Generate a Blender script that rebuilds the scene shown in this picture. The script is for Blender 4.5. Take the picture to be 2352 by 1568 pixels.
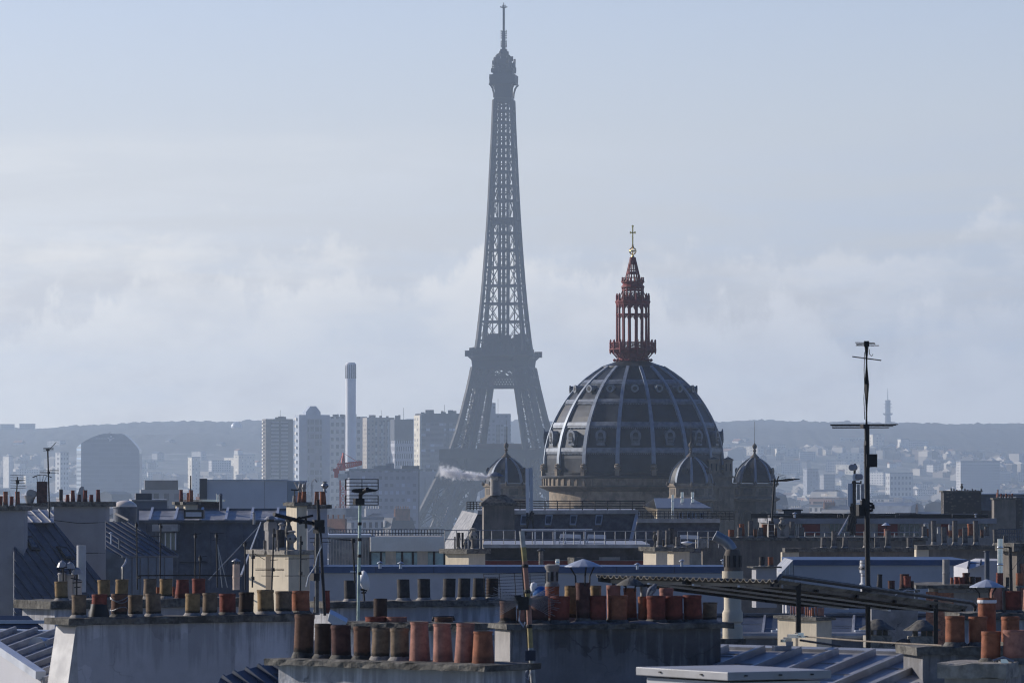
import bpy, math, random
from mathutils import Vector, Matrix
R = math.radians
random.seed(7)
scene = bpy.context.scene
col = scene.collection
for o in list(bpy.data.objects): bpy.data.objects.remove(o)

# ---------------------------------------------------------------- camera
CAMZ = 42.0
F = 11820.0            # focal length in pixels of the 2352 px wide survey grid
TILT = math.atan(326.0 / F)
cd = bpy.data.cameras.new('camera'); cam = bpy.data.objects.new('camera', cd); col.objects.link(cam)
cam.location = (0, 0, CAMZ); cam.rotation_euler = (math.pi / 2 + TILT, 0, 0)
cd.sensor_width = 36.0; cd.lens = 36.0 * F / 2352.0
cd.clip_start = 1.0; cd.clip_end = 60000.0
cd.dof.use_dof = True; cd.dof.focus_distance = 1500.0; cd.dof.aperture_fstop = 14.0
scene.camera = cam
scene.render.resolution_x = 1024; scene.render.resolution_y = 682
CT, ST = math.cos(TILT), math.sin(TILT)

def P(px, py, Y):
    """point at depth Y that the survey pixel (px, py) looks at"""
    u = (px - 1176.0) / F; v = (784.0 - py) / F
    dy = CT - v * ST; dz = ST + v * CT
    k = Y / dy
    return Vector((u * k, Y, CAMZ + dz * k))
def Zat(py, Y): return P(1176, py, Y).z
def Xat(px, Y): return P(px, 1110, Y).x

# ---------------------------------------------------------------- sun, sky, exposure
SUN_EL, SUN_AZ = 22.0, 65.0        # height, and degrees to the left of the view direction
sd = bpy.data.lights.new('sun', 'SUN'); sun = bpy.data.objects.new('sun', sd); col.objects.link(sun)
sd.energy = 4.8; sd.angle = R(0.53); sd.color = (1.0, 0.93, 0.85)
svec = Vector((-math.sin(R(SUN_AZ)) * math.cos(R(SUN_EL)), math.cos(R(SUN_AZ)) * math.cos(R(SUN_EL)), math.sin(R(SUN_EL))))
sun.rotation_euler = svec.to_track_quat('Z', 'Y').to_euler()
sun.location = svec * 900 + Vector((0, 0, 200))

world = bpy.data.worlds.new('World'); scene.world = world; world.use_nodes = True
nt = world.node_tree; nt.nodes.clear()
def N(t, typ, **kw):
    n = t.nodes.new(typ)
    for k, v in kw.items(): setattr(n, k, v)
    return n
def math_node(t, op, a, b=None, c=None, clamp=False):
    n = N(t, 'ShaderNodeMath', operation=op); n.use_clamp = clamp
    for i, x in enumerate((a, b, c)):
        if x is None: continue
        if isinstance(x, (int, float)): n.inputs[i].default_value = x
        else: t.links.new(x, n.inputs[i])
    return n.outputs[0]
def maprange(t, x, a, b, c=0.0, d=1.0, smooth=True):
    n = N(t, 'ShaderNodeMapRange'); n.interpolation_type = 'SMOOTHSTEP' if smooth else 'LINEAR'
    t.links.new(x, n.inputs[0])
    for i, v in enumerate((a, b, c, d)): n.inputs[i + 1].default_value = v
    return n.outputs[0]
def mixcol(t, f, a, b, blend='MIX'):
    n = N(t, 'ShaderNodeMix', data_type='RGBA', blend_type=blend)
    if isinstance(f, (int, float)): n.inputs[0].default_value = f
    else: t.links.new(f, n.inputs[0])
    for i, x in ((6, a), (7, b)):
        if isinstance(x, (tuple, list)): n.inputs[i].default_value = (*x[:3], 1)
        else: t.links.new(x, n.inputs[i])
    return n.outputs[2]

sky = N(nt, 'ShaderNodeTexSky', sky_type='NISHITA')
sky.sun_disc = False; sky.sun_elevation = R(SUN_EL); sky.sun_rotation = R(-SUN_AZ)
sky.altitude = 60; sky.air_density = 1.0; sky.dust_density = 0.6; sky.ozone_density = 2.0
tc = N(nt, 'ShaderNodeTexCoord')
sep = N(nt, 'ShaderNodeSeparateXYZ'); nt.links.new(tc.outputs['Generated'], sep.inputs[0])
el = math_node(nt, 'ARCSINE', sep.outputs[2])
az = math_node(nt, 'ARCTAN2', sep.outputs[0], sep.outputs[1])
def cloud_noise(sx, sz, off, detail, rough, dist=0.0):
    c = N(nt, 'ShaderNodeCombineXYZ')
    nt.links.new(math_node(nt, 'MULTIPLY_ADD', az, sx, off), c.inputs[0])
    nt.links.new(math_node(nt, 'MULTIPLY_ADD', el, sz, off * 1.7), c.inputs[1])
    n = N(nt, 'ShaderNodeTexNoise'); n.inputs['Scale'].default_value = 1.0
    n.inputs['Detail'].default_value = detail; n.inputs['Roughness'].default_value = rough; n.inputs['Distortion'].default_value = dist
    nt.links.new(c.outputs[0], n.inputs['Vector'])
    return n.outputs['Fac']
CLOUD_LINKS = {}
veil_edge = math_node(nt, 'MULTIPLY_ADD', cloud_noise(14, 8, 3.1, 4, .55), 0.018, 0.0605)
veil = maprange(nt, math_node(nt, 'SUBTRACT', veil_edge, el), -0.003, 0.008)
veil_tex = maprange(nt, cloud_noise(16, 110, 7.7, 6, .6, .4), .36, .66, .35, 1.0)
veil = math_node(nt, 'MULTIPLY', veil, veil_tex)
# heaped clouds under the veil: each bank has its own wavy top
heap_top = math_node(nt, 'MULTIPLY_ADD', cloud_noise(34, 16, 12.4, 7, .64), 0.085, -0.004)
heap = maprange(nt, math_node(nt, 'SUBTRACT', heap_top, el), -0.0008, 0.0055)
heap = math_node(nt, 'MULTIPLY', heap, maprange(nt, cloud_noise(40, 60, 21.0, 6, .6), .35, .62, .35, 1.0))
heap2_top = math_node(nt, 'MULTIPLY_ADD', cloud_noise(30, 22, 31.9, 7, .66), 0.07, 0.014)
heap2 = maprange(nt, math_node(nt, 'SUBTRACT', heap2_top, el), -0.0006, 0.0045)
heap2 = math_node(nt, 'MULTIPLY', heap2, maprange(nt, cloud_noise(34, 70, 41.0, 5, .6), .42, .66, .0, .8))
lowsky = maprange(nt, el, 0.06, 0.30, 1.0, 0.0)
SKY_TINT = mixcol(nt, 1.0, sky.outputs[0], mixcol(nt, lowsky, (0.66, 1.08, 1.95), (2.45, 2.12, 2.42)), 'MULTIPLY')
left = maprange(nt, az, -0.16, 0.14, 1.0, 0.0)
hi = maprange(nt, el, -0.02, 0.10)
c_veil = mixcol(nt, left, (9.6, 10.5, 11.8), (15.6, 15.4, 14.9))
c_heap = mixcol(nt, left, (15.4, 15.0, 14.6), (21.5, 20.0, 17.2))
s1 = mixcol(nt, veil, SKY_TINT, c_veil)
s2 = mixcol(nt, math_node(nt, 'MULTIPLY', heap2, .75), s1, c_heap)
s3 = mixcol(nt, math_node(nt, 'MULTIPLY', heap, .95), s2, c_heap)
bg = N(nt, 'ShaderNodeBackground'); bg.inputs[1].default_value = 0.06
# the sky is brightest on the sun's side and much darker behind the camera
side = mixcol(nt, maprange(nt, sep.outputs[1], -0.35, 0.95), (0.31, 0.44, 0.57), (1.0, 1.0, 1.0))
nt.links.new(mixcol(nt, 1.0, s3, side, 'MULTIPLY'), bg.inputs[0])
wo = N(nt, 'ShaderNodeOutputWorld'); nt.links.new(bg.outputs[0], wo.inputs[0])
world.cycles.sampling_method = 'AUTOMATIC'

scene.view_settings.view_transform = 'Standard'; scene.view_settings.look = 'None'
scene.view_settings.exposure = 0.0; scene.view_settings.gamma = 1.0
scene.cycles.max_bounces = 6; scene.cycles.diffuse_bounces = 3; scene.cycles.volume_bounces = 3
scene.cycles.use_denoising = True
scene.cycles.filter_width = 1.1

# ---------------------------------------------------------------- materials
MATS = {}
def material(name, base, rough=0.7, metal=0.0, var=0.12, scale=1.0, bump=0.0, bscale=20.0, alt=None, altw=0.5, altscale=0.6, streak=0.0, zst=1.0, spec=0.4, crack=0.0):
    """procedural paint/stone/metal: mottled base colour, optional second colour in patches, optional dirt runs from the top edge"""
    if name in MATS: return MATS[name]
    m = bpy.data.materials.new(name); m.use_nodes = True; t = m.node_tree; b = t.nodes['Principled BSDF']
    co = N(t, 'ShaderNodeTexCoord'); mp = N(t, 'ShaderNodeMapping'); t.links.new(co.outputs['Object'], mp.inputs[0])
    mp.inputs['Scale'].default_value = (scale, scale, scale * zst)
    n1 = N(t, 'ShaderNodeTexNoise'); n1.inputs['Scale'].default_value = 2.3; n1.inputs['Detail'].default_value = 6; n1.inputs['Roughness'].default_value = .62
    t.links.new(mp.outputs[0], n1.inputs['Vector'])
    lo = tuple(c * (1 - var * 1.6) for c in base); hi_ = tuple(min(1, c * (1 + var * 1.6)) for c in base)
    c = mixcol(t, maprange(t, n1.outputs['Fac'], .28, .72), lo, hi_)
    if alt:
        n2 = N(t, 'ShaderNodeTexNoise'); n2.inputs['Scale'].default_value = altscale; n2.inputs['Detail'].default_value = 7; n2.inputs['Roughness'].default_value = .68
        t.links.new(co.outputs['Object'], n2.inputs['Vector'])
        c = mixcol(t, maprange(t, n2.outputs['Fac'], .60 - altw * .25, .72 - altw * .18), c, alt)
    if streak:
        mp2 = N(t, 'ShaderNodeMapping'); mp2.inputs['Scale'].default_value = (4.5, 4.5, .35); t.links.new(co.outputs['Object'], mp2.inputs[0])
        n3 = N(t, 'ShaderNodeTexNoise'); n3.inputs['Scale'].default_value = 1.6; n3.inputs['Detail'].default_value = 5; n3.inputs['Roughness'].default_value = .6
        t.links.new(mp2.outputs[0], n3.inputs['Vector'])
        sg = N(t, 'ShaderNodeSeparateXYZ'); t.links.new(co.outputs['Generated'], sg.inputs[0])
        thr = math_node(t, 'ADD', n3.outputs['Fac'], maprange(t, sg.outputs[2], .55, 1.0, -.25, .20))
        f = math_node(t, 'MULTIPLY', maprange(t, thr, .56, .74), streak)
        c = mixcol(t, f, c, (0.035, 0.033, 0.03))
    if crack:
        nw = N(t, 'ShaderNodeTexNoise'); nw.inputs['Scale'].default_value = 3.0; nw.inputs['Detail'].default_value = 5; t.links.new(co.outputs['Object'], nw.inputs['Vector'])
        vm = N(t, 'ShaderNodeVectorMath', operation='MULTIPLY_ADD'); t.links.new(nw.outputs['Color'], vm.inputs[0]); vm.inputs[1].default_value = (.5, .5, .5); t.links.new(co.outputs['Object'], vm.inputs[2])
        vo = N(t, 'ShaderNodeTexVoronoi', feature='DISTANCE_TO_EDGE'); vo.inputs['Scale'].default_value = crack; t.links.new(vm.outputs[0], vo.inputs['Vector'])
        nk = N(t, 'ShaderNodeTexNoise'); nk.inputs['Scale'].default_value = .9; nk.inputs['Detail'].default_value = 3; t.links.new(co.outputs['Object'], nk.inputs['Vector'])
        f = math_node(t, 'MULTIPLY', maprange(t, vo.outputs['Distance'], .004, .016, 1, 0), maprange(t, nk.outputs['Fac'], .50, .60, 0, .75))
        c = mixcol(t, f, c, tuple(x * .25 for x in base))
        # patches where the render was made good in another mix
        vp = N(t, 'ShaderNodeTexVoronoi'); vp.inputs['Scale'].default_value = crack * .8; t.links.new(vm.outputs[0], vp.inputs['Vector']); sp_ = N(t, 'ShaderNodeSeparateXYZ'); t.links.new(vp.outputs['Color'], sp_.inputs[0])
        c = mixcol(t, maprange(t, sp_.outputs[0], .78, .80, 0, .55), c, tuple(x * .72 for x in base))
    t.links.new(c, b.inputs['Base Color'])
    b.inputs['Metallic'].default_value = metal
    b.inputs['Specular IOR Level'].default_value = spec
    t.links.new(maprange(t, n1.outputs['Fac'], .2, .8, max(.05, rough - .1), min(1, rough + .1)), b.inputs['Roughness'])
    if bump:
        nb = N(t, 'ShaderNodeTexNoise'); nb.inputs['Scale'].default_value = bscale; nb.inputs['Detail'].default_value = 5
        t.links.new(co.outputs['Object'], nb.inputs['Vector'])
        bp = N(t, 'ShaderNodeBump'); bp.inputs['Strength'].default_value = bump; bp.inputs['Distance'].default_value = .03
        t.links.new(nb.outputs['Fac'], bp.inputs['Height']); t.links.new(bp.outputs[0], b.inputs['Normal'])
    MATS[name] = m
    return m

def facade(name, wall, glass, wx, wz, fx=0.55, fz=0.5, light=None, rough=.55, skew=0.0):
    """wall with a grid of openings: wx, wz = spacing in metres, fx, fz = share of it that is window"""
    if name in MATS: return MATS[name]
    m = bpy.data.materials.new(name); m.use_nodes = True; t = m.node_tree; b = t.nodes['Principled BSDF']
    co = N(t, 'ShaderNodeTexCoord'); s = N(t, 'ShaderNodeSeparateXYZ'); t.links.new(co.outputs['Object'], s.inputs[0])
    h = math_node(t, 'MULTIPLY', math_node(t, 'ADD', s.outputs[0], s.outputs[1]), 1.0 / wx)
    v = math_node(t, 'MULTIPLY', s.outputs[2], 1.0 / wz)
    if skew: h = math_node(t, 'ADD', h, math_node(t, 'MULTIPLY', math_node(t, 'FLOOR', v), skew))
    fh = math_node(t, 'FRACT', h); fv = math_node(t, 'FRACT', v)
    a = math_node(t, 'LESS_THAN', math_node(t, 'ABSOLUTE', math_node(t, 'SUBTRACT', fh, .5)), fx / 2)
    c_ = math_node(t, 'LESS_THAN', math_node(t, 'ABSOLUTE', math_node(t, 'SUBTRACT', fv, .5)), fz / 2)
    mask = math_node(t, 'MULTIPLY', a, c_)
    cc = N(t, 'ShaderNodeCombineXYZ'); t.links.new(math_node(t, 'FLOOR', h), cc.inputs[0]); t.links.new(math_node(t, 'FLOOR', v), cc.inputs[1])
    wn = N(t, 'ShaderNodeTexWhiteNoise', noise_dimensions='3D'); t.links.new(cc.outputs[0], wn.inputs[0])
    gl = mixcol(t, maprange(t, wn.outputs[0], .45, 1.0), glass, light or tuple(min(1, g * 3 + .05) for g in glass))
    n1 = N(t, 'ShaderNodeTexNoise'); n1.inputs['Scale'].default_value = .15; n1.inputs['Detail'].default_value = 5
    t.links.new(co.outputs['Object'], n1.inputs['Vector'])
    wl = mixcol(t, n1.outputs['Fac'], tuple(c * .82 for c in wall), tuple(min(1, c * 1.15) for c in wall))
    t.links.new(mixcol(t, mask, wl, gl), b.inputs['Base Color'])
    b.inputs['Roughness'].default_value = rough; b.inputs['Specular IOR Level'].default_value = .3
    MATS[name] = m
    return m

# ---------------------------------------------------------------- mesh builder
class MB:
    def __init__(self): self.v = []; self.f = []
    def add(self, vs, fs):
        k = len(self.v); self.v += [tuple(p) for p in vs]; self.f += [tuple(i + k for i in f) for f in fs]; return self
    def box(self, c, s, rz=0.0):
        a, b, h = s[0] / 2, s[1] / 2, s[2] / 2; ca, sa = math.cos(rz), math.sin(rz)
        vs = [(c[0] + x * ca - y * sa, c[1] + x * sa + y * ca, c[2] + z) for z in (-h, h) for x, y in ((-a, -b), (a, -b), (a, b), (-a, b))]
        return self.add(vs, [(3, 2, 1, 0), (4, 5, 6, 7), (0, 1, 5, 4), (1, 2, 6, 5), (2, 3, 7, 6), (3, 0, 4, 7)])
    def bar(self, p, q, w, d=None):
        """square bar from p to q"""
        p, q = Vector(p), Vector(q); d = d or w; t = (q - p)
        if t.length < 1e-6: return self
        t.normalize(); u = t.cross(Vector((0, 0, 1)))
        if u.length < 1e-3: u = Vector((1, 0, 0))
        u.normalize(); n = u.cross(t); u = u * (w / 2); n = n * (d / 2)
        vs = [e + s1 * u + s2 * n for e in (p, q) for s1, s2 in ((-1, -1), (1, -1), (1, 1), (-1, 1))]
        return self.add(vs, [(3, 2, 1, 0), (4, 5, 6, 7), (0, 1, 5, 4), (1, 2, 6, 5), (2, 3, 7, 6), (3, 0, 4, 7)])
    def tube(self, pts, r, n=8, r1=None):
        pts = [Vector(p) for p in pts]; m = len(pts); rings = []
        for i, p in enumerate(pts):
            t = (pts[min(i + 1, m - 1)] - pts[max(i - 1, 0)]).normalized()
            u = t.cross(Vector((0, 0, 1)))
            if u.length < 1e-3: u = Vector((1, 0, 0))
            u.normalize(); w = u.cross(t)
            rr = r if r1 is None else r + (r1 - r) * i / (m - 1)
            rings.append([p + rr * (math.cos(2 * math.pi * k / n) * u + math.sin(2 * math.pi * k / n) * w) for k in range(n)])
        vs = [q for g in rings for q in g]
        fs = [(i * n + k, i * n + (k + 1) % n, (i + 1) * n + (k + 1) % n, (i + 1) * n + k) for i in range(m - 1) for k in range(n)]
        fs += [tuple(range(n - 1, -1, -1)), tuple((m - 1) * n + k for k in range(n))]
        return self.add(vs, fs)
    def lathe(self, c, prof, n=24, a0=0.0, cap=True, jit=0.0):
        """profile [(radius, z)] from bottom to top about the vertical through c"""
        vs = []
        for r, z in prof:
            for k in range(n):
                a = a0 + 2 * math.pi * k / n
                j = 1 + random.uniform(-jit, jit)
                vs.append((c[0] + r * j * math.cos(a), c[1] + r * j * math.sin(a), c[2] + z))
        m = len(prof)
        fs = [(i * n + k, i * n + (k + 1) % n, (i + 1) * n + (k + 1) % n, (i + 1) * n + k) for i in range(m - 1) for k in range(n)]
        if cap: fs += [tuple(range(n - 1, -1, -1)), tuple((m - 1) * n + k for k in range(n))]
        return self.add(vs, fs)
    def prism(self, pts, ext):
        """flat outline pts (world points, in order) pushed along the vector ext"""
        pts = [Vector(p) for p in pts]; e = Vector(ext); n = len(pts)
        return self.add(pts + [p + e for p in pts], [tuple(range(n)), tuple(range(2 * n - 1, n - 1, -1))] + [(i, i + n, (i + 1) % n + n, (i + 1) % n) for i in range(n)])
    def quad(self, a, b, c, d, th=0.0, nrm=None):
        a, b, c, d = map(Vector, (a, b, c, d))
        n = (b - a).cross(d - a).normalized() if nrm is None else Vector(nrm)
        return self.prism([a, b, c, d], -n * (th or .05))
    def build(self, name, mat, parent=None, smooth=False, ang=35):
        me = bpy.data.meshes.new(name); off = Vector((0, 0, 0))
        if parent is not None:
            q = parent
            while q is not None: off += q.location; q = q.parent
        me.from_pydata([Vector(p) - off for p in self.v], [], self.f)
        me.validate(); me.update()
        bm = bmesh_fix(me)
        me.materials.append(mat)
        if smooth:
            me.polygons.foreach_set('use_smooth', [True] * len(me.polygons)); me.set_sharp_from_angle(angle=R(ang))
        o = bpy.data.objects.new(name, me); col.objects.link(o)
        if parent is not None: o.parent = parent
        return o
import bmesh
def bmesh_fix(me):
    bm = bmesh.new(); bm.from_mesh(me); bmesh.ops.recalc_face_normals(bm, faces=bm.faces); bm.to_mesh(me); bm.free()

def tag(o, label=None, cat=None, group=None, kind=None):
    if label: o['label'] = label
    if cat: o['category'] = cat
    if group: o['group'] = group
    if kind: o['kind'] = kind
    return o
def thing(name, label, cat, loc, group=None):
    o = bpy.data.objects.new(name, None); col.objects.link(o); o.location = loc; o.empty_display_size = .2
    return tag(o, label, cat, group)

M = dict(
  iron=material('tower_iron', (.050, .050, .054), .7, .0, .1, .05),
  lead=material('lead_sheet', (.026, .031, .040), .46, .1, .3, .25, bump=.25, bscale=1.2, alt=(.038, .036, .036), altw=.45, altscale=.22, spec=.3),
  band=material('lead_band', (.17, .19, .22), .5, .3, .25, .6),
  rib=material('grey_lead_rib', (.28, .315, .36), .6, .35, .15, .6),
  red=material('red_paint', (.20, .028, .026), .6, .0, .2, .8),
  gold=material('gilding', (.75, .52, .16), .28, 1.0, .1, 1),
  stone=material('limestone', (.25, .20, .145), .85, 0, .2, .5, alt=(.14, .115, .09), altw=.4, altscale=.5),
  darkstone=material('sooty_limestone', (.13, .11, .09), .85, 0, .2, .5, alt=(.07, .06, .05), altw=.5, altscale=.5),
  dark=material('dark_opening', (.015, .015, .017), .6, 0, .1),
  zinc=material('zinc_sheet', (.37, .365, .36), .45, .2, .16, .7, bump=.08, bscale=3, alt=(.27, .265, .265), altw=.6, altscale=1.1),
  zinclight=material('new_zinc', (.44, .47, .52), .42, .25, .08, .7),
  zincblue=material('blue_grey_zinc', (.070, .085, .115), .5, .1, .25, .6, alt=(.045, .055, .076), altw=.5, altscale=.4),
  slate=material('slate_roof', (.085, .085, .092), .55, .0, .25, 1.5, bump=.3, bscale=6, alt=(.055, .055, .06), altw=.5, altscale=.8),
  white=material('white_render', (.62, .62, .62), .9, 0, .06, .4, alt=(.50, .50, .51), altw=.5, altscale=.35, streak=.22, bump=.15, bscale=30),
  bluewhite=material('weathered_white_render', (.50, .50, .52), .92, 0, .10, .5, alt=(.36, .36, .38), altw=.55, altscale=.6, streak=.45, bump=.35, bscale=18, crack=1.1),
  wallw=material('blue_white_terrace_render', (.46, .46, .48), .92, 0, .06, .15, alt=(.38, .38, .40), altw=.5, altscale=.25),
  lilac=material('lilac_grey_render', (.33, .325, .34), .92, 0, .07, .25, alt=(.26, .255, .265), altw=.5, altscale=.3, bump=.2, bscale=8),
  cream=material('cream_render', (.60, .52, .39), .9, 0, .08, .5, alt=(.48, .41, .31), altw=.4, altscale=.5, streak=.12, bump=.2, bscale=25),
  grey=material('grey_render', (.25, .245, .25), .92, 0, .16, .9, alt=(.16, .158, .16), altw=.6, altscale=.9, streak=.6, bump=.4, bscale=14, crack=1.3),
  greyl=material('light_grey_render', (.33, .31, .29), .92, 0, .12, .7, alt=(.24, .225, .21), altw=.5, altscale=.6, streak=.2, bump=.3, bscale=14, crack=.8),
  taupe=material('taupe_render', (.20, .175, .15), .92, 0, .14, .7, alt=(.135, .12, .105), altw=.5, altscale=.6, streak=.22, bump=.3, bscale=14),
  cap=material('weathered_concrete', (.15, .14, .12), .95, 0, .28, 3, bump=.8, bscale=12, alt=(.055, .052, .045), altw=.6, altscale=3.5),
  capl=material('pale_concrete', (.30, .275, .235), .95, 0, .22, 3, bump=.6, bscale=12, alt=(.14, .13, .115), altw=.4, altscale=3),
  mortar=material('mortar_flaunching', (.27, .25, .225), .95, 0, .2, 5, bump=.5, bscale=15),
  black=material('black_steel', (.016, .016, .018), .5, .3, .2, 3),
  alu=material('aluminium_tube', (.34, .34, .34), .45, .6, .1, 2),
  steel=material('polished_steel_flue', (.62, .62, .62), .18, 1.0, .06, 2),
  brick=material('red_brick', (.30, .13, .08), .9, 0, .3, 4, alt=(.38, .25, .17), altw=.4, altscale=4),
  redpanel=material('dark_red_panel', (.16, .03, .025), .7, 0, .15, .7),
  glassdark=material('dark_glass', (.03, .04, .05), .08, 0, .1, .5, spec=.8),
  bluefascia=material('blue_fascia', (.045, .085, .18), .5, .2, .12, .5),
  plastic=material('white_fibreglass', (.72, .72, .72), .4, 0, .04, 1),
)
# ================================================================ ground, hills, forest, haze
def lerp_table(tab, x):
    if x <= tab[0][0]: return tab[0][1]
    for (a, b), (c, d) in zip(tab, tab[1:]):
        if x <= c: return b + (d - b) * (x - a) / (c - a)
    return tab[-1][1]
from mathutils import noise as mnoise
def fbm(x, y, z=0.0, o=4): return mnoise.fractal(Vector((x, y, z)), 1.0, 2.0, o)

m = MB(); m.add([(-1900, -40, 0), (1900, -40, 0), (1900, 12500, 0), (-1900, 12500, 0)], [(0, 1, 2, 3)])
g = m.build('ground', material('city_ground', (.16, .155, .15), .95, 0, .3, .01, alt=(.07, .085, .05), altw=.5, altscale=.004))
tag(g, kind='structure')

RIDGE = [(-300, 985), (0, 984), (80, 980), (180, 973), (330, 968), (470, 964), (600, 963), (760, 960), (1000, 958), (1200, 964), (1440, 966), (1660, 965), (1760, 963), (1900, 966), (2040, 966), (2200, 968), (2352, 970), (2700, 974)]
YR, YF = 8600.0, 5000.0
def hill_h(x, y):
    px = 1176 + x / max(y, 5000) * F
    top = Zat(lerp_table(RIDGE, px), YR) - 9
    t = min(1, max(0, (y - YF) / (YR - YF)))
    h = top * (0.35 * t + 0.65 * t * t * (3 - 2 * t)) + 16 * fbm(x * .0016, y * .0016, 3) * math.sin(math.pi * t) 
    if y > YR: h = top * max(0, 1 - (y - YR) / 3200.0)
    return max(h, .3 * t) - (1.5 if t == 0 else 0)
def grid(xs, ys, fn):
    v = [(x, y, fn(x, y)) for y in ys for x in xs]; n = len(xs)
    return v, [(j * n + i, j * n + i + 1, (j + 1) * n + i + 1, (j + 1) * n + i) for j in range(len(ys) - 1) for i in range(n - 1)]
m = MB(); m.add(*grid([-1850 + 37 * i for i in range(101)], [4950 + 80 * j for j in range(86)], hill_h))
h = m.build('hills', material('hillside_scrub', (.05, .055, .045), .95, 0, .45, .02, alt=(.21, .19, .17), altw=.5, altscale=.02), smooth=True, ang=80)
tag(h, kind='structure')
def wood_h(x, y):
    b = abs(fbm(x * .05, y * .011, 1, 5)); c = fbm(x * .006, y * .004, 9, 3)
    e = (y - 7000 - 240 * fbm(x * .003, 0, 4)) / 90
    return hill_h(x, y) + max(-4, min(1, e) * (5 + 6.5 * b + 3.5 * c))
m = MB(); m.add(*grid([-1500 + 5.0 * i for i in range(601)], [6900 + 75 * j for j in range(24)] + [8700, 8900], wood_h))
w = m.build('wooded_hilltop', material('bare_winter_wood', (.05, .045, .038), .95, 0, .5, .03), smooth=True, ang=70)
tag(w, kind='stuff')

m = MB(); m.box((0, 6250, 175), (3900, 12700, 356))
hz = m.build('haze', MATS['dark_opening']); tag(hz, kind='stuff')
hm = bpy.data.materials.new('haze_air'); hm.use_nodes = True; ht = hm.node_tree; ht.nodes.clear()
pv = N(ht, 'ShaderNodeVolumePrincipled'); pv.inputs['Color'].default_value = (.70, .85, 1.0, 1); pv.inputs['Density'].default_value = 1.15e-4; pv.inputs['Anisotropy'].default_value = .35
ho = N(ht, 'ShaderNodeOutputMaterial'); ht.links.new(pv.outputs[0], ho.inputs['Volume'])
hz.data.materials.clear(); hz.data.materials.append(hm)

# ================================================================ iron lattice tower
TY = 3000.0; TX = Xat(1157, TY); TK = TY / F; TROT = R(-8)
tower = thing('lattice_tower', 'very tall grey iron lattice tower with splayed legs rising through haze behind the city', 'tower', (TX, TY, 0))
def tz(py): return Zat(py, TY)
HO = [(230, 23), (300, 25.5), (366, 28.7), (480, 34), (560, 39), (640, 44.8), (700, 50), (760, 56.5), (806, 62), (845, 71.5), (883, 79), (930, 90.5), (964, 99), (1001, 110), (1030, 120), (1095, 149), (1160, 182), (1240, 222), (1310, 260)]
def ho_(py): return lerp_table(HO, py) / 1.13 * TK
def hi_(py): return lerp_table([(845, 33), (888, 38), (1030, 62), (1095, 78), (1160, 96), (1240, 118), (1310, 140)], py) * TK
cr, sr = math.cos(TROT), math.sin(TROT)
def TT(x, y, z): return Vector((TX + x * cr - y * sr, TY + x * sr + y * cr, z))
def xpanel(m, a, b, c, d, w, dbl=0.0):
    """X of two bars in the quad a b (bottom) c d (top: c above b)"""
    m.bar(a, c, w); m.bar(b, d, w)
    if dbl:
        o = (Vector(d) - Vector(a)).normalized() * dbl
        m.bar(Vector(a) + o, Vector(c) + o * .0 + (Vector(d) - Vector(c)).normalized() * dbl, w * .7)
# four legs up to the second platform
levels = [1290, 1210, 1145, 1085, 1030, 994, 960, 926, 892, 867, 845]
for sx in (-1, 1):
    for sy in (-1, 1):
        m = MB(); pr = None
        for k, py in enumerate(levels):
            a, b, z = ho_(py), hi_(py), max(tz(py), 0.5)
            c4 = [TT(sx * a, sy * a, z), TT(sx * b, sy * a, z), TT(sx * b, sy * b, z), TT(sx * a, sy * b, z)]
            if pr:
                wp = 2.3 if py > 1030 else 1.9
                for i in range(4):
                    j = (i + 1) % 4
                    m.bar(pr[i], c4[i], wp)
                    m.bar(c4[i], c4[j], .7)
                    xpanel(m, pr[i], pr[j], c4[j], c4[i], .62)
                    mid0 = (pr[i] + pr[j]) / 2; mid1 = (c4[i] + c4[j]) / 2; l_ = (pr[i] + c4[i]) / 2; r_ = (pr[j] + c4[j]) / 2
                    for p_, q_ in ((mid0, l_), (mid1, r_), (l_, r_)): m.bar(p_, q_, .3)
                    # lift track and stair inside the leg
                m.bar((pr[0] + pr[2]) / 2, (c4[0] + c4[2]) / 2, 1.0)
            pr = c4
        for i in range(4): pass
        m.build('leg', M['iron'], tower)
def ring(m, py0, py1, h0, h1, wall=None):
    """square frustum between two heights, half widths in metres"""
    z0, z1 = tz(py0), tz(py1)
    vs = [TT(x * h, y * h, z) for z, h in ((z0, h0), (z1, h1)) for x, y in ((-1, -1), (1, -1), (1, 1), (-1, 1))]
    m.add(vs, [(3, 2, 1, 0), (4, 5, 6, 7), (0, 1, 5, 4), (1, 2, 6, 5), (2, 3, 7, 6), (3, 0, 4, 7)])
def hollow_ring(m, py0, py1, ho0, ho1, t=8.0):
    z0, z1 = tz(py0), tz(py1)
    for i in range(4):
        p = [(-1, -1), (1, -1), (1, 1), (-1, 1)][i]; q = [(-1, -1), (1, -1), (1, 1), (-1, 1)][(i + 1) % 4]
        vs = [TT(e[0] * h, e[1] * h, z) for z, h, h2 in ((z0, ho0, ho0 - t), (z1, ho1, ho1 - t)) for e in (p, q) for h in (h, h2)]
        m.add(vs, [(0, 2, 6, 4), (1, 5, 7, 3), (4, 6, 7, 5), (0, 1, 3, 2), (0, 4, 5, 1), (2, 3, 7, 6)])
k113 = TK / 1.13
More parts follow.
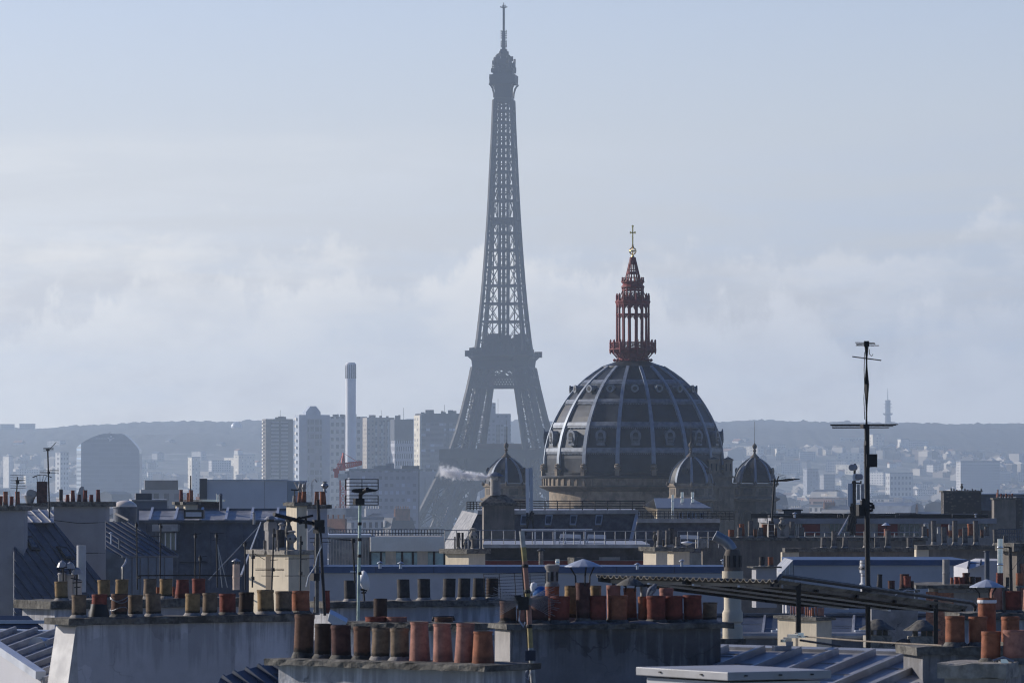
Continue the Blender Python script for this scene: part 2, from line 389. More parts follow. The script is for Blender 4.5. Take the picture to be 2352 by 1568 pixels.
# first platform
m = MB()
hollow_ring(m, 1093, 1058, 143 * k113, 146 * k113, 14); hollow_ring(m, 1057.5, 1054, 148 * k113, 148 * k113, 15); hollow_ring(m, 1053.5, 1033, 143 * k113, 143 * k113, 1.0)
for i in range(24):
    t = -1 + 2 * i / 23
    for sy in (-1, 1):
        for e in (TT(t * 146 * k113, sy * 146 * k113, 0), TT(sy * 146 * k113, t * 146 * k113, 0)):
            m.bar(Vector((e.x, e.y, tz(1056))), Vector((e.x, e.y, tz(1033))), .5)
            m.bar(Vector((e.x, e.y, tz(1095))), Vector((e.x, e.y, tz(1062))), .9)
hollow_ring(m, 1033.5, 1031, 146 * k113, 146 * k113, 16)
m.build('first_platform', M['iron'], tower)
m = MB(); ring(m, 1031, 1021, 62 * k113, 60 * k113); ring(m, 1021, 1019, 64 * k113, 62 * k113)
m.build('pavilion', material('pavilion_red_brown', (.10, .045, .04), .5, 0, .1, .05), tower)
# decorative arches under the first platform
for i in range(4):
    m = MB(); prv = None; c, s = math.cos(i * math.pi / 2), math.sin(i * math.pi / 2); ang = 16
    for k in range(ang + 1):
        t = -1 + 2 * k / ang; a = math.acos(max(-1, min(1, t * .92)))
        for_r = []
        for rad in (36.5, 40.5):
            x = rad * math.cos(a); z = 8 + (rad + 1) * math.sin(a) * .97; y = -ho_(1120) + .6
            for_r.append(TT(x * c - y * s, x * s + y * c, z))
        if prv:
            m.bar(prv[0], for_r[0], 1.2, 2.0); m.bar(prv[1], for_r[1], 1.0, 2.0); m.bar(prv[0], for_r[1], .6); m.bar(prv[1], for_r[0], .6); m.bar(for_r[0], for_r[1], .6)
        prv = for_r
    m.build('arch', M['iron'], tower)
for i in range(4):   # lattice girder below the first platform
    m = MB(); c, s = math.cos(i * math.pi / 2), math.sin(i * math.pi / 2); n_ = 26
    pts = []
    for k in range(n_ + 1):
        x = (-1 + 2 * k / n_) * ho_(1112) ; y = -ho_(1105) + .3
        pts.append((TT(x * c - y * s, x * s + y * c, tz(1118)), TT(x * c - y * s, x * s + y * c, tz(1094))))
    for p, q in zip(pts, pts[1:]): xpanel(m, p[0], q[0], q[1], p[1], .6); m.bar(p[0], q[0], 1.2); m.bar(p[0], p[1], .5)
    m.build('lattice_girder', M['iron'], tower)
# belt girder between the legs below the second platform
for i in range(4):
    m = MB(); c, s = math.cos(i * math.pi / 2), math.sin(i * math.pi / 2)
    def B(x, py, out=0.25):
        h = ho_(py) + out; return TT(x * h * c + h * s, x * h * s - h * c, tz(py))
    n_ = 22
    for k in range(n_):
        a0, a1 = -1 + 2 * k / n_, -1 + 2 * (k + 1) / n_
        for e0, e1 in ((888, 876.5), (876.5, 866)): xpanel(m, B(a0, e0), B(a1, e0), B(a1, e1), B(a0, e1), .55)
    for py in (889, 866): m.bar(B(-1, py), B(1, py), 1.3)
    m.bar(B(-1, 846), B(1, 846), 1.3)
    for a0, a1 in ((-.44, 0), (0, .44)):
        xpanel(m, B(a0, 866), B(a1, 866), B(a1, 845), B(a0, 845), 1.1); mid = (a0 + a1) / 2
        m.bar(B(a0, 866), B(mid, 845), .5); m.bar(B(mid, 845), B(a1, 866), .5)
    m.build('belt_girder', M['iron'], tower)
# second platform
m = MB()
hollow_ring(m, 845, 828, 72 * k113, 74 * k113, 10)
hollow_ring(m, 828, 820, 74 * k113, 82.5 * k113, 12); hollow_ring(m, 819.7, 817.5, 84 * k113, 84 * k113, 12)
hollow_ring(m, 817.2, 811, 79 * k113, 79 * k113, .6)
ring(m, 817, 800, 58 * k113, 52 * k113)
for i in range(30):
    x = random.uniform(-74, 74) * k113; y = random.choice((-1, 1)) * random.uniform(60, 76) * k113
    if random.random() < .5: x, y = y, x
    p = TT(x, y, tz(814)); h = random.uniform(1, 5); m.box((p.x, p.y, p.z + h / 2), (random.uniform(2, 6), 3, h), TROT)
for i in range(26):
    x = random.uniform(-46, 46) * k113; y = random.uniform(-46, 46) * k113; h = random.uniform(4, 9.5)
    p = TT(x, y, tz(800)); m.box((p.x, p.y, p.z + h / 2 - .5), (random.uniform(2, 8), random.uniform(2, 6), h), TROT)
for sx in (-1, 1):
    for sy in (-1, 1):
        p = TT(sx * 80 * k113, sy * 80 * k113, tz(813)); m.box((p.x, p.y, p.z), (4, 4, 3.4), TROT)
m.build('second_platform', M['iron'], tower)
# tapering shaft
m = MB(); lv = [812, 782, 739, 697.5, 656, 614.6, 575, 536, 503, 462, 428, 396, 366, 338, 309, 282, 256, 231]
pr = None
for py in lv:
    a = ho_(py); z = tz(py); b = min(4.7, a * .62)
    oc = [TT(-a, -a, z), TT(a, -a, z), TT(a, a, z), TT(-a, a, z)]
    ic = [[TT(-b, -a, z), TT(b, -a, z)], [TT(a, -b, z), TT(a, b, z)], [TT(b, a, z), TT(-b, a, z)], [TT(-a, b, z), TT(-a, -b, z)]]
    cc = [TT(x * 2.3, y * 2.3, z) for x, y in ((-1, -1), (1, -1), (1, 1), (-1, 1))]
    if pr:
        po, pi_, pc, pa = pr; wp = 1.0 + .075 * pa
        for i in range(4):
            j = (i + 1) % 4
            m.bar(po[i], oc[i], wp); m.bar(oc[i], oc[j], 1.05)
            for e in (0, 1): m.bar(pi_[i][e], ic[i][e], .6)
            xpanel(m, po[i], pi_[i][0], ic[i][0], oc[i], .5, 1.2); xpanel(m, pi_[i][1], po[j], oc[j], ic[i][1], .5, 1.2)
            if pa < 9 and i == 3: xpanel(m, pi_[i][0], pi_[i][1], ic[i][1], ic[i][0], .6)
            m.bar(pc[i], cc[i], .9)
            hm_ = (pc[i] + cc[i]) / 2; hj = (pc[j] + cc[j]) / 2
            m.bar(pc[i], hj, .45); m.bar(hm_, cc[j], .45)
            m.bar(hm_, hj, .5); m.bar(oc[i], cc[i], .6)
        c0 = sum(pc, Vector()) / 4; c1 = sum(cc, Vector()) / 4
        m.bar(c0, c1, 2.0)
    pr = (oc, ic, cc, a)
m.build('shaft', M['iron'], tower)
m = MB(); hollow_ring(m, 516, 509, 36.5 * k113, 36.5 * k113, 4); ring(m, 515, 504, 24 * k113, 23 * k113); ring(m, 509, 501, 30 * k113, 27 * k113)
m.build('intermediate_platform', M['iron'], tower)
# head of the tower; sizes from a closer survey: zoom pixel y -> grid y, half width -> metres
def cy(zy): return zy * .17578
def cw(zx): return zx * .17578 * k113
m = MB()
ring(m, 1345 * .17578, 1285 * .17578, cw(124), cw(126)); ring(m, cy(1280), cy(1110), cw(118), cw(122))
for sx in (-1, 1):
    for sy in (-1, 1):
        pts = [TT(sx * cw(h), sy * cw(h), tz(cy(zy))) for zy, h in ((1285, 126), (1220, 132), (1160, 148), (1125, 170), (1108, 190))]
        for p, q in zip(pts, pts[1:]): m.bar(p, q, .8)
ring(m, cy(1110), cy(1098), cw(192), cw(193)); ring(m, cy(1098), cy(1034), cw(188), cw(189)); ring(m, cy(1034), cy(1028), cw(193), cw(193))
hollow_ring(m, cy(1028), cy(985), cw(190), cw(188), .4)
ring(m, cy(1030), cy(975), cw(150), cw(148)); ring(m, cy(974), cy(930), cw(138), cw(140)); ring(m, cy(929), cy(905), cw(165), cw(165)); ring(m, cy(904), cy(860), cw(128), cw(128)); ring(m, cy(859), cy(835), cw(140), cw(140)); ring(m, cy(834), cy(790), cw(120), cw(98)); ring(m, cy(789), cy(770), cw(80), cw(66)); ring(m, cy(769), cy(700), cw(44), cw(28))
m.build('summit_cabin', M['iron'], tower)
m = MB()
for i in range(90):
    zy = random.uniform(720, 960); lim = lerp_table([(720, 40), (790, 110), (830, 150), (960, 165)], zy); a = random.uniform(0, 6.283)
    x, y = max(-1, min(1, 1.3 * math.cos(a))) * cw(lim), max(-1, min(1, 1.3 * math.sin(a))) * cw(lim)
    p = TT(x, y, tz(cy(zy))); hh = random.uniform(.8, 3.2); m.box((p.x, p.y, p.z + hh / 2), (random.uniform(.3, 1.3), random.uniform(.3, 1.3), hh), TROT + random.random())
    m.bar(p, TT(x * .8, y * .8, p.z), .35)
m.build('aerial_cluster', M['iron'], tower)
m = MB()
for zy0, zy1, h in ((705, 640, 46), (640, 398, 25), (398, 92, 11)):
    if h == 46: ring(m, cy(705), cy(690), cw(30), cw(48)); ring(m, cy(689), cy(645), cw(46), cw(46)); continue
    if h == 25: ring(m, cy(640), cy(412), cw(25), cw(22)); ring(m, cy(412), cy(396), cw(22), cw(11))
    if h == 11: ring(m, cy(396), cy(92), cw(9.5), cw(8.5))
for zy in (412, 440, 470, 500, 545, 570, 595, 615):
    for sx in (-1, 1): m.bar(TT(0, 0, tz(cy(zy))), TT(sx * cw(40), 0, tz(cy(zy))), .5); m.bar(TT(sx * cw(40), 0, tz(cy(zy + 8))), TT(sx * cw(40), 0, tz(cy(zy - 12))), .5)
for k in range(22):
    p = TT(0, 0, tz(cy(390 - 13.5 * k))); m.box(p, (cw(30), cw(30), .5), TROT)
for sx, sy in ((-1, 0), (1, 0), (0, 1), (0, -1)):
    m.bar(TT(0, 0, tz(cy(104))), TT(sx * cw(50), sy * cw(50), tz(cy(94))), .6); m.bar(TT(sx * cw(48), sy * cw(48), tz(cy(98))), TT(sx * cw(48), sy * cw(48), tz(cy(84))), .4)
for q in (-22, -8, 8, 24): m.bar(TT(cw(q), 0, tz(cy(95))), TT(cw(q), 0, tz(cy(66))), .35)
m.bar(TT(0, 0, tz(cy(95))), TT(0, 0, tz(cy(38))), .45)
m.build('antenna_mast', M['iron'], tower)

# ================================================================ domed church
CY = 730.0; CK = CY / F; CX = Xat(1455, CY)
church = thing('domed_church', 'large stone church with a ribbed lead dome, red openwork lantern and gilded cross', 'church', (CX, CY, 0))
def dz(zy): return Zat(803.9 + zy * .2490, CY)        # survey rows of the dome
DM = .2490 * CK                                        # metres per survey pixel
PROF = [(1130, 830), (1060, 829), (1000, 828), (900, 815), (800, 791), (740, 770), (680, 746), (620, 717), (560, 684), (500, 647), (440, 605), (380, 557), (320, 500), (265, 438), (210, 362), (155, 276)]
def dr(zy): return lerp_table(PROF[::-1], zy) * DM
A0 = R(-90 + 11.25)
m = MB(); m.lathe((CX, CY, 0), [(dr(zy), dz(zy)) for zy, r in PROF], 16, A0)
dome = m.build('dome', M['lead'], church)
dome.data.polygons.foreach_set('use_smooth', [False] * len(dome.data.polygons))
for zy in (955, 720, 500, 320):
    m = MB(); h = 50 if zy > 600 else 40
    m.lathe((CX, CY, 0), [(dr(zy) + .02, dz(zy)), (dr(zy) + .12, dz(zy - 4)), (dr(zy - 16) + .14, dz(zy - 16)), (dr(zy - 18) + .24, dz(zy - 18)), (dr(zy - h) + .22, dz(zy - h)), (dr(zy - h - 3) + .04, dz(zy - h - 3))], 16, A0, cap=False)
    for k in range(16):
        am = A0 + (k + .5) * math.pi / 8; r_ = dr(zy) * math.cos(math.pi / 16); wd = 2 * dr(zy) * math.sin(math.pi / 16) * .80; nt_ = 15
        for q in range(nt_):
            s_ = (q / (nt_ - 1) - .5) * wd
            m.box((CX + (r_ + .10) * math.cos(am) - s_ * math.sin(am), CY + (r_ + .10) * math.sin(am) + s_ * math.cos(am), dz(zy + 5)), (.16, .10, .17), am)
    m.build('ornamental_band', M['band'], church)
for k in range(16):
    a = A0 + k * math.pi / 8; ca, sa = math.cos(a), math.sin(a); m = MB(); n = len(PROF); vs = []
    for zy, r in PROF:
        rr = dr(zy); hw = .30 - .09 * (1130 - zy) / 975
        for off, s_ in ((-.15, -1), (.24, -1), (.24, 1), (-.15, 1)):
            vs.append((CX + (rr + off) * ca - s_ * hw * sa, CY + (rr + off) * sa + s_ * hw * ca, dz(zy) + off * .4))
    fs = [(i * 4 + q, i * 4 + (q + 1) % 4, i * 4 + 4 + (q + 1) % 4, i * 4 + 4 + q) for i in range(n - 1) for q in range(4)] + [(0, 1, 2, 3), tuple(4 * (n - 1) + q for q in (3, 2, 1, 0))]
    m.add(vs, fs); m.build('dome_rib', M['rib'], church, True, 40)
    # urn on its pedestal at the foot of the rib
    c = (CX + 846 * DM * ca, CY + 846 * DM * sa, 0)
    m = MB(); m.box((c[0], c[1], (dz(1168) + dz(1105)) / 2), (.62, .62, dz(1105) - dz(1168)), a); m.box((c[0], c[1], dz(1104)), (.85, .85, .14), a)
    m.lathe(c, [(.16, dz(1101)), (.34, dz(1092)), (.46, dz(1078)), (.38, dz(1066)), (.44, dz(1058)), (.2, dz(1050)), (.05, dz(1045))], 10)
    m.build('urn', M['stone'], church)
def dormer(cx, cy, a, r, z0, w, h, mat):
    """arched lead dormer facing outward along angle a"""
    ca, sa = math.cos(a), math.sin(a)
    def Q(s_, o, z): return Vector((cx + (r + o) * ca - s_ * sa, cy + (r + o) * sa + s_ * ca, z))
    ext = Vector((ca, sa, 0))
    def arch(w_, h_, zb, o): return [Q(-w_, o, zb), Q(w_, o, zb)] + [Q(w_ * math.cos(t), o, zb + h_ - w_ + w_ * math.sin(t)) for t in [math.pi * i / 10 for i in range(11)]]
    m = MB(); m.prism(arch(w * .36, h * .86, z0 + h * .06, -.9), ext * 1.45)
    m.prism(arch(w * .50, h * .50, z0 + h * .46, .50), ext * .25)
    for s_ in (-1, 1): m.prism([Q(s_ * w * .30, .5, z0 + h * .12), Q(s_ * w * .47, .5, z0 + h * .40), Q(s_ * w * .5, .5, z0 + h * .6), Q(s_ * w * .30, .5, z0 + h * .6)], ext * .2)
    m.prism([Q(-w * .36, -.5, z0), Q(w * .36, -.5, z0), Q(w * .42, -.5, z0 + h * .12), Q(-w * .42, -.5, z0 + h * .12)], ext * 1.2)
    m.prism([Q(-w * .11, .55, z0 + h * .92), Q(w * .11, .55, z0 + h * .92), Q(0, .55, z0 + h * 1.06)], ext * .2)
    d = m.build('dormer', mat, church)
    o = MB(); o.prism(arch(w * .25, h * .60, z0 + h * .20, .755), ext * .02); o.build('louvred_opening', M['dark'], d)
    s_ = MB()
    for q in range(4): s_.prism([Q(-w * .23, .775, z0 + h * (.24 + .09 * q)), Q(w * .23, .775, z0 + h * (.24 + .09 * q)), Q(w * .23, .775, z0 + h * (.275 + .09 * q)), Q(-w * .23, .775, z0 + h * (.275 + .09 * q))], ext * .04)
    s_.build('louvre', mat, d)
def oculus(parent, cx, cy, a, r, z, rad, length, mat):
    ca, sa = math.cos(a), math.sin(a); m = MB()
    m.tube([(cx + (r - length) * ca, cy + (r - length) * sa, z), (cx + r * ca, cy + r * sa, z)], rad * .82, 18)
    m.tube([(cx + (r - .02) * ca, cy + (r - .02) * sa, z), (cx + (r + .18) * ca, cy + (r + .18) * sa, z)], rad, 18)
    d = m.build('oculus', mat, parent, True)
    o = MB(); o.tube([(cx + (r + .17) * ca, cy + (r + .17) * sa, z), (cx + (r + .2) * ca, cy + (r + .2) * sa, z)], rad * .52, 14); o.build('opening', M['dark'], d)
for k in range(16):
    a = A0 + (k + .5) * math.pi / 8
    dormer(CX, CY, a, dr(800) * math.cos(math.pi / 16) + .05, dz(882), 1.55, dz(735) - dz(882), M['band'])
    oculus(church, CX, CY, a, dr(365) + .55, dz(362), .56, 1.9, M['band'])
# stone drum, parapet and body
m = MB()
m.lathe((CX, CY, 0), [(815 * DM, dz(1185)), (850 * DM, dz(1180)), (850 * DM, dz(1172)), (868 * DM, dz(1170)), (868 * DM, dz(1160)), (835 * DM, dz(1152)), (835 * DM, dz(1140)), (842 * DM, dz(1136)), (842 * DM, dz(1128)), (800 * DM, dz(1126))], 64)
m.build('dome_base_moulding', M['lead'], church, True, 30)
m = MB(); m.lathe((CX, CY, 0), [(836 * DM, dz(1250)), (836 * DM, dz(1181))], 64)
for k in range(64):
    a = 2 * math.pi * k / 64; r_ = 838 * DM
    m.box((CX + r_ * math.cos(a), CY + r_ * math.sin(a), (dz(1247) + dz(1183)) / 2), (.3, .34, dz(1184) - dz(1248)), a)
m.build('parapet', M['stone'], church)
m = MB(); m.lathe((CX, CY, 0), [(780 * DM, dz(1300)), (858 * DM, dz(1268)), (862 * DM, dz(1262)), (872 * DM, dz(1258)), (872 * DM, dz(1251)), (800 * DM, dz(1250.5))], 64); m.build('cornice', M['darkstone'], church, True, 25)
m = MB(); m.lathe((CX, CY, 0), [(778 * DM, 22), (778 * DM, dz(1299))], 64)
m.build('drum', M['stone'], church)
m = MB()
for k in range(32):
    a = 2 * math.pi * (k + .5) / 32; r_ = 780 * DM
    m.box((CX + r_ * math.cos(a), CY + r_ * math.sin(a), 33.5), (.05, 1.1, 4.2), a)
m.build('drum_window', M['dark'], church)
CR = R(23); UX, UY = Vector((math.cos(CR), math.sin(CR), 0)), Vector((-math.sin(CR), math.cos(CR), 0))
m = MB(); m.box((CX, CY, 14), (33, 33, 28), CR); m.box((CX, CY, 28.2), (34.5, 34.5, .8), CR); m.build('nave', M['stone'], church)
# corner turrets with little domes
def turret(ox, oy):
    cx, cy = CX + ox, CY + oy; tk = .14647 * CK
    Yt = cy
    def z_(zy): return Zat(964.7 + zy * .14647, CY)
    m = MB(); a8 = -math.pi / 2
    m.lathe((cx, cy, 0), [(340 * tk, 20), (340 * tk, z_(1275))], 8, a8)
    t = m.build('corner_turret', M['darkstone'], church)
    m = MB(); m.lathe((cx, cy, 0), [(352 * tk, z_(1275)), (362 * tk, z_(1262)), (400 * tk, z_(1250)), (405 * tk, z_(1225)), (360 * tk, z_(1216)), (345 * tk, z_(1200)), (333 * tk, z_(1198)), (333 * tk, z_(1048)), (356 * tk, z_(1044)), (362 * tk, z_(1024)), (345 * tk, z_(1016)), (345 * tk, z_(990))], 8, a8); m.build('turret_drum', M['stone'], t)
    for k in range(8):
        a = a8 + (k + .5) * math.pi / 4; r_ = 333 * tk * math.cos(math.pi / 8)
        m = MB(); m.box((cx + r_ * math.cos(a), cy + r_ * math.sin(a), (z_(1070) + z_(1165)) / 2), (.06, 1.35, z_(1070) - z_(1165)), a); m.build('turret_panel', M['darkstone'], t)
        r2 = 340 * tk * math.cos(math.pi / 8); ca, sa = math.cos(a), math.sin(a); m = MB()
        def Q(s_, o, z): return Vector((cx + (r2 + o) * ca - s_ * sa, cy + (r2 + o) * sa + s_ * ca, z))
        zs = z_(1500); pts = [Q(-.62, .03, zs - 3.2), Q(.62, .03, zs - 3.2)] + [Q(.62 * math.cos(u), .03, zs + .62 * math.sin(u)) for u in [math.pi * i / 10 for i in range(11)]]
        m.prism(pts, Vector((ca, sa, 0)) * .03); m.build('arched_opening', M['dark'], t)
        m = MB(); arc = [Q(.72 * math.cos(u), .06, zs + .72 * math.sin(u)) for u in [math.pi * i / 12 for i in range(13)]]
        m.tube([Q(.72, .06, zs - 3)] + arc + [Q(-.72, .06, zs - 3)], .11, 6); m.build('arch_moulding', M['stone'], t)
        a2 = a8 + k * math.pi / 4; m = MB(); m.lathe((cx + 362 * tk * math.cos(a2), cy + 362 * tk * math.sin(a2), 0), [(.14, z_(1020)), (.2, z_(1000)), (.1, z_(975)), (.02, z_(955))], 8); m.build('acroterion', M['darkstone'], t)
    pf = [(985, 332), (940, 327), (895, 316), (850, 302), (800, 280), (750, 252), (705, 215), (660, 170), (620, 118), (590, 66)]
    m = MB(); m.lathe((cx, cy, 0), [(r * tk, z_(zy)) for zy, r in pf], 8, a8); m.build('turret_dome', M['lead'], t)
    for k in range(8):
        a = a8 + k * math.pi / 4; ca, sa = math.cos(a), math.sin(a); vs = []
        for zy, r in pf:
            for off, s_ in ((-.06, -1), (.10, -1), (.10, 1), (-.06, 1)):
                hw = .06 + .13 * r / 332
                vs.append((cx + (r * tk + off) * ca - s_ * hw * sa, cy + (r * tk + off) * sa + s_ * hw * ca, z_(zy) + off * .4))
        n = len(pf); m = MB(); m.add(vs, [(i * 4 + q, i * 4 + (q + 1) % 4, i * 4 + 4 + (q + 1) % 4, i * 4 + 4 + q) for i in range(n - 1) for q in range(4)] + [(0, 1, 2, 3), tuple(4 * (n - 1) + q for q in (3, 2, 1, 0))])
        m.build('turret_rib', M['rib'], t, True, 40)
        a = a8 + (k + .5) * math.pi / 4
        if k % 2: oculus_sub(t, cx, cy, a, 280 * tk, z_(795), .48)
    m = MB(); m.lathe((cx, cy, 0), [(72 * tk, z_(600)), (74 * tk, z_(575)), (50 * tk, z_(555)), (22 * tk, z_(525)), (15 * tk, z_(510)), (26 * tk, z_(500)), (14 * tk, z_(490)), (30 * tk, z_(475)), (30 * tk, z_(468)), (12 * tk, z_(452)), (26 * tk, z_(440)), (36 * tk, z_(415)), (36 * tk, z_(395)), (24 * tk, z_(372)), (8 * tk, z_(360)), (5 * tk, z_(345)), (3.5 * tk, z_(340)), (2.2 * tk, z_(10))], 12)
    m.build('finial', M['darkstone'], t, True, 30)
def oculus_sub(parent, cx, cy, a, r, z, rad):
    ca, sa = math.cos(a), math.sin(a); m = MB()
    m.tube([(cx + (r - 1) * ca, cy + (r - 1) * sa, z), (cx + (r + .2) * ca, cy + (r + .2) * sa, z)], rad * .85, 16)
    m.tube([(cx + (r + .15) * ca, cy + (r + .15) * sa, z), (cx + (r + .3) * ca, cy + (r + .3) * sa, z)], rad, 16)
    m.build('turret_oculus', M['lead'], parent, True)
    o = MB(); o.tube([(cx + (r + .29) * ca, cy + (r + .29) * sa, z), (cx + (r + .32) * ca, cy + (r + .32) * sa, z)], rad * .5, 12); o.build('oculus_opening', M['dark'], parent)
for dx, dd in ((-292, -122), (122, -288), (284, 122), (-122, 288)): turret(dx * CK, dd * CK)
# the two square stone pinnacles of the west front, behind the dome
for zx0, zx1 in ((1620, 1724), (1757, 1850)):
    w = (zx1 - zx0) * DM; cx, cy = CX + ((zx0 + zx1) / 2 - 955) * DM, CY - 9
    m = MB(); m.box((cx, cy, (dz(1165) + dz(1022)) / 2), (w * .84, w * .84, dz(1022) - dz(1165)))
    t = m.build('square_pinnacle', M['stone'], church)
    m = MB(); m.box((cx, cy, dz(1015)), (w, w, .22)); m.box((cx, cy, dz(1168)), (w * 1.02, w * 1.02, .3)); m.build('pinnacle_cornice', M['stone'], t)
    m = MB(); z = dz(1010); h = w * .5; m.add([(cx - h, cy - h, z), (cx + h, cy - h, z), (cx + h, cy + h, z), (cx - h, cy + h, z), (cx, cy, dz(984))], [(3, 2, 1, 0), (0, 1, 4), (1, 2, 4), (2, 3, 4), (3, 0, 4)]); m.build('pinnacle_roof', M['lead'], t)
    m = MB()
    for sx in (-.2, .22): m.box((cx + sx * w, cy - w * .42 - .01, (dz(1115) + dz(1050)) / 2), (.2, .04, dz(1050) - dz(1115)))
    m.build('slit_window', M['dark'], t)
x0, x1 = CX + (1600 - 955) * DM, CX + (1852 - 955) * DM
m = MB(); m.box(((x0 + x1) / 2, CY - 9, dz(1245) / 2), (x1 - x0, 4.4, dz(1245))); m.box(((x0 + x1) / 2, CY - 9, (dz(1248) + dz(1172)) / 2), (x1 - x0 - .5, 3.9, dz(1172) - dz(1244)))
m.box(((x0 + x1) / 2 + .1, CY - 9, dz(1250)), (x1 - x0 + .5, 4.9, .35)); m.box(((x0 + x1) / 2, CY - 9, dz(1172)), (x1 - x0 + .2, 4.3, .22))
for q in range(5): m.box((x0 + .35 + q * (x1 - x0 - .7) / 4, CY - 9 - 2.25, dz(1245) / 2), (.5, .35, dz(1245) - 1))
m.build('west_front', M['stone'], church)
# lantern
def lz(zy): return Zat(505.3 + zy * .2197, CY)
LM = .2197 * CK; LX, LY = CX - 1.3 * CK, CY
def pol(r, a): return (LX + r * LM * math.cos(a), LY + r * LM * math.sin(a))
m = MB(); m.lathe((LX, LY, 0), [(325, 1540), (318, 1528), (240, 1502), (170, 1478)][0:0] or [(325 * LM, lz(1542)), (322 * LM, lz(1528)), (245 * LM, lz(1503)), (170 * LM, lz(1476))], 32); m.build('lantern_roof', M['lead'], church, True, 20)
m = MB()
m.lathe((LX, LY, 0), [(172 * LM, lz(1480)), (178 * LM, lz(1465)), (162 * LM, lz(1455)), (162 * LM, lz(1400)), (185 * LM, lz(1390)), (240 * LM, lz(1362)), (252 * LM, lz(1356)), (252 * LM, lz(1349)), (160 * LM, lz(1347))], 16, A0)
for k in range(16):
    a = A0 + k * math.pi / 8; x, y = pol(195, a); m.lathe((x, y, 0), [(.05, lz(1480)), (.2, lz(1472)), (.24, lz(1462)), (.1, lz(1450))], 8)
    x, y = pol(240, a); m.bar((x, y, lz(1360)), (*pol(165, a), lz(1440)), .16); m.lathe((x, y, 0), [(.02, lz(1402)), (.12, lz(1385)), (.14, lz(1356))], 6)
lan = m.build('lantern_base', M['red'], church)
m = MB(); k16 = [A0 + k * math.pi / 8 for k in range(16)]
for k, a in enumerate(k16):
    x, y = pol(238, a); m.lathe((x, y, 0), [(.15, lz(1350)), (.15, lz(1278)), (.09, lz(1272)), (.15, lz(1264)), (.02, lz(1246))], 8)
    b = k16[(k + 1) % 16]; p, q = pol(236, a), pol(236, b)
    for zy, w in ((1281, .12), (1345, .14), (1328, .06)): m.bar((*p, lz(zy)), (*q, lz(zy)), w)
    for t in range(1, 8):
        e = (p[0] + (q[0] - p[0]) * t / 8, p[1] + (q[1] - p[1]) * t / 8); m.bar((*e, lz(1345)), (*e, lz(1281)), .07)
    m.bar((*p, lz(1330)), (*q, lz(1284)), .07); m.bar((*q, lz(1330)), (*p, lz(1284)), .07)
m.build('balustrade', M['red'], church)
for k, a in enumerate(k16):
    x, y = pol(169, a); b = k16[(k + 1) % 16]
    m = MB(); m.lathe((x, y, 0), [(.17, lz(1350)), (.17, lz(1255)), (.15, lz(1248)), (.13, lz(1000)), (.15, lz(985)), (.13, lz(960)), (.13, lz(950)), (.13, lz(890)), (.17, lz(870)), (.17, lz(790)), (.09, lz(786)), (.15, lz(778)), (.02, lz(764))], 8)
    m.build('column', M['red'], church, True)
    p, q = Vector((*pol(169, a), 0)), Vector((*pol(169, b), 0))
    for z_lo, z_hi, z_top in ((1035, 1003, 985), (930, 898, 880)):
        arc = []; m = MB()
        for i in range(9):
            t = i / 8; u = abs(2 * t - 1); e = p.lerp(q, .1 + .8 * t); e.z = lz(z_hi + (z_lo - z_hi) * u * u); arc.append(e)
        top = [Vector((e.x, e.y, lz(z_top))) for e in (p, q)]
        m.tube(arc, .07, 6); m.bar(top[0], top[1], .22 if z_top < 900 else .16)
        for i in (1, 7): m.bar(arc[i], Vector((arc[i].x, arc[i].y, lz(z_top))), .1)
        m.build('tracery_arch', M['red'], church)
m = MB(); m.lathe((LX, LY, 0), [(150 * LM, lz(893)), (178 * LM, lz(880)), (188 * LM, lz(857)), (188 * LM, lz(848)), (172 * LM, lz(840)), (168 * LM, lz(832)), (120 * LM, lz(828)), (112 * LM, lz(826))], 16, A0)
m.build('upper_gallery', M['red'], church)
for k in range(8):
    x, y = pol(112, A0 + k * math.pi / 4 + .2); m = MB(); m.lathe((x, y, 0), [(.14, lz(1350)), (.14, lz(1250)), (.10, lz(1240)), (.10, lz(900)), (.15, lz(885))], 8); m.build('inner_column', M['red'], church, True)
m = MB()
for k, a in enumerate(k16):
    x, y = pol(110, a); b = k16[(k + 1) % 16]; p, q = Vector((*pol(110, a), 0)), Vector((*pol(110, b), 0))
    m.lathe((x, y, 0), [(.13, lz(828)), (.10, lz(800)), (.10, lz(725)), (.15, lz(710))], 6)
    for zy, w in ((730, .18), (742, .08), (800, .12), (815, .1)): m.bar(Vector((p.x, p.y, lz(zy))), Vector((q.x, q.y, lz(zy))), w)
    c_ = (p + q) / 2; c_.z = lz(772); u_ = (q - p).normalized()
    m.tube([c_ + .17 * (math.cos(t) * u_ + math.sin(t) * Vector((0, 0, 1))) for t in [2 * math.pi * i / 10 for i in range(11)]], .05, 5)
    x, y = pol(150, a); m.bar((x, y, lz(835)), (*pol(112, a), lz(745)), .09)
m.lathe((LX, LY, 0), [(108 * LM, lz(715)), (126 * LM, lz(702)), (120 * LM, lz(690)), (108 * LM, lz(680)), (110 * LM, lz(662)), (125 * LM, lz(650)), (125 * LM, lz(643)), (90 * LM, lz(641))], 16, A0)
for a in k16: x, y = pol(112, a); m.lathe((x, y, 0), [(.11, lz(645)), (.13, lz(625)), (.07, lz(618)), (.13, lz(606)), (.02, lz(596))], 6)
m.build('upper_tier', M['red'], church)
m = MB()
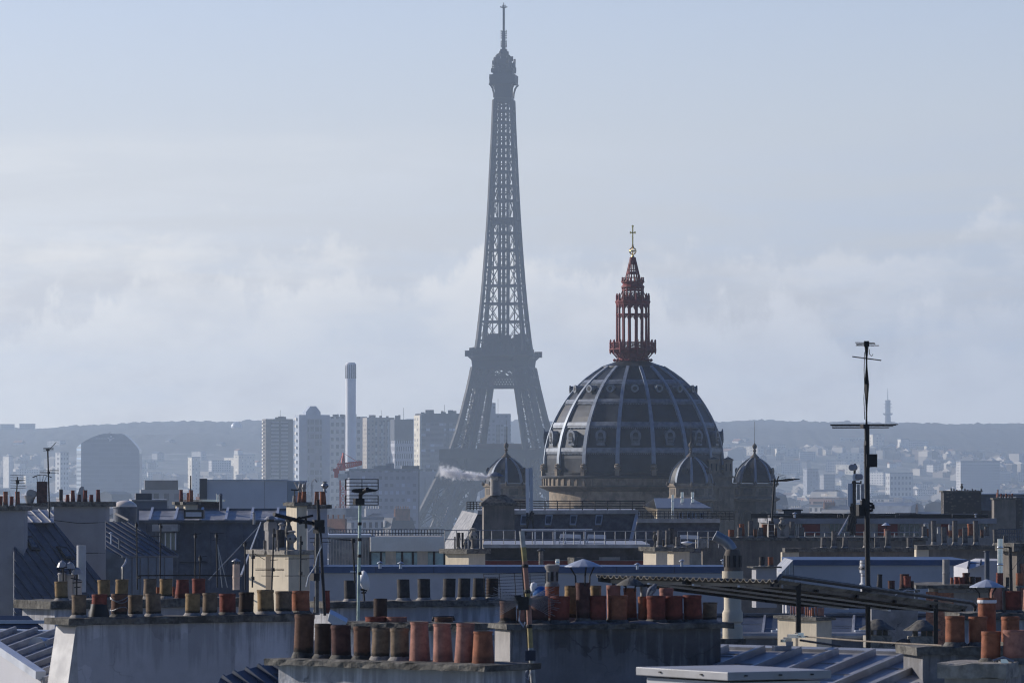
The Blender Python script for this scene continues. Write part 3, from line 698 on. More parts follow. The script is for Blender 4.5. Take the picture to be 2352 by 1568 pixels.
for k, a in enumerate(k16):
    m.bar((*pol(86, a), lz(645)), (*pol(26, a), lz(395)), .13); b = k16[(k + 1) % 16]
    for zy in (640, 600, 560, 545, 520, 460, 430, 408, 400):
        r_ = 86 + (26 - 86) * (645 - zy) / 250; m.bar((*pol(r_, a), lz(zy)), (*pol(r_, b), lz(zy)), .12 if zy in (560, 545, 430, 408) else .07)
    for z1, z2 in ((460, 408), (560, 545)):
        r1, r2 = [86 + (26 - 86) * (645 - z) / 250 for z in (z1, z2)]; m.bar((*pol(r1, a), lz(z1)), (*pol(r2, b), lz(z2)), .1); m.bar((*pol(r1, b), lz(z1)), (*pol(r2, a), lz(z2)), .1)
m.lathe((LX, LY, 0), [(26 * LM, lz(408)), (34 * LM, lz(402)), (34 * LM, lz(396)), (24 * LM, lz(386))], 12)
m.build('spire', M['red'], church)
m = MB(); m.lathe((LX, LY, 0), [(24 * LM, lz(396)), (12 * LM, lz(378)), (11 * LM, lz(362))], 10)
for k in range(8):
    a = k * math.pi / 4; m.tube([(LX + 36 * LM * math.sin(t) * math.cos(a), LY + 36 * LM * math.sin(t) * math.sin(a), lz(325) + 36 * LM * math.cos(t)) for t in [math.pi * i / 12 for i in range(13)]], .05, 6)
m.lathe((LX, LY, 0), [(35 * LM, lz(331)), (37 * LM, lz(325)), (35 * LM, lz(319))], 16, cap=False)
m.build('orb', M['gold'], church, True)
m = MB(); m.lathe((LX, LY, 0), [(6 * LM, lz(362)), (6 * LM, lz(292)), (16 * LM, lz(284)), (8 * LM, lz(272)), (12 * LM, lz(264)), (7 * LM, lz(258))], 10)
m.box((LX, LY, (lz(262) + lz(62)) / 2), (13 * LM, 8 * LM, lz(62) - lz(262))); m.box((LX, LY, lz(132)), (46 * LM, 8 * LM, 12 * LM))
for x, zy in ((-24, 132), (24, 132), (0, 64)): m.box((LX + x * LM, LY, lz(zy)), (14 * LM, 9.5 * LM, 22 * LM) if x else (22 * LM, 9.5 * LM, 14 * LM))
m.bar((LX, LY, lz(62)), (LX, LY, lz(46)), .04)
m.build('cross', M['gold'], church)
# ================================================================ far city
CROPS = {1: (0, 1600), 2: (1000, 1600), 3: (2000, 1600), 4: (2996, 1600), 5: (0, 2000), 6: (1000, 2000), 7: (2000, 2000), 8: (2996, 2000)}
GX = 2352.0 / 4096
def g(c, zx, zy): return ((CROPS[c][0] + zx / 2.13818) * GX, (CROPS[c][1] + zy / 2.13818) * GX)
def gx(c, zx): return g(c, zx, 0)[0]
def gy(c, zy): return g(c, 0, zy)[1]

def block(name, label, cat, px0, px1, py, Y, mat, depth=18.0, yaw=0.0, zb=0.0, group=None, left=0.0):
    """upright block whose front face spans px0..px1 with its top at py; returns its root and corner helper (u along the front, v back, z)"""
    ca, sa = math.cos(yaw), math.sin(yaw); z1 = Zat(py, Y); X0 = Xat(px0, Y)
    k = (px1 - 1176) / F; L = (k * Y - X0) / (ca - k * sa)
    o = Vector((X0, Y, 0))
    root = thing(name, label, cat, (X0, Y, zb), group)
    def W(u, v, z): return o + Vector((u * ca - v * sa, u * sa + v * ca, z))
    m = MB(); q = [W(0, 0, 0), W(L, 0, 0), W(L, depth, 0), W(0, depth, 0)]
    m.add([Vector((p.x, p.y, z)) for z in (zb, z1) for p in q], [(3, 2, 1, 0), (4, 5, 6, 7), (0, 1, 5, 4), (1, 2, 6, 5), (2, 3, 7, 6), (3, 0, 4, 7)])
    if mat: m.build('wall', mat, root)
    return root, W, L, z1
def panel(root, W, name, mat, u0, u1, v0, v1, z0, z1):
    m = MB(); m.add([W(u, v, z) for z in (z0, z1) for u, v in ((u0, v0), (u1, v0), (u1, v1), (u0, v1))], [(3, 2, 1, 0), (4, 5, 6, 7), (0, 1, 5, 4), (1, 2, 6, 5), (2, 3, 7, 6), (3, 0, 4, 7)])
    return m.build(name, mat, root)
def clutter(root, W, L, D, z1, n, hmax, mat):
    m = MB()
    for i in range(n):
        u, v, h = random.uniform(.1, .85) * L, random.uniform(.2, .8) * D, random.uniform(.3, 1) * hmax
        p = W(u, v, z1 + h / 2); m.box(p, (random.uniform(1.5, 4.5), 3, h))
    m.bar(W(L * .6, D * .5, z1), W(L * .6, D * .5, z1 + hmax * 2.2), .25)
    m.build('roof_plant', mat, root)
FW = dict(
  t1=facade('banded_balcony_front', (.42, .41, .40), (.06, .06, .07), 30, 2.72, 1.0, .55, (.10, .10, .11)),
  t1s=material('brown_panel_cladding', (.17, .15, .135), .8, 0, .08, .1),
  t2=facade('dark_window_front', (.26, .26, .28), (.045, .045, .055), 4.2, 5.3, .80, .62, (.30, .30, .32)),
  t2s=material('pale_blue_cladding', (.36, .40, .46), .7, 0, .06, .1),
  t3=facade('pale_grid_front', (.55, .54, .50), (.07, .07, .075), 4.8, 5.6, .52, .50),
  t4=facade('beige_grid_front', (.40, .35, .28), (.10, .09, .08), 3.4, 3.1, .45, .42),
  t5=facade('narrow_window_front', (.50, .50, .53), (.05, .05, .07), 2.0, 5.4, .48, .62, (.12, .12, .15), skew=.37),
  t6=facade('grey_window_band_front', (.15, .145, .15), (.07, .07, .08), 4.1, 3.75, .92, .50, (.62, .64, .68)),
  t6s=facade('cream_balcony_front', (.72, .66, .52), (.32, .29, .24), 5.0, 3.75, .45, .5),
  t7=facade('grey_strip_front', (.30, .31, .34), (.13, .14, .16), 3.6, 3.3, .5, .5, (.35, .36, .4)),
  off=facade('office_window_front', (.33, .34, .38), (.16, .17, .20), 2.7, 3.3, .55, .45),
  glass=facade('curtain_wall', (.13, .17, .25), (.085, .125, .20), 7.0, 3.9, .97, .74, (.12, .165, .24), rough=.25),
  hsm=facade('pale_stone_street_front', (.50, .46, .38), (.07, .07, .075), 2.6, 3.2, .42, .6),
  hsm2=facade('white_street_front', (.62, .60, .56), (.08, .08, .09), 3.0, 3.0, .5, .55),
  hsm3=facade('grey_street_front', (.30, .30, .31), (.05, .05, .055), 2.8, 3.1, .5, .5),
  hsm4=facade('pink_balcony_front', (.60, .42, .33), (.10, .085, .08), 7.0, 3.0, .8, .45),
  roofz=material('far_zinc_roof', (.16, .185, .225), .45, .3, .2, .1),
  roofs=material('far_slate_roof', (.06, .065, .08), .5, .1, .2, .1),
  pale=material('pale_plaster', (.76, .72, .64), .9, 0, .1, .1),
  tile=material('far_clay_tile', (.28, .14, .09), .9, 0, .2, .2),
  crane=material('crane_red', (.62, .06, .04), .5, 0, .1, .3),
)
# --- riverside high-rises
YT = 3750.0
yw = R(12)
t, W, L, z1 = block('residential_tower', 'slim high-rise with brown side panels and white balcony bands, standing apart beside the hill', 'tower block', gx(2, 133), gx(2, 368), gy(2, 160), YT, FW['t1s'], 16, yw)
for a, b in ((.20, .47), (.56, .81)): panel(t, W, 'balcony_front', FW['t1'], L * a, L * b, -1.4, -.01, 8, z1 - 2)
panel(t, W, 'recess', M['dark'], L * .475, L * .555, -.3, -.01, 8, z1 - 1); clutter(t, W, L, 16, z1, 4, 3, FW['t1s'])
for i in range(24): m = MB(); p = W(-.6, 8, z1 - 2 - i * 2.72); m.box(p, (1.0, 6, 1.1), yw); m.build('side_balcony', FW['pale'], t)
t, W, L, z1 = block('residential_tower', 'pale blue-grey high-rise with dark windows in its middle and a raised peaked roof', 'tower block', gx(2, 420), gx(2, 682), gy(2, 125), YT + 60, FW['t2s'], 20, yw)
panel(t, W, 'window_front', FW['t2'], L * .28, L * .73, -1.2, -.01, 8, z1 - 3)
mid = MB(); q = [W(u * L, 4, z) for u, z in ((.25, z1 + .01), (.73, z1 + .01), (.73, z1 + 2.2), (.58, z1 + 6.5), (.40, z1 + 6.5), (.25, z1 + 2.2))]; mid.prism(q, W(0, 12, 0) - W(0, 0, 0)); mid.build('roof_plant', FW['t2s'], t)
for i in range(14): m = MB(); p = W(-.7, 10, z1 - 3 - i * 5.3); m.box(p, (1.2, 5, 2.0), yw); m.build('side_balcony', FW['pale'], t)
t, W, L, z1 = block('residential_tower', 'wide cream high-rise with rows of square windows directly behind the tall white chimney', 'tower block', 757, 843, gy(2, 140), YT + 150, FW['t3'], 18, yw); clutter(t, W, L, 18, z1, 5, 2.5, FW['t1s'])
t, W, L, z1 = block('residential_tower', 'beige high-rise with a fine grid of small windows, right of the tall white chimney', 'tower block', gx(2, 1000), gx(2, 1236), gy(2, 148), YT + 80, FW['t4'], 18, yw)
for a in (.30, .52, .74): panel(t, W, 'loggia_strip', FW['t3'], L * a, L * (a + .07), -.8, -.01, 8, z1 - 3)
clutter(t, W, L, 18, z1, 5, 2.5, FW['t4'])
t, W, L, z1 = block('residential_tower', 'white and blue high-rise with narrow staggered windows under a dark top band', 'tower block', gx(2, 1237), gx(2, 1394), gy(2, 168), YT + 20, FW['t5'], 16, yw)
panel(t, W, 'top_band', FW['roofs'], -.2, L + .2, -.25, 16.2, z1 - 15, z1 + .3); clutter(t, W, L, 16, z1 + .3, 2, 4, FW['roofs'])
t, W, L, z1 = block('residential_tower', 'broad dark grey slab high-rise with a sunlit cream end wall, beside the iron tower leg', 'tower block', gx(2, 1465), gx(2, 1840), gy(2, 116), YT - 60, FW['t6'], 17, R(16))
panel(t, W, 'end_wall', FW['t6s'], -1.2, -.02, -.3, 16, 8, z1 - 1); panel(t, W, 'top_band', FW['roofs'], 0, L, -.3, 17, z1 - 6, z1 + .3); clutter(t, W, L, 17, z1, 9, 3, FW['roofs'])  # end wall far paler than the front: sunlight put into its colour
panel(t, W, 'recess', FW['roofs'], L * .57, L * .63, -.25, -.01, 8, z1 - 6)
t, W, L, z1 = block('residential_tower', 'stepped grey high-rise seen between the two legs of the iron tower', 'tower block', gx(2, 1990), gx(2, 2230), gy(2, 116), YT, FW['t7'], 16, R(8))
panel(t, W, 'upper_storey', FW['t7'], L * .18, L * .48, 3, 13, z1 + .02, z1 + 8); panel(t, W, 'lower_wing', FW['t7'], L + .02, L * 1.13, 2, 14, 0, z1 - 21)
panel(t, W, 'window_strip', FW['t6'], L * .48, L * .62, -.4, -.01, 8, z1 - 8); panel(t, W, 'window_strip', FW['t6'], L * .76, L * .90, -.4, -.01, 8, z1 - 8); clutter(t, W, L, 16, z1, 2, 5, FW['roofs'])
# tall chimney of the heating plant
cx = Xat(805.4, 3500); r = 12.2 / F * 3500
t = thing('plant_chimney', 'tall slender white concrete chimney with dark slots near its top, rising over the high-rises', 'chimney', (cx, 3500, 0))
m = MB(); m.lathe((cx, 3500, 0), [(r * .98, 0), (r * .96, Zat(905, 3500)), (r, Zat(840, 3500)), (r, Zat(835, 3500)), (r * .8, Zat(834, 3500)), (r * .8, Zat(832.5, 3500))], 40); m.build('shaft', material('white_concrete', (.80, .80, .80), .85, 0, .05, .05), t, True, 30)
for k in range(14):
    a = 2 * math.pi * k / 14; m = MB(); m.box((cx + r * math.cos(a), 3500 + r * math.sin(a), (Zat(838, 3500) + Zat(869, 3500)) / 2), (.2, .8, Zat(838, 3500) - Zat(869, 3500)), a); m.build('slot', FW['roofs'], t)
# office blocks below the towers
t, W, L, z1 = block('office_building', 'long pale office building with rows of windows, behind the red crane', 'office building', gx(2, 850), gx(2, 1440), gy(2, 604), 2300, FW['off'], 30, R(4))
panel(t, W, 'roof_edge', FW['roofz'], -.3, L + .3, -.3, 30, z1 + .01, z1 + 1.0); clutter(t, W, L, 30, z1 + 1, 6, 2.5, FW['roofz'])
t, W, L, z1 = block('office_building', 'dark rooftop storey above the long office building', 'office building', gx(2, 1300), gx(2, 1450), gy(2, 560), 2400, FW['roofs'], 15, R(4))
t, W, L, z1 = block('office_building', 'plain grey windowless block beside the iron tower foot', 'office building', gx(2, 1432), gx(2, 1640), gy(2, 606), 3180, material('pale_grey_wall', (.30, .31, .34), .9, 0, .1, .05), 26, R(6))
panel(t, W, 'downpipe', FW['roofs'], L * .3, L * .32, -.2, -.01, 0, z1 - 4); clutter(t, W, L, 26, z1, 5, 2, FW['roofs'])
t, W, L, z1 = block('blank_walled_building', 'big plain windowless pale wall of a hall behind the blue zinc roofs', 'building', gx(1, 1770), gx(2, 320), gy(1, 690), 430, material('blank_blue_wall', (.60, .62, .65), .85, 0, .06, .08), 24, R(3))
panel(t, W, 'edge_pier', FW['roofs'], -.62, -.01, -.2, 5, 25, z1 + .2); panel(t, W, 'coping', M['zinclight'], -.1, L + .1, -.12, .5, z1 + .005, z1 + .12); panel(t, W, 'joint', M['zinc'], L * .715, L * .72, -.03, -.005, 25, z1)
t, W, L, z1 = block('blank_walled_building', 'narrow greenish plain wall set back at the end of the big windowless wall', 'building', gx(2, 321), gx(2, 480), gy(2, 698), 445, material('blank_green_wall', (.50, .53, .52), .85, 0, .06, .08), 20, R(3))
panel(t, W, 'coping', M['zinclight'], -.05, L + .1, -.1, .5, z1 + .005, z1 + .1)
t, W, L, z1 = block('flat_roofed_building', 'low blue-grey flat-roofed building with a rooftop storey, right of the small glass dome', 'building', gx(1, 1140), gx(1, 1432), gy(1, 862), 330, material('blue_grey_wall', (.10, .125, .17), .7, 0, .1, .2), 12, R(5))
panel(t, W, 'upper_storey', FW['roofs'], L * .08, L * .55, .5, 6, z1 + .01, z1 + .5); panel(t, W, 'roof_edge', M['zinc'], -.1, L + .1, -.1, 12, z1 + .005, z1 + .09)
t, W, L, z1 = block('flat_roofed_building', 'hazy dark-roofed building left of the big windowless wall', 'building', gx(1, 1205), gx(1, 1560), gy(1, 765), 1300, FW['hsm3'], 20, R(5))
panel(t, W, 'upper_storey', FW['roofs'], L * .1, L * .9, 1, 15, z1 + .01, z1 + 2.4)
# curved glass office tower
YG = 4600.0
def gg(zx, zy): return P(160.8 + zx * .10622, 976.2 + zy * .10622, YG)
OUT = [(130, 480), (200, 412), (330, 335), (480, 258), (620, 206), (740, 177), (860, 178), (1000, 190), (1120, 185), (1180, 205), (1280, 290), (1380, 390), (1490, 525), (1500, 610)]
root = thing('glass_office_tower', 'hazy blue glass office tower with a bulging rounded top', 'office tower', (gg(800, 0).x, YG, 0))
m = MB(); fr = [gg(*p) for p in OUT if p[0] >= 240 or p[0] == 200]; fr[0] = gg(240, 392)
m.prism([Vector((p.x, YG, p.z)) for p in fr] + [Vector((fr[-1].x, YG, 0)), Vector((fr[0].x, YG, 0))], (0, 34, 0)); m.build('wall', FW['glass'], root)
m = MB(); a, b = gg(238, 395), gg(130, 480)
m.add([(a.x, YG + .5, 0), (b.x, YG + 6, 0), (b.x, YG + 26, 0), (a.x, YG + 33, 0), (a.x, YG + .5, a.z), (b.x, YG + 6, b.z), (b.x, YG + 26, b.z), (a.x, YG + 33, a.z)], [(0, 1, 2, 3), (7, 6, 5, 4), (0, 4, 5, 1), (1, 5, 6, 2), (2, 6, 7, 3), (3, 7, 4, 0)])
m.build('end_bay', facade('painted_sunlit_glass', (.50, .56, .60), (.20, .25, .30), 9, 3.9, .97, .45), root)  # sunlight on the end bay painted in as a paler glass front
m = MB()
for pts in ([(810, 262), (880, 290), (960, 262), (960, 278), (905, 312), (862, 350), (840, 345), (850, 305), (810, 280)],): m.prism([gg(*p) - Vector((0, .35, 0)) for p in pts], (0, .3, 0))
c = gg(887, 246); m.tube([c - Vector((0, .35, 0)), c - Vector((0, .05, 0))], 1.0, 12)
m.build('emblem', M['plastic'], root)
for i in range(7):
    m = MB(); x = 560 + i * 34; m.prism([gg(x, 268 + i * 1.5) - Vector((0, .3, 0)), gg(x + 20, 268 + i * 1.5) - Vector((0, .3, 0)), gg(x + 20, 300) - Vector((0, .3, 0)), gg(x, 300) - Vector((0, .3, 0))], (0, .25, 0)); m.build('sign_letter', material('sign_grey', (.26, .30, .37), .6, 0, .05, 1), root)
m = MB(); m.bar(gg(830, 180), gg(880, 148), .5); m.build('roof_mast', FW['roofs'], root)
# red luffing crane
YC = 1700.0
def gc(zx, zy): return P(*g(2, zx, zy), YC)
base = gc(795, 960); cr_ = thing('tower_crane', 'red construction crane with raised jib in front of the pale office building', 'crane', (base.x, YC, 0))
m = MB(); hw = 24 / 2.138 * GX / F * YC; zs = [8 + i * 2.4 for i in range(40)]; ztop = gc(0, 668).z; zs = [z for z in zs if z < ztop]
for i in range(4):
    c0 = [(-hw, -hw), (hw, -hw), (hw, hw), (-hw, hw)]; p = c0[i]; q = c0[(i + 1) % 4]
    m.bar((base.x + p[0], YC + p[1], 0), (base.x + p[0], YC + p[1], ztop), .5)
    for k, z in enumerate(zs[:-1]):
        a_, b_ = (p, q) if k % 2 else (q, p); m.bar((base.x + a_[0], YC + a_[1], z), (base.x + b_[0], YC + b_[1], z + 2.4), .2); m.bar((base.x + p[0], YC + p[1], z), (base.x + q[0], YC + q[1], z), .16)
m.build('mast', FW['crane'], cr_)
m = MB(); m.box(gc(795, 655), (3.0, 3.0, 2.2)); m.build('slewing_ring', FW['pale'], cr_)
m = MB(); p0, p1 = gc(745, 596), gc(955, 548); v_ = (p1 - p0); up = Vector((0, 0, 1.9))
for dy in (-.8, .8):
    o = Vector((0, dy, 0)); m.bar(p0 + o, p1 + o, .55); m.bar(p0 + up + o, p0 + v_ + up * .5 + o, .5)
    for k in range(12): a_ = p0 + v_ * (k / 12) + o; b_ = p0 + v_ * ((k + 1) / 12) + o; m.bar(a_, b_ + up * (1 - .5 * (k + 1) / 12), .22); m.bar(b_ + up * (1 - .5 * (k + 1) / 12), b_, .22)
m.build('jib', FW['crane'], cr_)
m = MB(); ap = gc(797, 450)
for dy in (-.9, .9): m.bar(gc(775, 600) + Vector((0, dy, 0)), ap, .4); m.bar(gc(812, 600) + Vector((0, dy, 0)), ap, .4)
for k in range(6): m.bar(gc(775 + 3.5 * k, 600 - 25 * k), gc(812 - 2.5 * k, 590 - 25 * k), .22)
m.build('apex_frame', FW['crane'], cr_)
m = MB(); m.bar(ap, gc(930, 532), .14); m.bar(ap, gc(735, 590), .14); m.build('tie_rod', FW['crane'], cr_)
m = MB(); m.box(gc(742, 622), (1.6, 1.6, 3.0)); m.box(gc(735, 597), (1.8, 2.2, .9)); m.build('counterweight', FW['crane'], cr_)
m = MB(); m.box(gc(832, 635), (1.7, 1.7, 2.3)); m.build('cab', M['zinc'], cr_)

# --- building kinds for the hazy streets (shared meshes, copied)
def street_kind(name, label, group, w, d, h, wall, roof, nchim, mans=4.0, flat=False):
    root = thing(name, label, 'building', (0, 0, 0), group); parts = []
    m = MB(); m.box((0, 0, h / 2), (w, d, h)); m.build('wall', wall, root)
    m = MB()
    if flat:
        m.box((0, 0, h + .4), (w + .4, d + .4, .8)); m.box((w * .15, 0, h + 2), (w * .3, d * .5, 2.5)); m.box((-w * .25, d * .1, h + 1.4), (w * .15, d * .3, 1.6))
    else:
        a, b = w / 2, d / 2; v = [(-a, -b, h), (a, -b, h), (a, b, h), (-a, b, h), (-a + .2, -b + 1.5, h + mans), (a - .2, -b + 1.5, h + mans), (a - .2, b - 1.5, h + mans), (-a + .2, b - 1.5, h + mans), (-a + .2, 0, h + mans + 1.6), (a - .2, 0, h + mans + 1.6)]
        m.add(v, [(0, 1, 5, 4), (1, 2, 6, 5), (2, 3, 7, 6), (3, 0, 4, 7), (4, 5, 9, 8), (6, 7, 8, 9), (5, 6, 9), (7, 4, 8), (3, 2, 1, 0)])
    m.build('roof', roof, root)
    if not flat:
        for k in range(int(w / 3.5)):
            m = MB(); m.box((-w / 2 + 2 + k * 3.5, -d / 2 + .5, h + mans * .45), (1.3, 1.2, 2.2)); m.build('dormer', FW['pale'], root)
    for k in range(nchim):
        x = -w / 2 + (k + .02) * w / max(1, nchim - 1) if nchim > 1 else w * .4
        x = max(-w / 2 + .5, min(w / 2 - .5, x)); m = MB(); m.box((x, 0, h + mans * .7 + 1.5), (.7, d * .6, 3.6 + mans * .6))
        for q in range(6): m.box((x, -d * .26 + q * d * .1, h + mans * 1.0 + 3.8), (.3, .3, .9))
        m.build('chimney', FW['pale'] if k % 2 else FW['tile'], root)
    return root
GRP = 'hazy street buildings between the near roofs and the river'
kinds = [
  street_kind('street_building', 'pale stone street building with grey zinc mansard roof among the hazy rooftops', GRP, 22, 14, 26, FW['hsm'], FW['roofz'], 2),
  street_kind('street_building', 'white street building with dark slate mansard roof among the hazy rooftops', GRP, 30, 14, 25, FW['hsm2'], FW['roofs'], 3),
  street_kind('street_building', 'grey street building with dark slate mansard roof among the hazy rooftops', GRP, 18, 13, 28, FW['hsm3'], FW['roofs'], 2, 5),
  street_kind('street_building', 'flat-roofed white building among the hazy rooftops', GRP, 24, 16, 30, FW['hsm2'], FW['roofz'], 0, 1, True),
  street_kind('street_building', 'flat-roofed pink balconied building among the hazy rooftops', GRP, 17, 14, 31, FW['hsm4'], FW['pale'], 0, 1, True),
  street_kind('street_building', 'small cream street building with grey zinc mansard roof among the hazy rooftops', GRP, 14, 12, 24, FW['t6s'], FW['roofz'], 2, 4.5),
]
def copy_tree(o, parent=None):
    c = o.copy(); col.objects.link(c)
    if parent is not None: c.parent = parent
    for ch in [x for x in bpy.data.objects if x.parent == o]: copy_tree(ch, c)
    return c
kids = {k.name: list(k.children) for k in kinds}
used = {k.name: False for k in kinds}
rc = random.Random(11)
def place(k, x, y, z, rz, s=1.0):
    if not used[k.name]: used[k.name] = True; o = k
    else:
        o = k.copy(); col.objects.link(o)
        if y < 2300:
            for ch in kids[k.name]: c = ch.copy(); col.objects.link(c); c.parent = o
        else:
            for ch in kids[k.name]:
                if ch.name.split('.')[0] in ('wall', 'roof'): c = ch.copy(); col.objects.link(c); c.parent = o
    o.location = (x, y, z); o.rotation_euler = (0, 0, rz); o.scale = (s, s, s)
GRIDA = R(-38)
y = 700.0; cnt = 0
while y < 4900:
    for lo, hi in ((-10, 1020), (1760, 2365)):
        px = lo + rc.uniform(0, 20)
        while px < hi:
            Y = y + rc.uniform(-25, 25); k = rc.choice(kinds); s = rc.uniform(.82, 1.06)
            if Y > 2500: s *= 1.04
            bad = (1640 < Y < 1760 and 750 < px < 850) or (2200 < Y < 2450 and 780 < px < 1040) or (abs(Y - 3000) < 110 and 900 < px) or (4530 < Y < 4680 and 150 < px < 340) or (3400 < Y < 3950 and 590 < px < 1040 and px < 1200)
            bad = bad or (px > 1000 and px < 1830 and Y < 820) or (Y < 1000 and (px < 690 or px > 1100))
            bad = bad or (920 < px < 1120 and 1250 < Y < 3060)
            if not bad:
                place(k, Xat(px, Y), Y, 0, GRIDA + rc.choice((0, 0, math.pi / 2, math.pi / 2, .5)) + rc.uniform(-.15, .15), s); cnt += 1
            px += (rc.uniform(26, 44) * F / Y) * (1.0 if Y < 3000 else 1.25)
    y *= 1.135
print('street buildings', cnt)
# --- hillside: houses and slabs standing on the slope
GH = 'small houses scattered over the hazy hillside'
def house_kind(label, w, d, h, wall, roof, gable):
    root = thing('hillside_house', label, 'house', (0, 0, 0), GH)
    m = MB(); m.box((0, 0, h / 2 - 3), (w, d, h + 6)); m.build('wall', wall, root)
    m = MB(); a, b = w / 2 + .4, d / 2 + .4
    if gable: m.add([(-a, -b, h), (a, -b, h), (a, b, h), (-a, b, h), (-a, 0, h + 3.2), (a, 0, h + 3.2)], [(0, 1, 5, 4), (2, 3, 4, 5), (1, 2, 5), (3, 0, 4), (3, 2, 1, 0)])
    else: m.box((0, 0, h + .3), (w + .6, d + .6, .6))
    m.build('roof', roof, root); return root
hk = [house_kind('white gabled house on the hazy wooded hillside', 13, 10, 8, FW['pale'], FW['tile'], True), house_kind('cream flat-roofed apartment house on the hazy hillside', 26, 13, 14, FW['hsm2'], FW['roofz'], False),
      house_kind('grey gabled house with dark roof on the hazy hillside', 14, 10, 9, FW['hsm3'], FW['roofs'], True), house_kind('long pale terraced apartment house on the hazy hillside', 40, 12, 11, FW['t6s'], FW['pale'], False)]
hkids = {k.name: list(k.children) for k in hk}; hused = set()
n = 0
while n < 290:
    Y = rc.uniform(5100, 7300); px = rc.choice((rc.uniform(-5, 640), rc.uniform(1650, 2360), rc.uniform(1780, 2360))); X = Xat(px, Y)
    if rc.random() < (Y - 5600) / 2600: continue
    k = rc.choice(hk)
    if k.name not in hused: hused.add(k.name); o = k
    else:
        o = k.copy(); col.objects.link(o)
        for ch in hkids[k.name]: c = ch.copy(); col.objects.link(c); c.parent = o
    o.location = (X, Y, hill_h(X, Y)); o.rotation_euler = (0, 0, rc.uniform(-1.2, .4)); q_ = rc.uniform(.55, 1.05); o.scale = (q_, q_, q_); n += 1
def slab(label, px0, px1, py, Y, mat, yaw=.25, d=14):
    t, W, L, z1 = block('hillside_apartment_block', label, 'apartment block', px0, px1, py, Y, mat, d, yaw, hill_h(Xat(px0, Y), Y) - 4)
    panel(t, W, 'roof_edge', FW['roofz'], -.3, L + .3, -.3, d + .3, z1 + .02, z1 + .9); return t
slab('tall grey slab of flats on the hazy slope right of the small church dome', gx(4, 497), gx(4, 592), gy(4, 592), 5300, FW['t7'])
slab('dark stepped block of flats on the hazy slope beside the tall grey slab', gx(4, 640), gx(4, 735), gy(4, 640), 5350, FW['hsm3'])
slab('broad pale block of flats on the hazy slope right of the aerial mast', gx(4, 1205), gx(4, 1400), gy(4, 625), 5250, FW['t3'])
slab('long white low building high on the hazy slope behind the rubble-stone stack', gx(4, 1810), gx(4, 2145), gy(4, 525), 5600, FW['hsm2'])
slab('cream terraced flats high on the hazy wooded slope under the hilltop transmitter', gx(4, 1060), gx(4, 1150), gy(4, 295), 6900, FW['t6s'])
slab('pale building near the top of the hazy slope beside the cream terraced flats', gx(4, 1300), gx(4, 1365), gy(4, 335), 6900, FW['pale'])
slab('sunlit narrow slab on the hazy slope at the far left edge', gx(1, 75), gx(1, 112), gy(1, 482), 6200, FW['pale'], .6)
slab('pale high slab of flats on the hazy slope beside the glass tower', gx(1, 515), gx(1, 590), gy(1, 450), 5900, FW['t3'], .5)
slab('wide pale flats on the hazy slope left of the first high-rise', gx(1, 2040), gx(1, 2180), gy(1, 468), 6300, FW['t6s'], .5)
slab('cream block of flats on the hazy slope between the glass tower and the high-rises', gx(1, 1640), gx(1, 1712), gy(1, 490), 6000, FW['t6s'], .4)
for i, (a, b, c) in enumerate(((0, 122, 208), (165, 300, 205))):
    slab(('low block of flats on the hilltop ridge at the far left edge', 'longer block of flats on the hilltop ridge')[i], gx(1, a), gx(1, b), gy(1, c), 8450, FW['hsm3'], .05)
# observatory on the hill
YO = 7900.0; c = P(*g(1, 2022, 300), YO); zt = Zat(gy(1, 182), YO)
o = thing('observatory', 'small pale domed observatory on the wooded hill left of the high-rises', 'observatory', (c.x, YO, hill_h(c.x, YO)))
m = MB(); m.lathe((c.x, YO, 0), [(8.0, hill_h(c.x, YO)), (8.0, zt - 9)], 24); m.build('wall', FW['pale'], o)
m = MB(); m.lathe((c.x, YO, 0), [(8.6 * math.cos(t), zt - 9 + 9 * math.sin(t)) for t in [i * math.pi / 20 for i in range(10)]], 24); m.build('dome', M['zinclight'], o, True, 60)
# hilltop transmitter
YV = 8500.0; vx = Xat(2039.5, YV); vk = .16115 / F * YV
def vz(zy): return Zat(769.5 + zy * .16115, YV)
o = thing('transmitter_tower', 'hazy grey concrete transmitter tower with ring platforms on the hilltop', 'tower', (vx, YV, vz(1230)))
cm = material('transmitter_concrete', (.16, .16, .17), .9, 0, .05, .1)
m = MB(); m.lathe((vx, YV, 0), [(46 * vk, vz(1330)), (42 * vk, vz(1200)), (38 * vk, vz(1120)), (38 * vk, vz(925))], 16); m.build('shaft', cm, o)
for zy, r_, h in ((1125, 70, 30), (1030, 64, 8), (985, 60, 8), (940, 44, 6)):
    m = MB(); m.lathe((vx, YV, 0), [(r_ * .7 * vk, vz(zy + h / 2)), (r_ * vk, vz(zy)), (r_ * vk, vz(zy - h / 2))], 16); m.build('ring_platform', cm, o)
m = MB(); m.tube([(vx, YV, vz(926)), (vx, YV, vz(755))], 6 * vk, 8, 3 * vk); m.build('spire', cm, o)

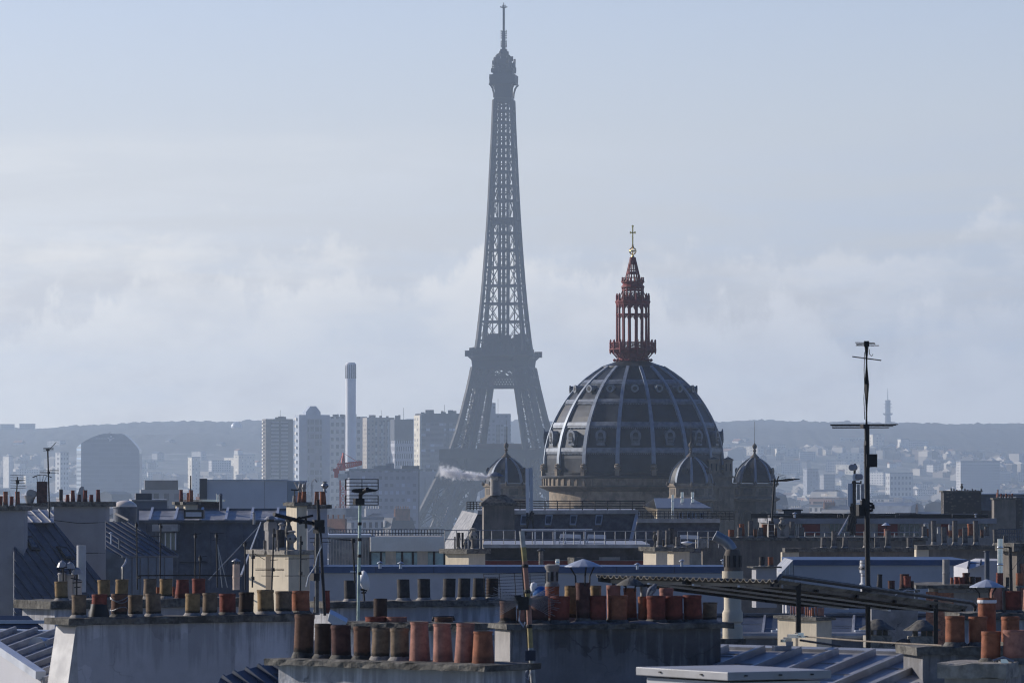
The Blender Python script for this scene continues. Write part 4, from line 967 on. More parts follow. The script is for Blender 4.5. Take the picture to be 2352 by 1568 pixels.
# the rest of the far housing, too many to count
m = MB(); n = 0; rb = random.Random(3)
while n < 1900:
    Y = 3900 + 3000 * rb.random(); px = rb.choice((rb.uniform(-10, 640), rb.uniform(640, 1300), rb.uniform(1600, 2362), rb.uniform(1600, 2362))); X = Xat(px, Y)
    if fbm(X * .004, Y * .003, 5) < -.05 + .25 * max(0, (Y - 6000) / 1300): n += .2; continue
    if (4520 < Y < 4700 and 140 < px < 350) or (3900 < Y < 4000 and 590 < px < 1200): continue
    z = max(0, hill_h(X, Y)) if Y > 4950 else 0; h = rb.uniform(6, 13) if Y > 4950 else rb.uniform(14, 27); w = rb.uniform(7, 22); a = rb.uniform(-1.1, -.2)
    m.box((X, Y, z + h / 2 - 2), (w, rb.uniform(7, 12), h + 4), a)
    if rb.random() < .6: m.prism([Vector((X - w / 2 * math.cos(a), Y - w / 2 * math.sin(a), z + h + .05)), Vector((X + w / 2 * math.cos(a), Y + w / 2 * math.sin(a), z + h + .05)), Vector((X, Y, z + h + 3.5))], (rb.uniform(3, 6) * -math.sin(a), rb.uniform(3, 6) * math.cos(a), 0))
    n += 1
fm = bpy.data.materials.new('far_housing'); fm.use_nodes = True; ft = fm.node_tree; fb = ft.nodes['Principled BSDF']; ge = N(ft, 'ShaderNodeNewGeometry'); rp = N(ft, 'ShaderNodeValToRGB')
cr_el = rp.color_ramp.elements; cr_el[0].color = (.10, .10, .11, 1); cr_el[1].color = (.66, .62, .55, 1); e_ = cr_el.new(.35); e_.color = (.22, .19, .17, 1); e_ = cr_el.new(.6); e_.color = (.52, .47, .40, 1)
ft.links.new(ge.outputs['Random Per Island'], rp.inputs[0]); ft.links.new(rp.outputs[0], fb.inputs['Base Color']); fb.inputs['Roughness'].default_value = .9
tag(m.build('far_housing', fm), kind='stuff')
# ================================================================ builders for the roofs
def pot_material(name, base, soot=.6, pale=None):
    if name in MATS: return MATS[name]
    m = bpy.data.materials.new(name); m.use_nodes = True; t = m.node_tree; b = t.nodes['Principled BSDF']
    co = N(t, 'ShaderNodeTexCoord'); oi = N(t, 'ShaderNodeObjectInfo')
    ad = N(t, 'ShaderNodeVectorMath', operation='ADD'); t.links.new(co.outputs['Object'], ad.inputs[0]); t.links.new(oi.outputs['Random'], ad.inputs[1])
    n1 = N(t, 'ShaderNodeTexNoise'); n1.inputs['Scale'].default_value = 9; n1.inputs['Detail'].default_value = 6; n1.inputs['Roughness'].default_value = .65; t.links.new(ad.outputs[0], n1.inputs['Vector'])
    n2 = N(t, 'ShaderNodeTexNoise'); n2.inputs['Scale'].default_value = 26; n2.inputs['Detail'].default_value = 4; t.links.new(ad.outputs[0], n2.inputs['Vector'])
    c = mixcol(t, maprange(t, n1.outputs['Fac'], .3, .7), tuple(x * .68 for x in base), tuple(min(1, x * 1.28) for x in base))
    if pale: c = mixcol(t, maprange(t, n2.outputs['Fac'], .62, .72), c, pale)
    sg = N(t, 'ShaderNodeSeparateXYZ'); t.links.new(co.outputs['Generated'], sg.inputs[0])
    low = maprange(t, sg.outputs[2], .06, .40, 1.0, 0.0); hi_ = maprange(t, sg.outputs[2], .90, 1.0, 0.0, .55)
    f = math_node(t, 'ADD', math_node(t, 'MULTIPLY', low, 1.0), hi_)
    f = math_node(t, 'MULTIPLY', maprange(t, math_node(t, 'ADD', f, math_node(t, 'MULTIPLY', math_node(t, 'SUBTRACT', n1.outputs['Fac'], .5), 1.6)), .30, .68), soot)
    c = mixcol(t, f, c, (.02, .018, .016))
    t.links.new(c, b.inputs['Base Color']); b.inputs['Roughness'].default_value = .85; b.inputs['Specular IOR Level'].default_value = .25
    bp = N(t, 'ShaderNodeBump'); bp.inputs['Strength'].default_value = .35; bp.inputs['Distance'].default_value = .01; t.links.new(n2.outputs['Fac'], bp.inputs['Height']); t.links.new(bp.outputs[0], b.inputs['Normal'])
    MATS[name] = m; return m
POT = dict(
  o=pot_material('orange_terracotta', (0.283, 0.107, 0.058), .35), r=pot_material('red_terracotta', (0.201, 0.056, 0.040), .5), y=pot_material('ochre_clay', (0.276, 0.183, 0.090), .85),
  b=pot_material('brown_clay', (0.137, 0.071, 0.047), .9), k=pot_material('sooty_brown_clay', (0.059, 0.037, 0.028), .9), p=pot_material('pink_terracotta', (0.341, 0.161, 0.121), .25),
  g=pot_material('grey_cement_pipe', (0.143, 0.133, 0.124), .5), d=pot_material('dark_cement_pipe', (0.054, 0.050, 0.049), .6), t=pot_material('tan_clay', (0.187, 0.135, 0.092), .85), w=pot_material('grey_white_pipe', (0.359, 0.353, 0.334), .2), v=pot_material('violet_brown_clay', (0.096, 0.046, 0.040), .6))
def rough_slab(W, u0, u1, v0, v1, z0, z1, jit=.012, seg=.16):
    """cast slab with uneven edges"""
    m = MB(); nu = max(2, int((u1 - u0) / seg)); prof = [(v0, z0), (v0, z1 - .012), (v0 + .012, z1), (v1 - .012, z1), (v1, z1 - .012), (v1, z0)]
    vs = []; n = len(prof)
    for i in range(nu + 1):
        u = u0 + (u1 - u0) * i / nu
        e = .02 if i in (0, nu) else 0
        for (v, z) in prof: vs.append(W(u + random.uniform(-jit, jit) * .5, v + random.uniform(-jit, jit), z + random.uniform(-jit, jit) * .7))
    fs = [(i * n + k, i * n + (k + 1) % n, (i + 1) * n + (k + 1) % n, (i + 1) * n + k) for i in range(nu) for k in range(n)] + [tuple(range(n)), tuple(nu * n + k for k in range(n - 1, -1, -1))]
    m.add(vs, fs); return m
def make_pot(parent, c, r, h, kind, style='', n=20):
    """c = centre of the base; style: '' plain, 't' flared foot, 's' straight pipe with mortar collar, 'q' square"""
    mat = POT[kind]; m = MB()
    x, y, z = c; j = random.uniform(-.03, .03)
    lean = Vector((random.uniform(-.04, .04) * h, random.uniform(-.03, .03) * h, 0))
    if style == 'q': m.box((x, y, z + h / 2), (r * 2, r * 2, h), .6); m.box((x, y, z + h + .003), (r * 1.5, r * 1.5, .012), .6)
    else:
        if style == 't': pf = [(r * 1.0, 0), (r * .97, h * .08), (r * .80, h * .93), (r * .85, h * .94), (r * .86, h), (r * .72, h), (r * .70, h * .8)]
        elif style == 's': pf = [(r * .94, 0), (r * .94, h), (r * .76, h), (r * .76, h * .8)]
        else: pf = [(r * .93, 0), (r * .97, h * .15), (r * .95, h * .86), (r * .96, h * .88), (r * 1.0, h * .90), (r * 1.0, h * .985), (r * .97, h), (r * .80, h), (r * .78, h * .8)]
        k0 = len(m.v); m.lathe((x, y, z), pf, n, jit=.011)
        m.v = [tuple(Vector(p) + lean * ((p[2] - z) / h)) for p in m.v]
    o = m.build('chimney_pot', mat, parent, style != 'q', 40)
    if style != 'q':
        q = MB(); q.lathe((x + lean.x * .8, y + lean.y * .8, z), [(r * .75, h * .80), (r * .75, h * .805)], 12); q.build('flue_mouth', M['dark'], o)
        if style in ('s', ''):
            q = MB(); q.lathe((x, y, z), [(r * 1.32, -.02), (r * 1.22, .03 * h), (r * .96, .14 * h)], 14, cap=False, jit=.05); q.build('mortar_collar', M['mortar'] if style == 's' or kind in 'yt' else M['cap'], o, True, 60)
    return o
def cowl_hat(pot, c, r, h, mat, legs=3, rise=.5, drop=0.0, n=16, facet=False):
    """conical hat on thin legs over the pot mouth; c = centre of the mouth"""
    m = MB(); m.lathe(c, [(r, rise), (r * .97, rise + .01), (r * .5, rise + h * .62), (r * .05, rise + h), (r * .02, rise + h)], n, cap=True); m.build('hat', mat, pot, not facet, 50)
    m = MB()
    for k in range(legs):
        a = 2 * math.pi * k / legs + .7; m.tube([(c[0] + r * .42 * math.cos(a), c[1] + r * .42 * math.sin(a), c[2] - .05), (c[0] + r * .45 * math.cos(a), c[1] + r * .45 * math.sin(a), c[2] + rise * .4), (c[0] + r * .8 * math.cos(a), c[1] + r * .8 * math.sin(a), c[2] + rise + .015)], max(.006, r * .045), 5)
    m.build('hat_leg', M['black'], pot)
class Stack:
    """chimney stack: wall, capping slab and the pots standing on it"""
    def __init__(s, label, c, zx0, zx1, zytop, Y, yaw=0.0, depth=.6, drop=2.5, wall='white', cap='cap', caph=.10, over=.08, name='chimney_stack', group=None, over_l=None, over_r=None):
        px0, px1, py = gx(c, zx0), gx(c, zx1), gy(c, zytop)
        ca, sa = math.cos(yaw), math.sin(yaw); X0 = Xat(px0, Y); k = (px1 - 1176) / F; L = (k * Y - X0) / (ca - k * sa)
        s.c, s.ca, s.sa, s.L, s.D, s.Y = c, ca, sa, L, depth, Y; s.o = Vector((X0, Y, 0)); s.z = Zat(py, Y)
        s.root = thing(name, label, 'chimney', (X0, Y, s.z - drop), group)
        if wall:
            m = MB(); nz = 5; zs = [s.z - drop + (drop - caph) * i / nz for i in range(nz + 1)]
            q = [(0, 0), (L, 0), (L, depth), (0, depth)]
            m.add([s.W(u, v, z) for z in zs for u, v in q], [(3, 2, 1, 0), tuple(nz * 4 + i for i in range(4))] + [(j * 4 + i, j * 4 + (i + 1) % 4, (j + 1) * 4 + (i + 1) % 4, (j + 1) * 4 + i) for j in range(nz) for i in range(4)])
            m.build('wall', M[wall], s.root)
        ol = over if over_l is None else over_l; orr = over if over_r is None else over_r
        if cap: rough_slab(s.W, -ol, L + orr, -over, depth + over, s.z - caph + .002, s.z, jit=min(.014, caph * .16), seg=max(.12, L / 26)).build('capping', M[cap], s.root)
    def W(s, u, v, z): return s.o + Vector((u * s.ca - v * s.sa, u * s.sa + v * s.ca, z))
    def at(s, px, v):
        k = (px - 1176) / F; u = (k * (s.o.y + v * s.ca) - s.o.x + v * s.sa) / (s.ca - k * s.sa); return s.W(u, v, 0)
    def pot(s, zx0, zx1, zytop, kind='o', v=None, style='', c=None, label=None):
        c = c or s.c; v = s.D * .5 if v is None else v * s.D
        p = s.at((gx(c, zx0) + gx(c, zx1)) / 2, v); r = (zx1 - zx0) / 2.13818 * GX / F * p.y / 2; zt = Zat(gy(c, zytop), p.y)
        o = make_pot(s.root, (p.x, p.y, s.z - .005), r, max(.08, zt - s.z), kind, style)
        if label: o['label'] = label
        return o, Vector((p.x, p.y, zt)), r
    def pots(s, rows, **kw):
        for r_ in rows: s.pot(*r_, **kw)
    def strip(s, name, mat, u0, u1, v0, v1, z0, z1): return panel(s.root, s.W, name, mat, u0, u1, v0, v1, z0, z1)

class Roof:
    """plane through pixel (c,zx,zy) at depth Y falling toward plan direction az (degrees from +X) at the given slope"""
    def __init__(s, label, c, zx, zy, Y, az, slope, name='zinc_roof', group=None, cat='roof', drop=0.0):
        a, e = R(az), R(slope); s.n = Vector((math.sin(e) * math.cos(a), math.sin(e) * math.sin(a), math.cos(e))); s.p = P(*g(c, zx, zy), Y); s.c = c
        s.dn = Vector((math.cos(e) * math.cos(a), math.cos(e) * math.sin(a), -math.sin(e))); s.al = s.n.cross(s.dn)
        s.root = thing(name, label, cat, (s.p.x, s.p.y, s.p.z - 3), group) if label else None
    def hit(s, zx, zy, c=None):
        q = P(*g(c or s.c, zx, zy), 100.0); o = Vector((0, 0, CAMZ)); d = q - o; return o + d * ((s.p - o).dot(s.n) / d.dot(s.n))
    def sheet(s, pts, mat, name='roof_sheet', th=.04, root=None):
        pp = [s.hit(*p) for p in pts]; m = MB(); m.prism(pp, -s.n * th); s.poly = pp; return m.build(name, mat, root or s.root)
    def seams(s, spacing, mat, w=.05, h=.05, off=0.0, root=None, name='batten', inset=.0):
        """raised battens running down the slope, clipped to the last sheet's outline"""
        us = [(p - s.p).dot(s.al) for p in s.poly]; m = MB(); u = math.ceil(min(us) / spacing) * spacing + off
        while u < max(us):
            hits = []
            for i in range(len(s.poly)):
                a, b = s.poly[i], s.poly[(i + 1) % len(s.poly)]; ua, ub = us[i], us[(i + 1) % len(us)]
                if (ua - u) * (ub - u) < 0: q = a.lerp(b, (u - ua) / (ub - ua)); hits.append(((q - s.p).dot(s.dn), q))
            hits.sort(key=lambda x: x[0])
            if len(hits) >= 2 and hits[-1][0] - hits[0][0] > .05:
                a, b = hits[0][1] + s.dn * inset, hits[-1][1] - s.dn * .01; hw = s.al * (w / 2); up = s.n * h
                vs = [e + q for e in (a, b) for q in (-hw + s.n * .001, hw + s.n * .001, hw * .8 + up, -hw * .8 + up)]
                m.add(vs, [(3, 2, 1, 0), (4, 5, 6, 7), (0, 1, 5, 4), (1, 2, 6, 5), (2, 3, 7, 6), (3, 0, 4, 7)])
                for q_ in range(random.choice((1, 1, 2))):
                    f = random.uniform(.15, .9); e = a.lerp(b, f)
                    hw2 = s.al * (spacing - w); us2 = (e + hw2 - s.p).dot(s.al)
                    if us2 < max(us): m.bar(e + s.al * w * .5 + s.n * .006, e + hw2 + s.n * .006, .02, .012)
            u += spacing
        if m.v: m.build(name, mat, root or s.root)
    def rib(s, a, b, mat, w=.06, h=.05, name='ridge_cap', root=None):
        p, q = s.hit(*a), s.hit(*b); m = MB(); m.bar(p + s.n * h * .5, q + s.n * h * .5, w, h); return m.build(name, mat, root or s.root)

def upright(label, cat, c, zx, zy0, zy1, Y, name, group=None, zx1=None, r=.02, mat='black'):
    """pole from zy0 (top) to zy1 (foot)"""
    a = P(*g(c, zx, zy0), Y); b = P(*g(c, zx1 if zx1 is not None else zx, zy1), Y)
    root = thing(name, label, cat, b, group); m = MB(); m.tube([b, a], r, 8); m.build('pole', M[mat], root); root['px'] = 1
    del root['px']; return root, a, b
def yagi(root, p, q, n, el, mat='black', r=.006, vert=False, boom=.012, tilt=None):
    m = MB(); m.tube([p, q], boom, 6); d = (q - p)
    side = (Vector((0, 0, 1)) if vert else Vector((1, .35, 0)).normalized()) if tilt is None else tilt
    for i in range(n):
        c = p + d * ((i + .5) / n); e = el * (1 - .35 * i / n); m.tube([c - side * e / 2, c + side * e / 2], r, 5)
    m.build('yagi_aerial', M[mat], root)
def cross_bar(root, c, zx0, zy0, zx1, zy1, Y, r=.007, name='aerial_rod', mat='black'):
    m = MB(); m.tube([P(*g(c, zx0, zy0), Y), P(*g(c, zx1, zy1), Y)], r, 6); m.build(name, M[mat], root)
def blob(root, name, c, zx, zy, Y, w, h, mat, dy=.1):
    p = P(*g(c, zx, zy), Y); k = GX / 2.13818 / F * Y; m = MB(); m.box(p, (w * k, dy, h * k), .3); m.build(name, M[mat], root)
def flue(label, c, zx0, zx1, zy0, zy1, Y, mat, name='metal_flue', hat=None, group=None, bands=0, cone=False):
    k = GX / 2.13818 / F * Y; p = P(*g(c, (zx0 + zx1) / 2, zy1), Y); z1 = Zat(gy(c, zy0), Y); r = (zx1 - zx0) / 2 * k
    root = thing(name, label, 'flue', p, group); m = MB(); m.lathe((p.x, Y, 0), [(r, p.z), (r, z1)], 20); m.build('pipe', M[mat] if mat in M else mat, root, True, 40)
    for i in range(bands):
        m = MB(); zz = p.z + (z1 - p.z) * (i + .5) / bands; m.lathe((p.x, Y, zz), [(r * 1.0, -.03), (r * 1.08, -.02), (r * 1.08, .02), (r, .03)], 20); m.build('collar', M[mat] if mat in M else mat, root, True, 40)
    if hat:
        hr, hh, rise = hat[0] * k, hat[1] * k, hat[2] * k; m = MB(); m.lathe((p.x, Y, z1 + rise), [(hr, 0), (hr * .97, .01), (hr * .04, hh)], 20); m.build('hat', M[hat[3]], root, True, 50)
        m = MB()
        for q in range(4): a = q * math.pi / 2 + .5; m.bar((p.x + r * .85 * math.cos(a), Y + r * .85 * math.sin(a), z1 - .02), (p.x + r * math.cos(a), Y + r * math.sin(a), z1 + rise + hh * .2), .015)
        m.build('hat_leg', M['black'], root)
    return root, Vector((p.x, Y, z1)), r
def urn_cowl(label, c, zx, zy0, zy1, w, Y, mat='capl', cat='chimney cowl', name='chimney_cowl', parent=None):
    """turned ceramic vent: foot, belly, neck, cap"""
    k = GX / 2.13818 / F * Y; p = P(*g(c, zx, zy1), Y); h = (zy1 - zy0) * k; r = w / 2 * k
    pf = [(r * .62, 0), (r * .62, .08 * h), (r * .42, .14 * h), (r * .42, .34 * h), (r * .75, .42 * h), (r * 1.0, .52 * h), (r * 1.0, .62 * h), (r * .8, .74 * h), (r * .5, .80 * h), (r * .5, .88 * h), (r * .85, .91 * h), (r * .85, .95 * h), (r * .3, h)]
    root = parent or thing(name, label, cat, p); m = MB(); m.lathe(p, pf, 18); b = m.build('body', M[mat], root, True, 45)
    m = MB()
    for q in range(6): a = q * math.pi / 3 + .3; m.box((p.x + r * .97 * math.cos(a), p.y + r * .97 * math.sin(a), p.z + .57 * h), (.02, r * .3, .10 * h), a)
    m.build('vent_slot', M['dark'], root); return root
def railing(label, c, zx0, zx1, zy0, zy1, Y, n, rails=2, r=.018, mat='black', yaw=0.0, name='railing', thick=None):
    a, b = P(*g(c, zx0, zy1), Y), P(*g(c, zx1, zy1), Y); zt = Zat(gy(c, zy0), Y); h = zt - a.z; b.z = a.z
    d = b - a; root = thing(name, label, 'railing', a); m = MB()
    for i in range(rails): z = Vector((0, 0, h * (1 - i / max(1, rails)))); m.tube([a + z, b + z], r, 6)
    m.build('rail', M[mat], root)
    for i in range(n + 1): m = MB(); q = a + d * (i / n); m.tube([q, q + Vector((0, 0, h))], r, 6); m.build('post', M[mat], root)
    return root

# ================================================================ left: blue zinc roofs about 250 m away
Y = 250.0
s = Stack('broad pale grey rendered stack at the far left edge with red pots', 1, -70, 205, 905, 246, R(-10), .7, 13, 'lilac', 'cap', .22, .18, over_l=.2)
s.strip('pier', M['lilac'], s.L * .50, s.L + .03, -.06, -.005, s.z - 6.0, s.z - .22)
s.strip('zinc_flashing', M['zincblue'], s.L * .46, s.L + .35, -.12, -.065, s.z - 13, s.z - 6.0)
s.pots([(-20, 26, 818, 'r'), (30, 70, 780, 'o', .3), (84, 118, 820, 'r', .6), (134, 174, 780, 'o', .4)]); s.pot(20, 38, 868, 'w', .2, 's')
s = Stack('low grey slab stack behind the rusty square flue', 1, 168, 425, 880, 262, R(-6), .6, 3, 'greyl', 'cap', .16, .06)
p0 = s.at(gx(1, 362), .3); k = GX / 2.13818 / F * 262
t = thing('square_flue', 'rust-brown square sheet flue under an arched metal hood', 'flue', (p0.x, p0.y, s.z)); zt = Zat(gy(1, 695), p0.y)
m = MB(); m.box((p0.x, p0.y, (s.z + zt) / 2), (86 * k, .45, zt - s.z)); m.build('pipe', material('rusty_sheet', (.085, .04, .032), .7, .2, .3, 2), t)
m = MB(); za = Zat(gy(1, 662), p0.y); zb = Zat(gy(1, 640), p0.y); n_ = 12; top = []; bot = []
for i in range(n_ + 1): u = -1 + 2 * i / n_; x = p0.x + u * 78 * k; z = za + (zb - za) * (1 - u * u); top.append((x, z + .03)); bot.append((x, z))
m.prism([Vector((x, p0.y - .35, z)) for x, z in top] + [Vector((x, p0.y - .35, z)) for x, z in reversed(bot)], (0, .7, 0)); m.build('hood', M['black'], t)
m = MB()
for u in (-.8, -.35, .1, .5): m.bar((p0.x + u * 42 * k, p0.y - .2, zt), (p0.x + (u + .12) * 70 * k, p0.y - .2, za + .1), .03)
m.build('hood_leg', M['alu'], t)
p1 = s.at(gx(1, 268), .3); t = thing('roof_fan', 'round grey extractor fan on a splayed base beside the square flue', 'fan', (p1.x, p1.y, s.z)); zc = Zat(gy(1, 800), p1.y)
m = MB(); m.tube([(p1.x, p1.y - .25, zc), (p1.x, p1.y + .25, zc)], 38 * k, 20); m.tube([(p1.x + 20 * k, p1.y - .2, zc), (p1.x + 20 * k, p1.y + .28, zc)], 30 * k, 16); m.build('casing', M['zinc'], t, True, 40)
m = MB(); m.lathe((p1.x - 12 * k, p1.y, s.z), [(30 * k, -.01), (52 * k, .38), (40 * k, .42)], 14); m.build('base', M['zinc'], t, True)
rt, a, b = upright('thin roof aerial with a cross of rods among the red pots at far left', 'aerial', 1, 150, 655, 905, 243, 'roof_aerial', zx1=135, r=.03)
for zz in (640, 660, 680, 705, 730, 750): cross_bar(rt, 1, 88, zz, 218, zz + 4, 243, .012)
blob(rt, 'junction_box', 1, 150, 700, 243, 26, 34, 'black'); yagi(rt, P(*g(1, 132, 690), 243), P(*g(1, 192, 685), 243), 5, .5)
rt, a, b = upright('tall roof aerial with a whip and rods rising beside the rusty square flue', 'aerial', 1, 408, 415, 1010, 240, 'roof_aerial', zx1=424, r=.035)
for zz in (410, 420, 432): cross_bar(rt, 1, 370, zz, 458, zz - 3, 240, .014)
for zz in (596, 608, 620): cross_bar(rt, 1, 340, zz + 6, 504, zz, 240, .012)
cross_bar(rt, 1, 430, 415, 482, 358, 240, .016); blob(rt, 'junction_box', 1, 416, 618, 240, 20, 24, 'black'); blob(rt, 'junction_box', 1, 408, 424, 240, 30, 20, 'black')
# the sloping blue roof and the stack rising at its side
s = Stack('wide plain grey rendered stack with seven pots above the steep blue roof', 1, 460, 905, 868, 252, R(-8), .9, 14, 'lilac', 'cap', .24, .28)
s.pots([(506, 540, 760, 'd', .3, 's'), (560, 597, 806, 'r', .6, 't'), (607, 645, 768, 'r', .3, 't'), (661, 697, 806, 'v', .6, 't'), (708, 750, 767, 'r', .3, 't'), (763, 803, 807, 'r', .6, 't'), (823, 862, 764, 'r', .3, 't')])
s.strip('pier', M['lilac'], s.L * .86, s.L + .02, -.06, -.005, s.z - 7.2, s.z - .24); s.strip('zinc_flashing', M['zincblue'], s.L * .86, s.L + .05, -.10, -.065, s.z - 14, s.z - 7.2)
m = MB(); m.tube([s.W(0, -.05, s.z - .9), s.W(s.L * .5, -.05, s.z - 1.05), s.W(s.L, -.05, s.z - 1.0)], .015, 5); m.tube([s.W(0, -.05, s.z - 2.2), s.W(s.L * .6, -.05, s.z - 2.5), s.W(s.L, -.05, s.z - 2.5)], .015, 5); m.build('cable', M['black'], s.root)
c = P(*g(1, 690, 800), 275); t = thing('curved_cowl', 'dark curved leaf-shaped cowl behind the seven pots', 'chimney cowl', (c.x, 275, c.z - 1.2)); k = GX / 2.13818 / F * 275
m = MB(); m.prism([P(*g(1, *q), 275) for q in ((655, 880), (668, 790), (680, 750), (695, 737), (712, 738), (722, 770), (730, 880))], (0, .3, 0)); m.build('body', M['zinc'], t)
r = Roof('steep blue zinc roof slope with two skylights beside the far left stack', 1, 205, 1045, 248, -40, 43)
r.sheet([(205, 1045), (470, 1045), (880, 1545), (880, 1900), (120, 1900), (120, 1045)], M['zincblue']); r.seams(.62, M['zincblue'], .05, .05)
for pts in (((210, 1172), (262, 1168), (345, 1290), (262, 1288)), ((478, 1256), (560, 1262), (640, 1362), (556, 1366))):
    pp = [r.hit(*q) for q in pts]; m = MB(); m.prism([q + r.n * .09 for q in pp], -r.n * .12); f = m.build('skylight', M['black'], r.root)
    cc = sum(pp, Vector()) / 4; m = MB(); m.prism([cc + (q - cc) * .66 + r.n * .10 for q in pp], -r.n * .008); m.build('pane', M['glassdark'], f)
m = MB(); m.box((r.p.x + .6, r.p.y + 5, 15), (7, 9, 30)); m.build('body', M['greyl'], r.root)
r2 = Roof('low-pitched pale zinc roof top above the steep blue slope', 1, 205, 1043, 248.2, -70, 14)
r2.sheet([(120, 1043), (462, 1043), (462, 935), (120, 935)], M['zinc']); r2.seams(.45, M['zinc'], .05, .05)
flue('little goose-neck vent on the pale zinc roof top', 1, 312, 320, 940, 1000, 246, 'zinclight', 'roof_vent')
# lower hipped roof with its zinc wall
r = Roof('hipped blue zinc roof of a low wing right of the wide grey stack', 1, 1060, 1345, 240, -40, 24)
r.sheet([(905, 1035), (1090, 1048), (1525, 1337), (1058, 1347), (905, 1275)], M['zincblue']); r.seams(.50, M['zincblue'], .05, .06); m = MB(); m.box((r.p.x + 1.5, r.p.y + 6, 14), (9, 9, 28)); m.build('body', M['greyl'], r.root)
r.rib((1092, 1048), (1525, 1335), M['zincblue'], .09, .07); r.rib((1040, 1347), (1525, 1339), M['zincblue'], .10, .08, 'gutter')
m = MB(); a, b = r.hit(1060, 1350), r.hit(1478, 1345); m.prism([a, b, Vector((b.x, b.y, b.z - 8)), Vector((a.x, a.y, a.z - 8))], (.0, .2, 0)); m.build('wall', material('zinc_wall', (.10, .14, .195), .6, 0, .15, .5), r.root)
m = MB(); q = r.hit(905, 1278); m.prism([a, q, Vector((q.x, q.y, q.z - 8)), Vector((a.x, a.y, a.z - 8))], (.02, .1, 0)); m.build('side_wall', M['zincblue'], r.root)
m = MB(); m.tube([r.hit(1080, 1350), r.hit(1075, 1385), r.hit(1045, 1425) + Vector((0, -.1, 0)), r.hit(1045, 1425) + Vector((0, -.1, -4))], .05, 8); m.build('downpipe', M['zinc'], r.root, True)
for i in range(5): m = MB(); u = (i + 1) / 6; q = a.lerp(b, u) - Vector((0, .02, 0)); m.bar(q, q - Vector((0, 0, 8)), .05); m.build('wall_seam', M['zincblue'], r.root)
flue('small zinc vent pipe with cone hat on the hipped blue roof', 1, 942, 956, 1140, 1230, 241, 'zinclight', 'roof_vent', (18, 12, 4, 'zinclight'))
flue('fat zinc vent pipe with flared foot on the hipped blue roof', 1, 1012, 1030, 1190, 1270, 239, 'zincblue', 'roof_vent', (20, 12, 4, 'zincblue'))
# long mansard
Y = 270.0
t = thing('mansard_roof', 'long blue zinc mansard with a dormer window and battened sunlit upper slope', 'roof', P(*g(1, 1500, 1560), Y))
zt, zb = Zat(gy(1, 1040), Y), Zat(gy(1, 1560), Y) - 5; x0, x1 = Xat(gx(1, 1188), Y), Xat(gx(2, 345), Y)
m = MB(); m.add([(x0, Y - 1.6, zb), (x1, Y - 1.6, zb), (x1, Y, zt), (x0, Y, zt), (x0, Y + 9, zb), (x1, Y + 9, zb), (x1, Y + 9, zt), (x0, Y + 9, zt)], [(0, 1, 2, 3), (4, 7, 6, 5), (0, 3, 7, 4), (1, 5, 6, 2), (3, 2, 6, 7), (0, 4, 5, 1)]); m.build('steep_slope', M['zincblue'], t)
for zx in (1245, 1383, 1520, 1658, 1795, 1934, 2070, 2205, 2340):
    x = Xat(gx(1, zx), Y); m = MB(); m.bar((x, Y - 1.66, zb), (x, Y - .06, zt), .10, .09); m.build('batten', M['zincblue'], t)
for i in range(9):
    m = MB(); xa = x0 + (x1 - x0) * i / 9; f = random.choice((.38, .45, .5)); m.bar((xa, Y - 1.6 * f - .02, zt + (zb - zt) * f), (xa + (x1 - x0) / 9, Y - 1.6 * f - .02, zt + (zb - zt) * f), .03); m.build('sheet_lap', M['zincblue'], t)
m = MB(); m.bar((x0, Y - .12, zt + .03), (x1, Y - .12, zt + .03), .22, .14); m.build('eave_moulding', M['zincblue'], t)
r = Roof(None, 1, 1190, 1035, Y + .06, -90, 15); r.root = t
r.sheet([(1190, 1036), (2352, 1036), (2352 + 130, 1036), (2352 + 130, 934), (1190, 934)], M['zinc'], 'upper_slope'); r.seams(1.33, M['zinclight'], .16, .13, .55)
m = MB(); p, q = r.hit(1185, 934), r.hit(2482, 934); m.bar(p, q, .3, .12); m.build('ridge_cap', M['zincblue'], t)
# dormer window
wx0, wx1 = Xat(gx(1, 1322), Y - 1.9), Xat(gx(1, 1500), Y - 1.9); wz0, wz1 = Zat(gy(1, 1275), Y), Zat(gy(1, 1118), Y)
m = MB(); m.box(((wx0 + wx1) / 2, Y - .7, (wz0 + wz1) / 2), (wx1 - wx0, 1.6, wz1 - wz0)); d = m.build('dormer', M['zincblue'], t)
m = MB(); m.box(((wx0 + wx1) / 2, Y - 1.1, wz1 + .18), (wx1 - wx0 + .25, 1.6, .34)); m.build('dormer_hood', M['zinc'], d)
m = MB(); m.box(((wx0 + wx1) / 2 + .1, Y - 1.505, (wz0 + wz1) / 2 - .05), ((wx1 - wx0) * .78, .02, (wz1 - wz0) * .92)); m.build('pane', M['glassdark'], d)
m = MB()
for f in (-.39, -.1, .18, .44): m.box(((wx0 + wx1) / 2 + .1 + f * (wx1 - wx0) * .9, Y - 1.53, (wz0 + wz1) / 2 - .05), (.07, .03, (wz1 - wz0) * .92))
m.build('window_frame', M['white'], d)
s = Stack('small cream stack with a single red pot on the long mansard ridge', 1, 1515, 1580, 868, 274, R(14), .5, 2, 'cream', 'cap', .16, .16); s.pot(1534, 1568, 764, 'r', None, 't')
s = Stack('small cream stack with an orange pot and iron pole on the long mansard ridge', 1, 1585, 1690, 868, 272, R(14), .5, 2, 'cream', 'cap', .16, .16); s.pot(1614, 1656, 766, 'o', None, 't'); s.pot(1598, 1622, 790, 'o', .9, 't')
m = MB(); q = s.at(gx(1, 1632), .2); m.tube([Vector((q.x, q.y, s.z)), Vector((q.x, q.y, Zat(gy(1, 645), q.y)))], .035, 6); m.build('iron_pole', M['black'], s.root)
